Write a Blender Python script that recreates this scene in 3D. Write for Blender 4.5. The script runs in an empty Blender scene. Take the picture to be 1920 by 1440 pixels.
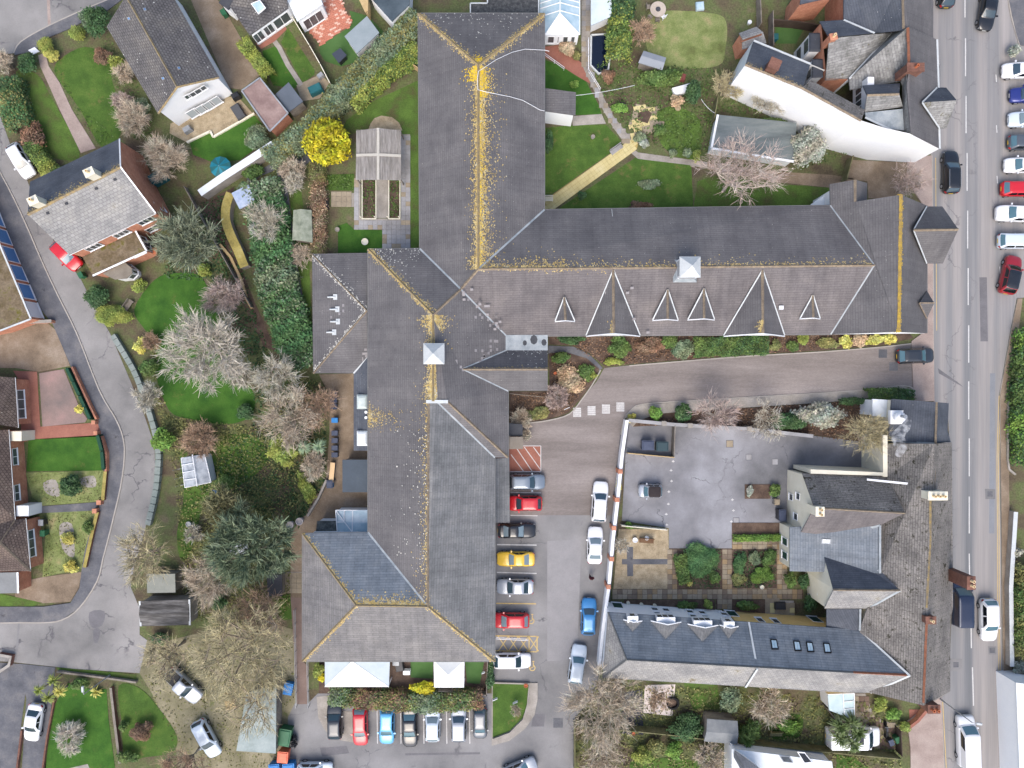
import bpy, bmesh, math, random
import numpy as np
from mathutils import Vector
rnd = random.Random(7); rng = np.random.default_rng(7)
SC = bpy.context.scene; COL = SC.collection
# ------------------------------------------------------------------ camera, sky, sun, exposure
CAMH, PPM = 85.0, 16.0                       # camera height (m); photo pixels per metre on the ground
cam = bpy.data.cameras.new('camera'); camo = bpy.data.objects.new('camera', cam); COL.objects.link(camo)
camo.location = (0, 0, CAMH); camo.rotation_euler = (0, 0, 0)
cam.sensor_fit = 'HORIZONTAL'; cam.angle = 2*math.atan(60.0/CAMH); cam.clip_start = 1; cam.clip_end = 600
SC.camera = camo
SUN_EL, SUN_AZ = math.radians(55), math.radians(190)     # azimuth clockwise from north (+Y)
wd = bpy.data.worlds.new('World'); SC.world = wd; wd.use_nodes = True
nt = wd.node_tree; nt.nodes.clear()
sk = nt.nodes.new('ShaderNodeTexSky'); sk.sky_type = 'NISHITA'; sk.sun_disc = False
sk.sun_elevation = SUN_EL; sk.sun_rotation = SUN_AZ; sk.air_density = 1.0; sk.dust_density = 4.0; sk.ozone_density = 1.0
bg = nt.nodes.new('ShaderNodeBackground'); bg.inputs[1].default_value = 0.15
ow = nt.nodes.new('ShaderNodeOutputWorld')
nt.links.new(sk.outputs[0], bg.inputs[0]); nt.links.new(bg.outputs[0], ow.inputs[0])
sl = bpy.data.lights.new('sun', 'SUN'); sl.energy = 0.95; sl.angle = math.radians(45); sl.color = (1.0, 0.975, 0.94)
slo = bpy.data.objects.new('sun', sl); COL.objects.link(slo); slo.location = (0, -40, 120)
sdir = Vector((math.sin(SUN_AZ)*math.cos(SUN_EL), math.cos(SUN_AZ)*math.cos(SUN_EL), math.sin(SUN_EL)))
slo.rotation_euler = sdir.to_track_quat('Z', 'Y').to_euler()
vs = SC.view_settings; vs.view_transform = 'Standard'; vs.look = 'None'; vs.gamma = 1; vs.use_curve_mapping = False
vs.exposure = 1.0
SC.cycles.max_bounces = 5; SC.cycles.diffuse_bounces = 2; SC.cycles.glossy_bounces = 2; SC.cycles.transparent_max_bounces = 8
SC.cycles.volume_bounces = 4; SC.cycles.use_denoising = True
KEXP = 1.30                                   # photo brightness of a white surface: photo colour / KEXP = base colour

# ------------------------------------------------------------------ helpers
def W(px, py, z=0.0):
    """a point of the photograph at a known height above the ground"""
    k = (CAMH-z)/CAMH/PPM
    return Vector(((px-960)*k, (720-py)*k, z))
def P3(p): return W(p[0], p[1], p[2] if len(p) > 2 else 0.0)
def plane_z(face, px, py):
    """height where the sight line through a pixel meets the plane of a roof face"""
    a, b, c = [P3(p) for p in face[:3]]
    n = (b-a).cross(c-a); o = Vector((0, 0, CAMH)); d = W(px, py)-o
    t = (a-o).dot(n)/d.dot(n)
    return (o+d*t).z
OFF = {}
def tagit(o, label=None, cat=None, group=None, kind=None):
    if label: o['label'] = label
    if cat: o['category'] = cat
    if group: o['group'] = group
    if kind: o['kind'] = kind
    return o
def thing(name, label, cat, loc, group=None):
    o = bpy.data.objects.new(name, None); COL.objects.link(o); o.location = loc; OFF[o] = Vector(loc)
    o.empty_display_size = 0.3
    return tagit(o, label, cat, group)
def link(name, me, mat, par=None, label=None, cat=None, group=None, kind=None):
    o = bpy.data.objects.new(name, me); COL.objects.link(o)
    if mat is not None and not me.materials:
        for m in (mat if isinstance(mat, (list, tuple)) else [mat]): me.materials.append(m)
    if par is not None: o.parent = par; OFF[o] = OFF[par]
    return tagit(o, label, cat, group, kind)
def face_uv(me, smooth=False):
    uvl = me.uv_layers.new(name='UVMap').data
    vs_ = me.vertices
    for p in me.polygons:
        n = p.normal
        al = Vector((-n.y, n.x, 0))
        if al.length < 1e-4: al = Vector((1, 0, 0))
        al.normalize(); up = n.cross(al)
        for li in p.loop_indices:
            co = vs_[me.loops[li].vertex_index].co
            uvl[li].uv = (co.dot(al), co.dot(up))
def mk(name, V, F, mat, par=None, uv=False, smooth=False, mi=None, **kw):
    V = [Vector(v) for v in V]
    if par is not None: off = OFF[par]
    else:
        xs = [v.x for v in V]; ys = [v.y for v in V]
        off = Vector(((min(xs)+max(xs))/2, (min(ys)+max(ys))/2, min(v.z for v in V)))
    me = bpy.data.meshes.new(name)
    me.from_pydata([tuple(v-off) for v in V], [], F); me.update()
    if uv: face_uv(me)
    if smooth: me.polygons.foreach_set('use_smooth', [True]*len(me.polygons))
    o = link(name, me, mat, par, **kw)
    if par is None: o.location = off; OFF[o] = off
    if mi is not None: me.polygons.foreach_set('material_index', mi)
    return o
def catmull(pts, n=6, closed=True):
    out = []; N = len(pts)
    for i in range(N if closed else N-1):
        g = (lambda k: pts[k % N]) if closed else (lambda k: pts[min(max(k, 0), N-1)])
        p0, p1, p2, p3 = g(i-1), g(i), g(i+1), g(i+2)
        for k in range(n):
            t = k/n
            out.append(tuple(0.5*((2*b)+(-a+c)*t+(2*a-5*b+4*c-d)*t*t+(-a+3*b-3*c+d)*t**3) for a, b, c, d in zip(p0, p1, p2, p3)))
    if not closed: out.append(tuple(pts[-1]))
    return out
def area2(pts): return sum(a[0]*b[1]-b[0]*a[1] for a, b in zip(pts, pts[1:]+pts[:1]))
def inside(pt, poly):
    x, y = pt; r = False; j = len(poly)-1
    for i in range(len(poly)):
        xi, yi = poly[i][:2]; xj, yj = poly[j][:2]
        if (yi > y) != (yj > y) and x < (xj-xi)*(y-yi)/(yj-yi+1e-12)+xi: r = not r
        j = i
    return r
ZC = [0]
def sheet(name, pts, mat, z, thick=0.0, smooth=0, par=None, **kw):
    """a flat polygon of ground given in photo pixels; thick > 0 gives it a real edge (kerb)"""
    if smooth: pts = catmull(pts, smooth)
    w = [W(p[0], p[1]) for p in pts]
    w = [Vector((v.x, v.y, z)) for v in w]
    if area2([(v.x, v.y) for v in w]) < 0: w.reverse()
    n = len(w); F = [list(range(n))]; V = list(w)
    if thick:
        V += [Vector((v.x, v.y, z-thick)) for v in w]
        F += [[i, n+i, n+(i+1) % n, (i+1) % n] for i in range(n)]
    if par is None and 'kind' not in kw: kw['kind'] = 'structure'
    return mk(name, V, F, mat, par, uv=False, **kw)
def offset_poly(pts, d):
    """inset (d > 0) of a counter-clockwise polygon of 2-D points"""
    n = len(pts); out = []
    for i in range(n):
        a, b, c = Vector(pts[i-1][:2]), Vector(pts[i][:2]), Vector(pts[(i+1) % n][:2])
        e1 = (b-a).normalized() if (b-a).length > 1e-6 else (c-b).normalized(); e2 = (c-b).normalized()
        n1 = Vector((-e1.y, e1.x)); n2 = Vector((-e2.y, e2.x))
        m = n1+n2
        m = n1 if m.length < 1e-3 else m/max(0.35, m.dot(n1))
        out.append(b+m*d)
    return out
def strip(pts, w, closed=False):
    """left and right edge of a line of world points, for kerbs and walls"""
    L, R = [], []; n = len(pts)
    for i in range(n):
        a = pts[max(i-1, 0)]; c = pts[min(i+1, n-1)]
        d = Vector((c.x-a.x, c.y-a.y)); d = d.normalized() if d.length > 0 else Vector((1, 0))
        nn = Vector((-d.y, d.x, 0))*w/2
        L.append(pts[i]+nn); R.append(pts[i]-nn)
    return L, R
def ribbon(name, pts, w, z, mat, par=None, h=0.0, smooth=0, **kw):
    """a line on the ground (h = 0) or a low wall / kerb of height h, in photo pixels"""
    if smooth: pts = catmull(pts, smooth, False)
    c = [W(p[0], p[1]) for p in pts]
    L, R = strip(c, w); n = len(c)
    V = [Vector((v.x, v.y, z+h)) for v in L+R]
    F = [[i, n+i, n+i+1, i+1] for i in range(n-1)]
    if h:
        V += [Vector((v.x, v.y, z)) for v in L+R]
        F += [[i+1, 2*n+i+1, 2*n+i, i] for i in range(n-1)] + [[n+i, 3*n+i, 3*n+i+1, n+i+1] for i in range(n-1)]
        F += [[0, 2*n, 3*n, n], [n-1, 2*n-1, 4*n-1, 3*n-1]]
    return mk(name, V, F, mat, par, uv=True, **kw)
def boxV(c, sx, sy, sz, rz=0, taper=1.0):
    """8 corners of a box standing on c"""
    ca, sa = math.cos(rz), math.sin(rz); V = []
    for z, t in ((0, 1), (sz, taper)):
        for x, y in ((-1, -1), (1, -1), (1, 1), (-1, 1)):
            X, Y = x*sx/2*t, y*sy/2*t
            V.append(Vector((c[0]+X*ca-Y*sa, c[1]+X*sa+Y*ca, c[2]+z)))
    return V
BF = [[3, 2, 1, 0], [4, 5, 6, 7], [0, 1, 5, 4], [1, 2, 6, 5], [2, 3, 7, 6], [3, 0, 4, 7]]
class MB:
    """collects simple solids into one mesh"""
    def __init__(s): s.V = []; s.F = []
    def add(s, V, F):
        o = len(s.V); s.V += list(V); s.F += [[i+o for i in f] for f in F]; return s
    def box(s, c, sx, sy, sz, rz=0, taper=1.0): return s.add(boxV(c, sx, sy, sz, rz, taper), BF)
    def tube(s, a, b, r0, r1=None, n=6, cap=True):
        a, b = Vector(a), Vector(b); r1 = r0 if r1 is None else r1
        d = (b-a); d = d.normalized() if d.length > 1e-9 else Vector((0, 0, 1))
        u = d.orthogonal().normalized(); v = d.cross(u)
        V = [a+(u*math.cos(2*math.pi*i/n)+v*math.sin(2*math.pi*i/n))*r0 for i in range(n)]
        V += [b+(u*math.cos(2*math.pi*i/n)+v*math.sin(2*math.pi*i/n))*r1 for i in range(n)]
        F = [[i, (i+1) % n, n+(i+1) % n, n+i] for i in range(n)]
        if cap: F += [list(range(n))[::-1], list(range(n, 2*n))]
        return s.add(V, F)
    def prism(s, poly, z0, z1):
        n = len(poly)
        if area2([(p[0], p[1]) for p in poly]) < 0: poly = list(poly)[::-1]
        V = [Vector((p[0], p[1], z0)) for p in poly]+[Vector((p[0], p[1], z1)) for p in poly]
        return s.add(V, [list(range(n))[::-1], list(range(n, 2*n))]+[[i, (i+1) % n, n+(i+1) % n, n+i] for i in range(n)])
    def lathe(s, c, prof, n=12):
        c = Vector(c); k = len(prof); V = []
        for r, z in prof:
            V += [c+Vector((r*math.cos(2*math.pi*i/n), r*math.sin(2*math.pi*i/n), z)) for i in range(n)]
        F = [[j*n+i, j*n+(i+1) % n, (j+1)*n+(i+1) % n, (j+1)*n+i] for j in range(k-1) for i in range(n)]
        F += [list(range(n))[::-1], [(k-1)*n+i for i in range(n)]]
        return s.add(V, F)
    def build(s, name, mat, par=None, **kw): return mk(name, s.V, s.F, mat, par, **kw)

# ------------------------------------------------------------------ materials
def lin(r, g, b, k=None):
    k = KEXP if k is None else k
    f = lambda c: (c/255/12.92 if c <= 10 else ((c/255+0.055)/1.055)**2.4)/k
    return tuple(min(0.85, f(c)) for c in (r, g, b))
MATS = {}
def mat(name, cols, scale=0.6, rough=0.85, fine=0.18, fscale=9.0, stretch=(1, 1, 1), bump=0.0, bscale=30.0, spec=0.25,
        metal=0.0, brick=None, specks=None, moss=None, tint=False, coat=0.0, streak=None, contrast=(0.3, 0.7), alpha=None, rgbs=False, trans=0.0, cracks=None):
    if name in MATS: return MATS[name]
    m = bpy.data.materials.new(name); MATS[name] = m; m.use_nodes = True
    t = m.node_tree; N = t.nodes; L = t.links; N.clear()
    out = N.new('ShaderNodeOutputMaterial'); b = N.new('ShaderNodeBsdfPrincipled'); L.new(b.outputs[0], out.inputs[0])
    b.inputs['Roughness'].default_value = rough; b.inputs['Metallic'].default_value = metal
    b.inputs['Specular IOR Level'].default_value = spec
    if coat: b.inputs['Coat Weight'].default_value = coat; b.inputs['Coat Roughness'].default_value = 0.05
    if trans: b.inputs['Transmission Weight'].default_value = trans
    if alpha is not None: b.inputs['Alpha'].default_value = alpha
    cols = [c if rgbs else lin(*c) for c in cols]
    if len(cols) == 1 and fine == 0 and not (brick or specks or moss or tint):
        b.inputs['Base Color'].default_value = (*cols[0], 1); return m
    geo = N.new('ShaderNodeNewGeometry')
    mp = N.new('ShaderNodeMapping'); mp.inputs['Scale'].default_value = stretch
    L.new(geo.outputs['Position'], mp.inputs['Vector'])
    def noise(sc, det=4.0, src=None, ro=0.6):
        n = N.new('ShaderNodeTexNoise'); n.inputs['Scale'].default_value = sc; n.inputs['Detail'].default_value = det
        n.inputs['Roughness'].default_value = ro; L.new(src or mp.outputs[0], n.inputs['Vector']); return n.outputs[0]
    def rng_(x, a, c, d=0.0, e=1.0):
        r = N.new('ShaderNodeMapRange'); r.inputs[1].default_value = a; r.inputs[2].default_value = c
        r.inputs[3].default_value = d; r.inputs[4].default_value = e; L.new(x, r.inputs[0]); return r.outputs[0]
    def mix(f, a, c, mode='MIX'):
        x = N.new('ShaderNodeMix'); x.data_type = 'RGBA'; x.blend_type = mode
        for sck, v in ((x.inputs[0], f), (x.inputs[6], a), (x.inputs[7], c)):
            if isinstance(v, tuple): sck.default_value = (*v, 1)
            elif isinstance(v, (int, float)): sck.default_value = v
            else: L.new(v, sck)
        return x.outputs[2]
    if len(cols) == 1: col = mix(0.0, cols[0], cols[0])
    else:
        cr = N.new('ShaderNodeValToRGB'); e = cr.color_ramp.elements
        k = len(cols)
        for i, c in enumerate(cols):
            pos = contrast[0]+(contrast[1]-contrast[0])*i/(k-1)
            el = e[i] if i < 2 else e.new(pos)
            el.position = pos; el.color = (*c, 1)
        L.new(noise(scale, 6.0), cr.inputs[0]); col = cr.outputs[0]
    if brick:
        bw, bh, ms, amp, mcol = brick
        uv = N.new('ShaderNodeUVMap'); uv.uv_map = 'UVMap'
        bt = N.new('ShaderNodeTexBrick'); L.new(uv.outputs[0], bt.inputs['Vector'])
        bt.inputs['Scale'].default_value = 1.0; bt.inputs['Brick Width'].default_value = bw; bt.inputs['Row Height'].default_value = bh
        bt.inputs['Mortar Size'].default_value = ms; bt.inputs['Mortar Smooth'].default_value = 0.3
        bt.inputs['Color1'].default_value = (1-amp,)*3+(1,); bt.inputs['Color2'].default_value = (1+amp,)*3+(1,)
        bt.inputs['Mortar'].default_value = (*mcol, 1)
        col = mix(1.0, col, bt.outputs[0], 'MULTIPLY')
    if streak:
        uv2 = N.new('ShaderNodeUVMap'); uv2.uv_map = 'UVMap'; m2 = N.new('ShaderNodeMapping')
        m2.inputs['Scale'].default_value = (1.6, 0.12, 1); L.new(uv2.outputs[0], m2.inputs['Vector'])
        s = noise(1.0, 4.0, m2.outputs[0])
        col = mix(1.0, col, rng_(s, 0.25, 0.75, 1-streak, 1+streak), 'MULTIPLY')
    if fine:
        col = mix(1.0, col, rng_(noise(fscale, 3.0), 0.25, 0.75, 1-fine, 1+fine), 'MULTIPLY')
    if moss:
        mc, msc, mt = moss
        col = mix(rng_(noise(msc, 8.0, ro=0.75), mt, mt+0.08), col, lin(*mc))
    if cracks:
        cs, cw, cc = cracks
        nv = N.new('ShaderNodeTexNoise'); nv.inputs['Scale'].default_value = 1.2; nv.inputs['Detail'].default_value = 3.0; L.new(geo.outputs['Position'], nv.inputs['Vector'])
        vm = N.new('ShaderNodeVectorMath'); vm.operation = 'MULTIPLY_ADD'; L.new(nv.outputs['Color'], vm.inputs[0]); vm.inputs[1].default_value = (1.6, 1.6, 0); L.new(geo.outputs['Position'], vm.inputs[2])
        vc = N.new('ShaderNodeTexVoronoi'); vc.feature = 'DISTANCE_TO_EDGE'; vc.inputs['Scale'].default_value = cs; L.new(vm.outputs[0], vc.inputs['Vector'])
        cm = N.new('ShaderNodeMath'); cm.operation = 'MULTIPLY'; L.new(rng_(vc.outputs['Distance'], 0.0, cw, 1.0, 0.0), cm.inputs[0]); L.new(rng_(noise(0.22, 3.0), 0.5, 0.62), cm.inputs[1])
        col = mix(cm.outputs[0], col, lin(*cc))
    if specks:
        sc_, ssc, th = specks
        vo = N.new('ShaderNodeTexVoronoi'); vo.inputs['Scale'].default_value = ssc; L.new(geo.outputs['Position'], vo.inputs['Vector'])
        nz = noise(0.35, 3.0)
        sub = N.new('ShaderNodeMath'); sub.operation = 'MULTIPLY'; L.new(rng_(nz, 0.3, 0.75, 0.2, 1.6), sub.inputs[0]); sub.inputs[1].default_value = th
        lt = N.new('ShaderNodeMath'); lt.operation = 'LESS_THAN'; L.new(vo.outputs['Distance'], lt.inputs[0]); L.new(sub.outputs[0], lt.inputs[1])
        col = mix(lt.outputs[0], col, lin(*sc_))
    if tint:
        at = N.new('ShaderNodeAttribute'); at.attribute_name = 'tint'
        col = mix(1.0, col, at.outputs['Color'], 'MULTIPLY')
    L.new(col, b.inputs['Base Color'])
    if bump:
        bp = N.new('ShaderNodeBump'); bp.inputs['Strength'].default_value = bump; bp.inputs['Distance'].default_value = 0.05
        L.new(noise(bscale, 4.0), bp.inputs['Height']); L.new(bp.outputs[0], b.inputs['Normal'])
    return m
SL = (0.66, 0.66, 0.68)
# roofs
M_slate = mat('slate_main', [(95, 93, 95), (106, 104, 105), (118, 115, 115)], 0.3, 0.75, 0.12, 6, brick=(1.4, 0.27, 0.02, 0.05, SL), streak=0.10, specks=((190, 188, 180), 2.2, 0.055))
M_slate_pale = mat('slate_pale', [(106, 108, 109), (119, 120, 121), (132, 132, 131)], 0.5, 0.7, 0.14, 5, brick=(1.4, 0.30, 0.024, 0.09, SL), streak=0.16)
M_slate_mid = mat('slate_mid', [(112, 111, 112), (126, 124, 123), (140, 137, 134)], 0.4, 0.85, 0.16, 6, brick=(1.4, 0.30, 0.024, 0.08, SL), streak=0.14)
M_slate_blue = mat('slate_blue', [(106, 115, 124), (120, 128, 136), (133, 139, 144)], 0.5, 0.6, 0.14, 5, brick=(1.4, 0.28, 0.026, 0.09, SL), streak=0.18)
M_slate_sunlit = mat('slate_sunlit', [(100, 96, 97), (113, 108, 108), (126, 120, 118)], 0.35, 0.85, 0.14, 6, brick=(1.4, 0.27, 0.02, 0.05, SL), streak=0.16)  # lighter, warmer copy of the main slate: south-side sunlight put into the colour
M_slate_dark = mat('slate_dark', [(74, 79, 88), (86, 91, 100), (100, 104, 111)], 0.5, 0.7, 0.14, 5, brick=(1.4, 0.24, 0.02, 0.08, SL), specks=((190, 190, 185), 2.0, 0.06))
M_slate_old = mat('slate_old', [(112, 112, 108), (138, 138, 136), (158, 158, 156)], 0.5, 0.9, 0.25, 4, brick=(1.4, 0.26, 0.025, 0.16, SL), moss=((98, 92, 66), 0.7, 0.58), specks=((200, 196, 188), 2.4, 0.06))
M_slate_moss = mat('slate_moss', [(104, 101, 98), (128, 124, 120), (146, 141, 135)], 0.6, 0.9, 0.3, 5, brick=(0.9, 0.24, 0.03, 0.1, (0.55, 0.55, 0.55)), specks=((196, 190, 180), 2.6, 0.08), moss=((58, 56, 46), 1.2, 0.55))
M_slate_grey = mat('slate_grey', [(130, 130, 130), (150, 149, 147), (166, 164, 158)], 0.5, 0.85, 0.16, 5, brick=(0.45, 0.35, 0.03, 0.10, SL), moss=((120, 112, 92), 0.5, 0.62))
M_tile_brown = mat('tile_brown', [(88, 76, 72), (104, 92, 86), (122, 108, 98)], 0.5, 0.9, 0.2, 6, brick=(0.32, 0.30, 0.03, 0.16, (0.35, 0.33, 0.33)), specks=((200, 192, 176), 2.0, 0.09))
M_tile_grey = mat('tile_grey', [(92, 90, 92), (106, 104, 104), (122, 118, 114)], 0.5, 0.9, 0.2, 6, brick=(0.36, 0.30, 0.03, 0.14, (0.4, 0.4, 0.4)), specks=((205, 205, 200), 1.7, 0.10))
M_flat_moss = mat('felt_moss', [(96, 84, 58), (118, 104, 84), (140, 128, 110)], 0.9, 0.95, 0.3, 5, moss=((98, 92, 36), 0.45, 0.55))
M_felt = mat('felt_dark', [(56, 58, 64), (70, 72, 78), (84, 86, 90)], 0.5, 0.85, 0.12, 6)
M_felt_tan = mat('felt_tan', [(120, 98, 96), (150, 128, 122), (172, 152, 146)], 0.35, 0.9, 0.14, 4, moss=((86, 72, 66), 0.5, 0.62))
M_lead = mat('lead', [(132, 142, 148), (158, 166, 170), (176, 182, 184)], 1.2, 0.5, 0.1, 8, spec=0.4)
M_lead_pale = mat('lead_pale', [(190, 196, 198), (210, 214, 214)], 1.0, 0.5, 0.06, 8)
M_ridge = mat('ridge_tile', [(122, 110, 98), (142, 128, 110), (162, 146, 122)], 2.0, 0.9, 0.2, 9)
M_ridge_yel = mat('ridge_lichen', [(134, 122, 106), (154, 138, 108), (178, 154, 100)], 2.5, 0.9, 0.2, 9)
M_ridge_gold = mat('ridge_gold', [(140, 124, 98), (184, 154, 82), (214, 180, 68)], 2.5, .9, .2, 9)
M_ridge_red = mat('ridge_red', [(140, 92, 70), (166, 112, 88)], 2.0, 0.9, 0.2, 9)
M_lichen_y = mat('lichen_yellow', [(206, 170, 44), (226, 190, 48), (228, 198, 84)], 3.0, 0.95, 0.15, 12, tint=True)
M_lichen = mat('lichen', [(150, 136, 100), (186, 160, 98), (198, 178, 124), (190, 184, 162)], 2.0, 0.95, 0.15, 12, tint=True)
# walls
M_white = mat('render_white', [(246, 249, 252), (252, 254, 255)], 0.8, 0.8, 0.03, 6)
M_cream = mat('render_cream', [(228, 222, 200), (240, 235, 216)], 0.8, 0.8, 0.04, 6)
M_yellow = mat('render_yellow', [(224, 188, 122), (236, 204, 140)], 0.8, 0.8, 0.05, 6)
M_brick = mat('brick_red', [(176, 118, 94), (192, 134, 108), (204, 148, 120)], 1.2, 0.9, 0.14, 8, brick=(0.225, 0.075, 0.01, 0.16, (1.1, 1.1, 1.1)))
M_brick_dk = mat('brick_dark', [(104, 74, 64), (120, 86, 74), (136, 98, 86)], 1.2, 0.9, 0.14, 8, brick=(0.225, 0.075, 0.01, 0.16, (1.1, 1.1, 1.1)))
M_upvc = mat('white_frame', [(244, 246, 248)], fine=0, rough=0.35, spec=0.5)
M_glass = mat('window_glass', [(62, 68, 72), (96, 102, 106)], 0.9, 0.08, 0.1, 3, spec=0.6)
M_glass_sky = mat('roof_glass', [(150, 180, 196), (176, 200, 212), (196, 214, 222)], 0.8, 0.12, 0.05, 3, spec=0.6)
M_glass_white = mat('opal_sheet', [(222, 230, 234), (238, 242, 244)], 0.5, 0.3, 0.03, 3)
M_door_green = mat('door_green', [(30, 70, 62)], fine=0.05, rough=0.5)
M_door_blue = mat('door_blue', [(86, 138, 196), (104, 154, 210)], 0.8, 0.5, 0.06, 5)
M_pot = mat('chimney_pot', [(226, 198, 150), (240, 216, 176)], 2, 0.8, 0.08, 8)
M_terra = mat('terracotta', [(176, 98, 66), (196, 120, 86)], 2, 0.85, 0.1, 8)
# ground
M_ground = mat('garden_earth', [(82, 70, 60), (98, 90, 70), (96, 106, 66), (114, 106, 84)], 0.35, 0.95, 0.35, 5, bump=0.5, bscale=14)
M_soil = mat('soil', [(74, 61, 54), (94, 78, 68), (114, 97, 84)], 1.0, 0.95, 0.3, 9, bump=0.5, bscale=20)
M_lawn = mat('lawn', [(64, 90, 42), (78, 106, 48), (94, 118, 56)], 0.6, 0.9, 0.22, 9, bump=0.5, bscale=40, spec=0.1, moss=((108, 108, 64), .5, .57))
M_lawn_dk = mat('lawn_deep', [(54, 90, 38), (66, 104, 42), (78, 114, 48)], 0.6, 0.9, 0.18, 10, moss=((96, 106, 56), .45, .58), bump=0.4, bscale=40, spec=0.1)
M_lawn_rough = mat('lawn_rough', [(104, 112, 68), (120, 132, 80), (136, 144, 94), (158, 148, 108)], 0.6, 0.95, 0.25, 9, bump=0.5, bscale=30, spec=0.1)
M_lawn_mix = mat('lawn_mossy', [(88, 86, 58), (84, 108, 52), (96, 124, 58)], 0.55, 0.9, 0.25, 8, bump=0.5, bscale=36, spec=0.1)
M_turf = mat('artificial_turf', [(66, 100, 50), (84, 118, 66)], 0.5, 0.9, 0.08, 10)
M_road = mat('road_asphalt', [(116, 118, 121), (136, 136, 137), (152, 148, 146), (164, 159, 156)], 0.55, 0.85, 0.08, 12, stretch=(1, 0.02, 1), bump=0.2, bscale=60, contrast=(.32, .68), cracks=(.16, .012, (112, 110, 112)))
M_side = mat('side_road_asphalt', [(114, 113, 112), (142, 140, 138), (162, 159, 157)], 0.12, 0.88, 0.08, 10, bump=0.2, bscale=60, moss=((104, 102, 106), 0.5, 0.64), cracks=(.3, .03, (96, 94, 98)))
M_dark = mat('pavement_tarmac', [(84, 86, 92), (102, 103, 108), (124, 122, 122)], 0.5, 0.85, 0.14, 6, moss=((62, 62, 64), 0.6, 0.62))
M_park = mat('car_park_asphalt', [(110, 110, 111), (133, 132, 132), (151, 150, 150)], 0.14, 0.85, 0.08, 10, bump=0.2, bscale=60, moss=((98, 97, 100), 1.0, 0.66), cracks=(.22, .02, (94, 93, 97)))
M_court = mat('courtyard_asphalt', [(100, 101, 104), (132, 132, 136), (158, 159, 164)], 0.11, 0.8, 0.08, 10, contrast=(0.34, 0.66), cracks=(.22, .015, (84, 84, 86)), moss=((84, 86, 92), .5, .66))
M_pave = mat('pavement_pink', [(150, 134, 126), (166, 150, 142), (178, 164, 154)], 0.5, 0.9, 0.12, 8)
M_conc = mat('concrete', [(138, 132, 124), (158, 152, 144), (176, 170, 162)], 0.6, 0.9, 0.14, 8)
M_kerb = mat('kerb_stone', [(160, 154, 146), (178, 172, 164)], 0.8, 0.9, 0.1, 8)
M_gravel = mat('gravel', [(146, 132, 108), (172, 156, 128), (190, 176, 150)], 1.2, 0.95, 0.3, 14, bump=0.6, bscale=30)
M_dirt = mat('drive_dirt', [(112, 98, 82), (138, 122, 104), (160, 146, 130)], 0.35, 0.95, 0.2, 8, bump=0.3, bscale=24)
M_block = mat('block_paving', [(118, 111, 107), (138, 130, 126), (156, 148, 144)], 0.35, 0.85, 0.08, 8, stretch=(.12, 1, 1), brick=(0.2, 0.1, 0.008, 0.08, (0.72, 0.7, 0.7)))
M_red_pave = mat('red_paving', [(146, 96, 82), (164, 112, 96)], 0.6, 0.9, 0.12, 8)
M_slab = mat('paving_slab', [(140, 128, 110), (156, 144, 124), (170, 158, 138)], 0.5, 0.9, 0.12, 6)
M_slab_grey = mat('paving_slab_grey', [(134, 132, 132), (158, 157, 158), (176, 176, 178)], 0.3, 0.9, 0.1, 6)
M_slab_yel = mat('paving_slab_yellow', [(196, 180, 126), (210, 196, 142), (220, 208, 160)], 0.5, 0.9, 0.08, 6)
M_paint = mat('road_paint', [(196, 194, 192), (214, 213, 211)], 1.0, 0.7, 0.2, 10)
M_paint_yel = mat('road_paint_yellow', [(196, 168, 104), (210, 184, 124)], 1.0, 0.7, 0.15, 10)
M_water = mat('pond_water', [(14, 24, 44)], fine=0, rough=0.05, spec=0.5)
# timber, metal, plastic
M_wood = mat('weathered_wood', [(112, 104, 96), (136, 128, 118), (156, 148, 138)], 1.0, 0.9, 0.2, 10)
M_wood_tan = mat('tan_wood', [(186, 160, 116), (206, 180, 134)], 1.0, 0.85, 0.12, 10)
M_wood_moss = mat('mossy_wood', [(104, 104, 70), (124, 122, 88), (140, 134, 104)], 1.0, 0.95, 0.2, 10)
M_sheet = mat('corrugated_sheet', [(128, 124, 118), (150, 146, 142), (172, 168, 164)], 1.4, 0.9, 0.25, 6, stretch=(3, 0.3, 1))
M_metal = mat('galvanised', [(150, 154, 158), (176, 180, 184)], 1.0, 0.45, 0.06, 8, metal=0.3)
M_black = mat('black_plastic', [(34, 36, 42), (48, 50, 56)], 1.5, 0.45, 0.08, 8, spec=0.4)
M_navy = mat('navy_lid', [(64, 72, 92), (80, 88, 108)], 1.5, 0.4, 0.08, 8)
M_green_pl = mat('green_plastic', [(44, 96, 66), (58, 112, 80)], 1.5, 0.5, 0.06, 8)
M_blue_pl = mat('blue_plastic', [(44, 122, 190), (62, 140, 208)], 1.5, 0.5, 0.06, 8)
M_orange_pl = mat('orange_plastic', [(226, 112, 84), (240, 132, 100)], 1.5, 0.5, 0.06, 8)
M_teal = mat('teal_cover', [(28, 110, 128), (40, 132, 150)], 0.8, 0.6, 0.06, 5)
M_teal_dk = mat('dark_teal', [(34, 92, 98), (46, 108, 114)], 0.8, 0.6, 0.06, 5)
M_canvas = mat('white_canvas', [(236, 240, 242), (248, 250, 250)], 0.5, 0.6, 0.03, 4)
M_yelmoss = mat('yellow_moss_cap', [(136, 124, 74), (162, 148, 84), (176, 164, 106)], 1.0, 0.95, 0.2, 8)
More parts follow.
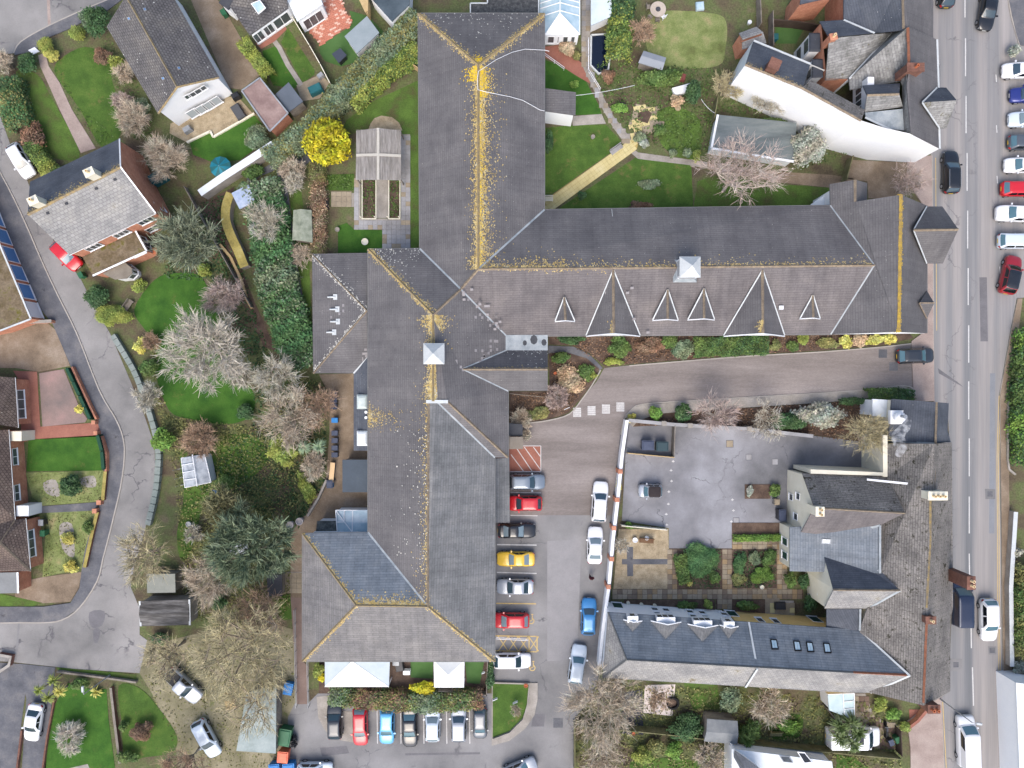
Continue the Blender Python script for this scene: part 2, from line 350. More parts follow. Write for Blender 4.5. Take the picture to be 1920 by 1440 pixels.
# ------------------------------------------------------------------ builders: roofs, walls, windows
def roof_mesh(par, faces, mat_, name='roof', thick=0.16, **kw):
    """one roof of a few planes, each a list of (px, py, z); boundary edges get a real thickness"""
    V, F, idx = [], [], {}
    def vid(p):
        w = P3(p); k = (round(w.x, 2), round(w.y, 2), round(w.z, 2))
        if k not in idx: idx[k] = len(V); V.append(w)
        return idx[k]
    for f in faces:
        ids = [vid(p) for p in f]
        if area2([(V[i].x, V[i].y) for i in ids]) < 0: ids.reverse()
        F.append(ids)
    ed = {}
    for f in F:
        for a, b in zip(f, f[1:]+f[:1]): ed[(a, b)] = 1
    bnd = [(a, b) for (a, b) in ed if (b, a) not in ed]
    low = {}
    nV = len(V)
    for a, b in bnd:
        for i in (a, b):
            if i not in low: low[i] = len(V); V.append(V[i]-Vector((0, 0, thick)))
    FF = list(F)+[[b, a, low[a], low[b]] for a, b in bnd]
    o = mk(name, V, FF, mat_, par, uv=True, **kw)
    return o, [V[:nV], F, bnd]
def loop_of(bnd):
    nx = {a: b for a, b in bnd}; s = bnd[0][0]; out = [s]; c = nx[s]
    while c != s and len(out) < 500: out.append(c); c = nx.get(c, s)
    return out
def skirt(par, info, mat_, over=0.3, z0=0.0, drop=0.12, name='wall'):
    """walls under a roof: the roof's outline set in by the overhang, down to the ground"""
    V, F, bnd = info; lp = loop_of(bnd); pts = [V[i] for i in lp]
    ins = offset_poly([(p.x, p.y) for p in pts], over); n = len(pts)
    VV = [Vector((q.x, q.y, max(z0+0.2, p.z-drop))) for q, p in zip(ins, pts)]+[Vector((q.x, q.y, z0)) for q in ins]
    FF = [[i, n+i, n+(i+1) % n, (i+1) % n] for i in range(n)]
    FF = [[f[3], f[2], f[1], f[0]] if False else f for f in FF]
    return mk(name, VV, FF, mat_, par, uv=True)
def building(name, label, cat, faces, rmat, wmat, over=0.3, z0=0.0, group=None):
    ps = [W(p[0], p[1], p[2]) for f in faces for p in f]
    c = Vector((sum(p.x for p in ps)/len(ps), sum(p.y for p in ps)/len(ps), 0))
    t = thing(name, label, cat, c, group)
    r, info = roof_mesh(t, faces, rmat)
    if wmat: skirt(t, info, wmat, over, z0)
    return t, r
def ridge(par, lines, mat_, w=0.26, h=0.10, seg=0.45, name='ridge_tiles', lift=0.03):
    """bent cap tiles laid end to end along ridge and hip lines (about 7 pixels each: joined into one part)"""
    m = MB()
    for a, b in lines:
        A, B = P3(a), P3(b); d = B-A; n = max(1, int(d.length/seg)); u = d/n
        s = Vector((-d.y, d.x, 0)); s = s.normalized() if s.length > 1e-6 else Vector((1, 0, 0))
        for i in range(n):
            k = 1+rnd.uniform(-.1, .1); z = Vector((0, 0, lift+rnd.uniform(0, .015)))
            p = A+u*i+z; q = A+u*(i+0.96)+z
            V = [p-s*w/2*k-Vector((0, 0, .1)), p+Vector((0, 0, h)), p+s*w/2*k-Vector((0, 0, .1)), q-s*w/2*k-Vector((0, 0, .1)), q+Vector((0, 0, h)), q+s*w/2*k-Vector((0, 0, .1))]
            m.add(V, [[0, 3, 4, 1], [1, 4, 5, 2], [0, 1, 2], [3, 5, 4]])
    return m.build(name, mat_, par, kind='stuff')
def flashing(par, lines, mat_=None, w=0.2, name='valley_flashing', lift=0.035):
    for a, b in lines:
        A, B = P3(a), P3(b); d = B-A; m = MB()
        s = Vector((-d.y, d.x, 0)).normalized()*w/2; z = Vector((0, 0, lift))
        m.add([A-s+z, B-s+z, B+s+z, A+s+z, A-s-z, B-s-z, B+s-z, A+s-z], [[0, 1, 2, 3], [0, 4, 5, 1], [2, 6, 7, 3]])
        m.build(name, mat_ or M_lead_pale, par)
def specks_on(par, face, a, b, n, spread, mat_=None, size=(.03, .095), name='lichen', t0=0.0, t1=1.0):
    """lichen growing along an edge of a roof face: small flat patches lying on the slates"""
    poly = [P3(p) for p in face]; A, B = P3(a), P3(b)
    nrm = (poly[1]-poly[0]).cross(poly[2]-poly[0]).normalized()
    if nrm.z < 0: nrm = -nrm
    d = (B-A); L = d.length; d.normalize(); inn = nrm.cross(d).normalized()
    cen = sum(poly, Vector())/len(poly)
    if (cen-A).dot(inn) < 0: inn = -inn
    p2 = [(p.x, p.y) for p in poly]; m = MB(); tn = []
    for _ in range(n):
        q = A+d*L*(rnd.gauss(.5, .3) if t0 is None else rnd.uniform(t0, t1))+inn*min(rnd.expovariate(1/spread), 6*spread)
        if not inside((q.x, q.y), p2): continue
        s = rnd.uniform(*size); q = q+nrm*rnd.uniform(.012, .03)
        k = rnd.randint(4, 6); ph = rnd.uniform(0, 6.3); u = d; v = inn
        m.add([q+(u*math.cos(ph+6.283*i/k)+v*math.sin(ph+6.283*i/k))*s*rnd.uniform(.6, 1.2) for i in range(k)], [list(range(k))])
        tn.append(rnd.uniform(.8, 1.25))
    if not tn: return
    o = m.build(name, mat_ or M_lichen, par, kind='stuff')
    at = o.data.attributes.new('tint', 'FLOAT_COLOR', 'FACE')
    at.data.foreach_set('color', [c for t in tn for c in (t, t, t, 1)])
    return o
def wall_hit(A, B, px, py):
    """(distance along, height) on the vertical plane through A-B where a sight line meets it"""
    A2, B2 = Vector((A.x, A.y, 0)), Vector((B.x, B.y, 0)); d = (B2-A2).normalized(); n = Vector((-d.y, d.x, 0))
    o = Vector((0, 0, CAMH)); r = W(px, py)-o
    t = (A2-o).dot(n)/r.dot(n); q = o+r*t
    return (q-A2).dot(d), q.z
def window(par, A, B, s0, s1, z0, z1, out, mull=1, name='window', frame=None, glass=None, fw=.07):
    """a framed window on the wall line A-B: frame proud of the wall, panes set into it"""
    A, B = Vector((A.x, A.y, 0)), Vector((B.x, B.y, 0)); d = (B-A).normalized()
    if s0 > s1: s0, s1 = s1, s0
    m = MB(); up = Vector((0, 0, 1))
    def bar(a0, a1, b0, b1, o0, o1, mb):
        V = []
        for o_ in (o0, o1):
            for (s, z) in ((a0, b0), (a1, b0), (a1, b1), (a0, b1)): V.append(A+d*s+up*z+out*o_)
        mb.add(V, BF)
    bar(s0, s1, z0, z0+fw, 0, .07, m); bar(s0, s1, z1-fw, z1, 0, .06, m)
    bar(s0, s0+fw, z0+fw, z1-fw, 0, .06, m); bar(s1-fw, s1, z0+fw, z1-fw, 0, .06, m)
    wd_ = (s1-s0)/mull
    for i in range(1, mull): bar(s0+wd_*i-fw/2, s0+wd_*i+fw/2, z0+fw, z1-fw, 0, .055, m)
    bar(s0-.05, s1+.05, z0-.07, z0, 0, .12, m)
    f = m.build(name, frame or M_upvc, par)
    for i in range(mull):
        g = MB(); bar(s0+wd_*i+fw*.6, s0+wd_*(i+1)-fw*.6, z0+fw, z1-fw, .005, .03, g); g.build('pane', glass or M_glass, f)
    return f
def win_px(par, A, B, p, q, out, mull=1, **kw):
    s0, z0 = wall_hit(A, B, *p); s1, z1 = wall_hit(A, B, *q)
    if z0 > z1: z0, z1 = z1, z0
    return window(par, A, B, s0, s1, max(.1, z0), z1, out, mull, **kw)
def win_c(par, A, B, p, w, h, out, mull=1, **kw):
    s, z = wall_hit(A, B, *p); z0 = max(.1, z-h/2)
    return window(par, A, B, s-w/2, s+w/2, z0, z0+h, out, mull, **kw)
def chimney(par, px, py, zb, h, sx, sy, mat_, pots=2, rz=0.0, pot_mat=None, axis='x'):
    c = W(px, py, zb); m = MB(); m.box((c.x, c.y, zb-1.2), sx, sy, h+1.2, rz)
    m.box((c.x, c.y, zb+h), sx+.12, sy+.12, .14, rz)
    ch = m.build('chimney', mat_, par, uv=True)
    for i in range(pots):
        o = (i-(pots-1)/2)*.5; dx, dy = (o, 0) if axis == 'x' else (0, o)
        X, Y = dx*math.cos(rz)-dy*math.sin(rz), dx*math.sin(rz)+dy*math.cos(rz)
        MB().lathe((c.x+X, c.y+Y, zb+h+.14), [(.15, 0), (.13, .35), (.16, .4), (.16, .48), (.10, .48), (.09, .2)], 10).build('chimney_pot', pot_mat or M_pot, ch)
    return ch
def rooflight(par, face, pts, name='rooflight', gmat=None, frame=None, mull=1, h=.09, fw=.09):
    """a roof window from four photo pixels lying on a roof face"""
    c = [W(x, y, plane_z(face, x, y)) for x, y in pts]
    n = (c[1]-c[0]).cross(c[3]-c[0]).normalized()
    if n.z < 0: n = -n
    def ring(f): 
        cen = sum(c, Vector())/4; return [p+(cen-p)*f for p in c]
    a, b = ring(0), ring(min(.4, fw*2/((c[1]-c[0]).length+.01)))
    V = [p-n*.03 for p in a]+[p+n*h for p in a]+[p+n*h for p in b]
    F = [[i, (i+1) % 4, 4+(i+1) % 4, 4+i] for i in range(4)]+[[4+i, 4+(i+1) % 4, 8+(i+1) % 4, 8+i] for i in range(4)]
    f = mk(name, V, F, frame or M_metal, par)
    for k in range(mull):
        t0, t1 = k/mull+.02, (k+1)/mull-.02
        q = [b[0].lerp(b[1], t0), b[0].lerp(b[1], t1), b[3].lerp(b[2], t1), b[3].lerp(b[2], t0)]
        mk('pane', [p+n*(h*.7) for p in q], [[0, 1, 2, 3]], gmat or M_glass_sky, f)
    return f
def dormer(par, face, top, left, right, rmat, front_mat, ridge_mat=None, barge=True, lift=0.0, zfix=None):
    """a gabled dormer: ridge running out level from a point of the roof, valleys to both front corners"""
    zt = plane_z(face, *top); zl = plane_z(face, *left)+.05; zr = plane_z(face, *right)+.05
    T = W(top[0], top[1], zt); Lw = W(left[0], left[1], zl); Rw = W(right[0], right[1], zr)
    mid = (Lw+Rw)/2; F_ = Vector((mid.x, mid.y, T.z-.02))
    if zfix: F_.z = zfix
    d = (Rw-Lw).normalized(); fwd = Vector((mid.x-T.x, mid.y-T.y, 0)).normalized()
    m = MB(); up = Vector((0, 0, .10)); e = fwd*.22
    Tq = T+up*.3; Fq = F_+e+up; L2 = Lw-d*.12+e+up*.3; R2 = Rw+d*.12+e+up*.3
    m.add([Tq, Fq, L2, T-Vector((0, 0, .2))], [[0, 2, 1]]); m.add([Tq, Fq, R2], [[0, 1, 2]])
    r = m.build('dormer', rmat, par, uv=True)
    b = MB(); dn = Vector((0, 0, -.9))
    b.add([Lw, Rw, F_, Lw+dn, Rw+dn], [[0, 1, 2], [3, 4, 1, 0]]); b.build('dormer_face', front_mat, r, uv=True)
    if barge:
        bm = MB(); o = fwd*.24
        for q in (Lw-d*.16, Rw+d*.16):
            p0 = q+o+up*.4; p1 = F_+o+up*1.5; dn2 = Vector((0, 0, -.22)); f2 = fwd*.09
            bm.add([p0, p1, p1+dn2, p0+dn2, p0+f2, p1+f2, p1+dn2+f2, p0+dn2+f2], BF)
        bm.build('bargeboard', M_upvc, r)
    if ridge_mat:
        rm = MB(); s = Vector((-fwd.y, fwd.x, 0))*.13
        n = max(1, int((Fq-Tq).length/.45)); u = (Fq-Tq)/n
        for i in range(n):
            p, q = Tq+u*i, Tq+u*(i+.96); h = Vector((0, 0, .12)); dz = Vector((0, 0, .05))
            rm.add([p-s-dz, p+h, p+s-dz, q-s-dz, q+h, q+s-dz], [[0, 3, 4, 1], [1, 4, 5, 2], [0, 1, 2], [3, 5, 4]])
        rm.build('ridge_tiles', ridge_mat, r)
        fl = MB()
        for q in (L2, R2):
            a_ = Tq; dd = (q-a_); s2 = Vector((-dd.y, dd.x, 0)).normalized()*.08; z = Vector((0, 0, .04))
            fl.add([a_-s2+z, q-s2+z, q+s2+z, a_+s2+z], [[0, 1, 2, 3]])
        fl.build('valley_flashing', M_lead_pale, r)
    return r
def hut(name, label, cat, pts, z, rmat, wmat, ridge_h=0.0, axis=0, over=0.12, group=None, z0=0.0):
    """a shed given by the four photo pixels of its eaves, with a flat, mono-pitch or ridged roof"""
    e = [(x, y, z) for x, y in pts]
    if ridge_h:
        i = axis; a, b, c, d = e[i % 4], e[(i+1) % 4], e[(i+2) % 4], e[(i+3) % 4]
        def up(p, q):
            A = (P3(p)+P3(q))/2; k = (CAMH-(z+ridge_h))/CAMH/PPM
            return (960+A.x/k, 720-A.y/k, z+ridge_h)
        r0, r1 = up(a, d), up(b, c)
        faces = [[a, b, r1, r0], [r0, r1, c, d]]
    else: faces = [e]
    return building(name, label, cat, faces, rmat, wmat, over, z0, group)

# ------------------------------------------------------------------ vegetation
def set_tint(me, vals, rgb=None):
    n = len(vals); at = me.attributes.new('tint', 'FLOAT_COLOR', 'FACE')
    a = np.ones((n, 4), np.float32)
    a[:, :3] = np.asarray(vals, np.float32)[:, None]*(np.ones(3) if rgb is None else rgb)
    at.data.foreach_set('color', a.ravel())
def fast_mesh(name, V, k):
    """mesh of separate k-gons from an (n, k, 3) array"""
    n = V.shape[0]; me = bpy.data.meshes.new(name)
    me.vertices.add(n*k); me.vertices.foreach_set('co', np.ascontiguousarray(V, np.float32).ravel())
    me.loops.add(n*k); me.loops.foreach_set('vertex_index', np.arange(n*k, dtype=np.int32))
    me.polygons.add(n); me.polygons.foreach_set('loop_start', np.arange(0, n*k, k, dtype=np.int32))
    me.polygons.foreach_set('loop_total', np.full(n, k, np.int32)); me.update(); me.validate()
    return me
def leaves(name, C, size, mat_, par, tint=(.65, 1.35), up=.6, long=1.5, N0=None, **kw):
    n = len(C); off = np.array(OFF[par]) if par is not None else 0
    nr = rng.normal(size=(n, 3)); nr /= np.linalg.norm(nr, axis=1)[:, None]
    nr[:, 2] = np.abs(nr[:, 2]); nr[:, 2] += up
    if N0 is not None: nr += N0*.8
    nr /= np.linalg.norm(nr, axis=1)[:, None]
    u = np.cross(nr, rng.normal(size=(n, 3))); u /= np.linalg.norm(u, axis=1)[:, None]+1e-9
    v = np.cross(nr, u); s = (size*rng.uniform(.6, 1.4, n))[:, None]
    V = np.stack([C+u*s*long/2, C+v*s/2, C-u*s*long/2, C-v*s/2], 1)-off
    me = fast_mesh(name, V, 4)
    lf = 1+.22*np.sin(C[:, 0]*2.3+C[:, 1]*1.1)*np.sin(C[:, 1]*2.9-C[:, 0]*.7)+.12*np.sin(C[:, 0]*6.1)*np.sin(C[:, 1]*5.3)
    hue = 1+rng.normal(0, 1, (n, 1))*np.array([[.09, .03, .07]])+.10*np.sin(C[:, :1]*1.7-C[:, 1:2]*2.1)*np.array([[1, .2, -.3]])
    set_tint(me, rng.uniform(*tint, n)*lf, np.clip(hue, .5, 1.6))
    return link(name, me, mat_, par, **kw)
def leafmat(name, cols, scale=0.9, rough=.6): return mat(name, cols, scale, rough, 0.2, 5, tint=True, spec=.25)
L_mid = leafmat('leaf_mid', [(64, 87, 42), (87, 112, 56), (106, 129, 69)])
L_dark = leafmat('leaf_dark', [(49, 74, 44), (65, 95, 56), (84, 112, 68)])
L_grey = leafmat('leaf_greygreen', [(91, 109, 81), (114, 130, 100), (137, 149, 116)])
L_ivy = leafmat('leaf_ivy', [(56, 91, 51), (77, 114, 68), (95, 130, 81)])
L_bright = leafmat('leaf_bright', [(84, 121, 48), (105, 141, 60), (125, 156, 73)])
L_lime = leafmat('leaf_lime', [(114, 131, 58), (137, 150, 70), (156, 164, 86)])
L_gold = leafmat('leaf_gold', [(162, 158, 38), (209, 197, 42), (212, 212, 61)])
L_yel = leafmat('leaf_yellow', [(178, 168, 76), (201, 195, 99), (202, 202, 126)])
L_rust = leafmat('leaf_rust', [(105, 81, 64), (127, 100, 79), (146, 119, 96)])
L_tan = leafmat('leaf_tan', [(161, 138, 109), (184, 162, 131), (202, 180, 150)])
L_olive = leafmat('leaf_olive', [(100, 105, 61), (123, 125, 74), (144, 142, 91)])
L_pale = leafmat('leaf_pale', [(141, 147, 127), (164, 166, 150), (184, 184, 169)])
E_grey = leafmat('needle_grey', [(119, 130, 105), (141, 150, 125), (163, 168, 143)], rough=.8)
E_dark = leafmat('needle_dark', [(104, 122, 94), (126, 142, 112), (148, 158, 130)], rough=.8)
E_olive = leafmat('needle_olive', [(122, 122, 84), (144, 142, 104), (164, 160, 124)], rough=.8)
T_tan = leafmat('twig_tan', [(189, 171, 149), (215, 198, 176), (218, 218, 198)], rough=.9)
T_grey = leafmat('twig_grey', [(182, 175, 156), (212, 206, 186), (217, 217, 213)], rough=.9)
T_pink = leafmat('twig_pink', [(180, 159, 150), (200, 179, 170), (207, 199, 189)], rough=.9)
T_olive = leafmat('twig_olive', [(172, 162, 124), (203, 191, 150), (229, 218, 179)], rough=.9)
T_brown = leafmat('twig_brown', [(162, 135, 112), (190, 161, 135), (216, 186, 158)], rough=.9)
B_bark = mat('bark', [(140, 128, 112), (162, 148, 130), (180, 168, 150)], 3, .95, .2, 12)
B_pale = mat('bark_pale', [(176, 164, 150), (200, 188, 174), (216, 206, 194)], 3, .9, .12, 12)
def blob_points(c, rx, ry, h, n, lobes=7, flat=.5, z0=0.1, rz=0.0):
    """points on the skins of several overlapping lobes that make up a crown, with outward normals"""
    P, Nn = [], []
    ca, sa = math.cos(rz), math.sin(rz)
    L = [(0, 0, .52, .62)]
    for i in range(lobes):
        a = 6.283*i/lobes+rnd.uniform(-.6, .6); d = rnd.uniform(.3, .72)
        L.append((d*math.cos(a), d*math.sin(a), rnd.uniform(.3, .62), rnd.uniform(.24, .5)))
    for (x, y, zc, r) in L:
        k = int(n*r*r/sum(l[3]**2 for l in L))+1
        v = rng.normal(size=(k, 3)); v /= np.linalg.norm(v, axis=1)[:, None]; v[:, 2] = np.where(v[:, 2] < -.2, -v[:, 2], v[:, 2])
        rr = r*np.where(rng.random(k) < .12, rng.uniform(1.0, 1.32, k), rng.uniform(.68, 1.06, k))[:, None]
        q = v*rr; X = (x+q[:, 0])*rx; Y = (y+q[:, 1])*ry; Z = z0+np.clip(zc+q[:, 2]*.85, .03, 1.1)*h*.95
        P.append(np.stack([c[0]+X*ca-Y*sa, c[1]+X*sa+Y*ca, c[2]+Z], 1)); Nn.append(v)
    return np.concatenate(P), np.concatenate(Nn)
def bush(px, py, r, h, mat_, label, name='shrub', cat='shrub', ry=None, size=.15, dens=1.0, lobes=7, rz=0.0, stem=True, up=.6, group=None, z0=0.0, tint=(.65, 1.35), long=1.5):
    """evergreen shrub: px,py the middle of its crown in the photo, r its radius in photo pixels"""
    R = r/PPM; Ry = (ry or r)/PPM
    g = W(px, py, h*.6); c = (g.x, g.y, z0)
    t = thing(name, label, cat, c, group)
    n = int(7.5*dens*math.pi*R*Ry/(size*size))+60
    P, Nn = blob_points(c, R, Ry, h, n, lobes, rz=rz)
    leaves('crown', P, size, mat_, t, up=up, N0=Nn, tint=tint, long=long)
    if stem:
        m = MB()
        for i in range(4):
            a = 6.283*i/4+.5; m.tube((c[0], c[1], z0-.05), (c[0]+math.cos(a)*R*.45, c[1]+math.sin(a)*Ry*.45, z0+h*.55), .05, .02, 5)
        m.build('stem', B_bark, t)
    return t
def hedge(pts, w, h, mat_, label, name='hedge', cat='hedge', size=.13, dens=1.0, rough=.12, mats=None, up=.5, tint=(.65, 1.35), z0=0.0, ends=True):
    """clipped hedge along a line of photo pixels (at its top), w metres wide"""
    c = [W(p[0], p[1], h*.8) for p in pts]; L = [0]
    for a, b in zip(c, c[1:]): L.append(L[-1]+(Vector((b.x-a.x, b.y-a.y))).length)
    T = L[-1]; mid = c[len(c)//2]
    t = thing(name, label, cat, (mid.x, mid.y, z0))
    n = int(8*dens*T*(w+h*.8)/(size*size)/2.2)
    s = rng.uniform(0, T, n); seg = np.clip(np.searchsorted(L, s, 'right')-1, 0, len(c)-2)
    A = np.array([[p.x, p.y] for p in c]); La = np.array(L)
    f = ((s-La[seg])/(La[seg+1]-La[seg]+1e-9))[:, None]
    ctr = A[seg]*(1-f)+A[seg+1]*f; d = A[seg+1]-A[seg]; d /= np.linalg.norm(d, axis=1)[:, None]+1e-9
    nn = np.stack([-d[:, 1], d[:, 0]], 1)
    wob = 1+.06*np.sin(s*1.7+1)+.05*np.sin(s*4.1)
    on_top = rng.random(n) < w/(w+h*.8)
    u = rng.uniform(-1, 1, n); side = np.where(rng.random(n) < .5, -1, 1)
    lat = np.where(on_top, u*.98, side*(1-np.abs(rng.normal(0, .08, n))))*w/2*wob
    z = np.where(on_top, h*(1-np.abs(u)**4*.18)+rng.normal(0, rough, n)*.7-np.abs(rng.normal(0, .10, n)), rng.uniform(.02, .98, n)*h)
    xy = ctr+nn*lat[:, None]+rng.normal(0, rough*.6, (n, 2))
    P = np.column_stack([xy, z0+np.maximum(z, .04)])
    N0 = np.column_stack([nn*np.where(on_top, 0, side)[:, None], np.where(on_top, 1.0, 0.1)])
    ms = mats or [mat_]
    if len(ms) == 1: leaves('foliage', P, size, ms[0], t, up=up, N0=N0, tint=tint)
    else:
        which = (np.sin(s*.5+2)+.6*np.sin(s*1.3)+rng.normal(0, .6, n)); q = np.quantile(which, [i/len(ms) for i in range(1, len(ms))])
        kk = np.searchsorted(q, which)
        for i, m_ in enumerate(ms): leaves('foliage', P[kk == i], size, m_, t, up=up, N0=N0[kk == i], tint=tint)
    m = MB()
    for i in range(max(2, int(T/1.2))):
        q = T*(i+.5)/max(2, int(T/1.2)); k = min(np.searchsorted(L, q, 'right')-1, len(c)-2)
        p = c[k].lerp(c[k+1], (q-L[k])/(L[k+1]-L[k]+1e-9)); m.tube((p.x, p.y, z0-.05), (p.x, p.y, z0+h*.8), .05, .03, 5)
    m.build('stem', B_bark, t, kind='stuff')
    return t
def ground_cover(name, polys, mat_, n_per_m2, size, label, cat, h=.35, z0=.02, tint=(.6, 1.4), up=.6, par=None):
    """low growth nobody could count, spread over a polygon of photo pixels"""
    out = []
    for pts in polys:
        w = [W(*p) for p in pts]; q = [(v.x, v.y) for v in w]
        xs = [p[0] for p in q]; ys = [p[1] for p in q]; A = abs(area2(q))/2; n = int(A*n_per_m2); k = 0
        pa = np.array(q)
        while k < n:
            X = rng.uniform(min(xs), max(xs), n); Y = rng.uniform(min(ys), max(ys), n)
            ins = np.zeros(n, bool); j = len(q)-1
            for i in range(len(q)):
                c = ((pa[i, 1] > Y) != (pa[j, 1] > Y)) & (X < (pa[j, 0]-pa[i, 0])*(Y-pa[i, 1])/(pa[j, 1]-pa[i, 1]+1e-12)+pa[i, 0]); ins ^= c; j = i
            X, Y = X[ins], Y[ins]
            clump = (np.sin(X*1.3+Y*.7)+np.sin(Y*1.9-X*.6)+np.sin(X*3.1)+3)/6
            hz = h*clump*rng.uniform(.2, 1.1, len(X))
            keep = rng.random(len(X)) < .35+.65*clump
            out.append(np.column_stack([X, Y, z0+hz])[keep]); k += max(1, int(keep.sum()))
    C = np.concatenate(out); o0 = C.mean(0); o0[2] = 0
    t = bpy.data.objects.new(name, None)
    OFF[t] = Vector(o0); bpy.data.objects.remove(t)
    class _P: pass
    n = len(C); nr = rng.normal(size=(n, 3)); nr[:, 2] = np.abs(nr[:, 2])+up; nr /= np.linalg.norm(nr, axis=1)[:, None]
    u = np.cross(nr, rng.normal(size=(n, 3))); u /= np.linalg.norm(u, axis=1)[:, None]; v = np.cross(nr, u); s = (size*rng.uniform(.6, 1.5, n))[:, None]
    me = fast_mesh(name, np.stack([C+u*s*.8, C+v*s*.5, C-u*s*.8, C-v*s*.5], 1)-o0, 4); set_tint(me, rng.uniform(*tint, n))
    o = link(name, me, mat_, par, label, cat, kind='stuff'); o.location = o0
    return o
def bare_tree(px, py, r, h, label, twig, bark=None, name='bare_tree', cat='tree', n=1.0, trunk=.18, base=None, spread=1.0, droop=0.0, lean=0.0, levels=3, twist=.28, tw=.019, stems=1, ry=None, first=.32, rz=0):
    """leafless tree: px,py the middle of its crown in the photo, r its radius in pixels; trunk, limbs, then thousands of twigs"""
    bark = bark or B_bark; R = r/PPM; RY = (ry or r)/PPM
    cc = W(px, py, h*.62); b = W(*base) if base else Vector((cc.x, cc.y, 0))
    t = thing(name, label, cat, b)
    m = MB(); tw_a, tw_b = [], []
    top = Vector((cc.x, cc.y, h)); ca, sa = math.cos(rz), math.sin(rz)
    def target(sc=1.0):
        a = rnd.uniform(0, 6.283); d = math.sqrt(rnd.random())*sc
        x, y = math.cos(a)*d*R, math.sin(a)*d*RY
        zz = h*(.45+.55*math.sqrt(max(0, 1-d*d)))-droop*d*h
        return Vector((cc.x+x*ca-y*sa, cc.y+x*sa+y*ca, zz*rnd.uniform(.86, 1.05)))
    def limb(a, bq, r0, lev):
        d = bq-a; L = d.length
        if L < .05: return
        k = 3 if lev < 2 else 2; p = a; side = d.orthogonal().normalized()
        bend = side*rnd.uniform(-twist, twist)*L*.5+Vector((0, 0, rnd.uniform(0, .12)*L))
        pts = [a]
        for i in range(1, k+1):
            f = i/k; pts.append(a+d*f+bend*math.sin(math.pi*f))
        for i in range(k):
            f0, f1 = 1-.65*i/k, 1-.65*(i+1)/k
            m.tube(pts[i], pts[i+1], max(.012, r0*f0), max(.01, r0*f1), 5 if lev < 2 else 3, cap=False)
        return pts
    n0 = max(4, int(7*stems)); nL1 = 7; nL2 = 6
    forks = []
    f0 = b+Vector(((cc.x-b.x)*.35, (cc.y-b.y)*.35, h*first))
    if stems == 1: limb(b, f0, trunk, 0)
    for i in range(n0):
        st = f0 if stems == 1 else b+Vector((rnd.uniform(-.2, .2), rnd.uniform(-.2, .2), 0))
        a = 6.283*(i+rnd.uniform(-.3, .3))/n0; d = rnd.uniform(.45, .75)*spread
        x, y = math.cos(a)*d*R, math.sin(a)*d*RY
        e = Vector((cc.x+x*ca-y*sa, cc.y+x*sa+y*ca, h*rnd.uniform(.68, .86)-droop*h*d*.4))
        pp = limb(st, e, trunk*.55, 1)
        if not pp: continue
        for j in range(nL1):
            q = pp[min(len(pp)-2, 1+j*len(pp)//(nL1+1))].lerp(pp[-1], rnd.random())
            tg = target(); e2 = q.lerp(tg, .55) if (tg-q).length < R*1.1 else q+(tg-q).normalized()*R*.5
            p2 = limb(q, e2, trunk*.24, 2)
            if not p2: continue
            for k2 in range(nL2):
                q2 = p2[0].lerp(p2[-1], rnd.uniform(.25, 1)); dv = (q2-Vector((cc.x, cc.y, h*.45))).normalized()
                e3 = q2+(dv+Vector((rnd.gauss(0, .5), rnd.gauss(0, .5), rnd.gauss(.1, .35)-droop))).normalized()*R*rnd.uniform(.14, .36)
                m.tube(q2, e3, max(.014, trunk*.09), .008, 3, cap=False)
                forks.append((q2, e3))
    m.build('trunk', bark, t)
    nt_ = max(3, int(11*n))
    A = np.array([f[0] for f in forks]); B = np.array([f[1] for f in forks])
    A = np.repeat(A, nt_, 0); B = np.repeat(B, nt_, 0); k = len(A)
    f = rng.uniform(.05, 1, (k, 1)); S0 = A+(B-A)*f; d = (B-A); ln = np.linalg.norm(d, axis=1)[:, None]
    dirn = d/ln+rng.normal(0, .55, (k, 3)); dirn[:, 2] -= droop*1.4; dirn /= np.linalg.norm(dirn, axis=1)[:, None]
    E = S0+dirn*rng.uniform(.25, .95, (k, 1))*np.minimum(ln*1.2, 1.4)
    E[:, 2] = np.maximum(E[:, 2], .08)
    sd = np.cross(dirn, rng.normal(size=(k, 3))); sd /= np.linalg.norm(sd, axis=1)[:, None]
    w = tw*rng.uniform(.6, 1.3, (k, 1)); off = np.array(b)
    me = fast_mesh('crown', np.stack([S0-sd*w, S0+sd*w, E+sd*w*.45, E-sd*w*.45], 1)-off, 4)
    set_tint(me, rng.uniform(.7, 1.3, k)); link('crown', me, twig, t)
    return t
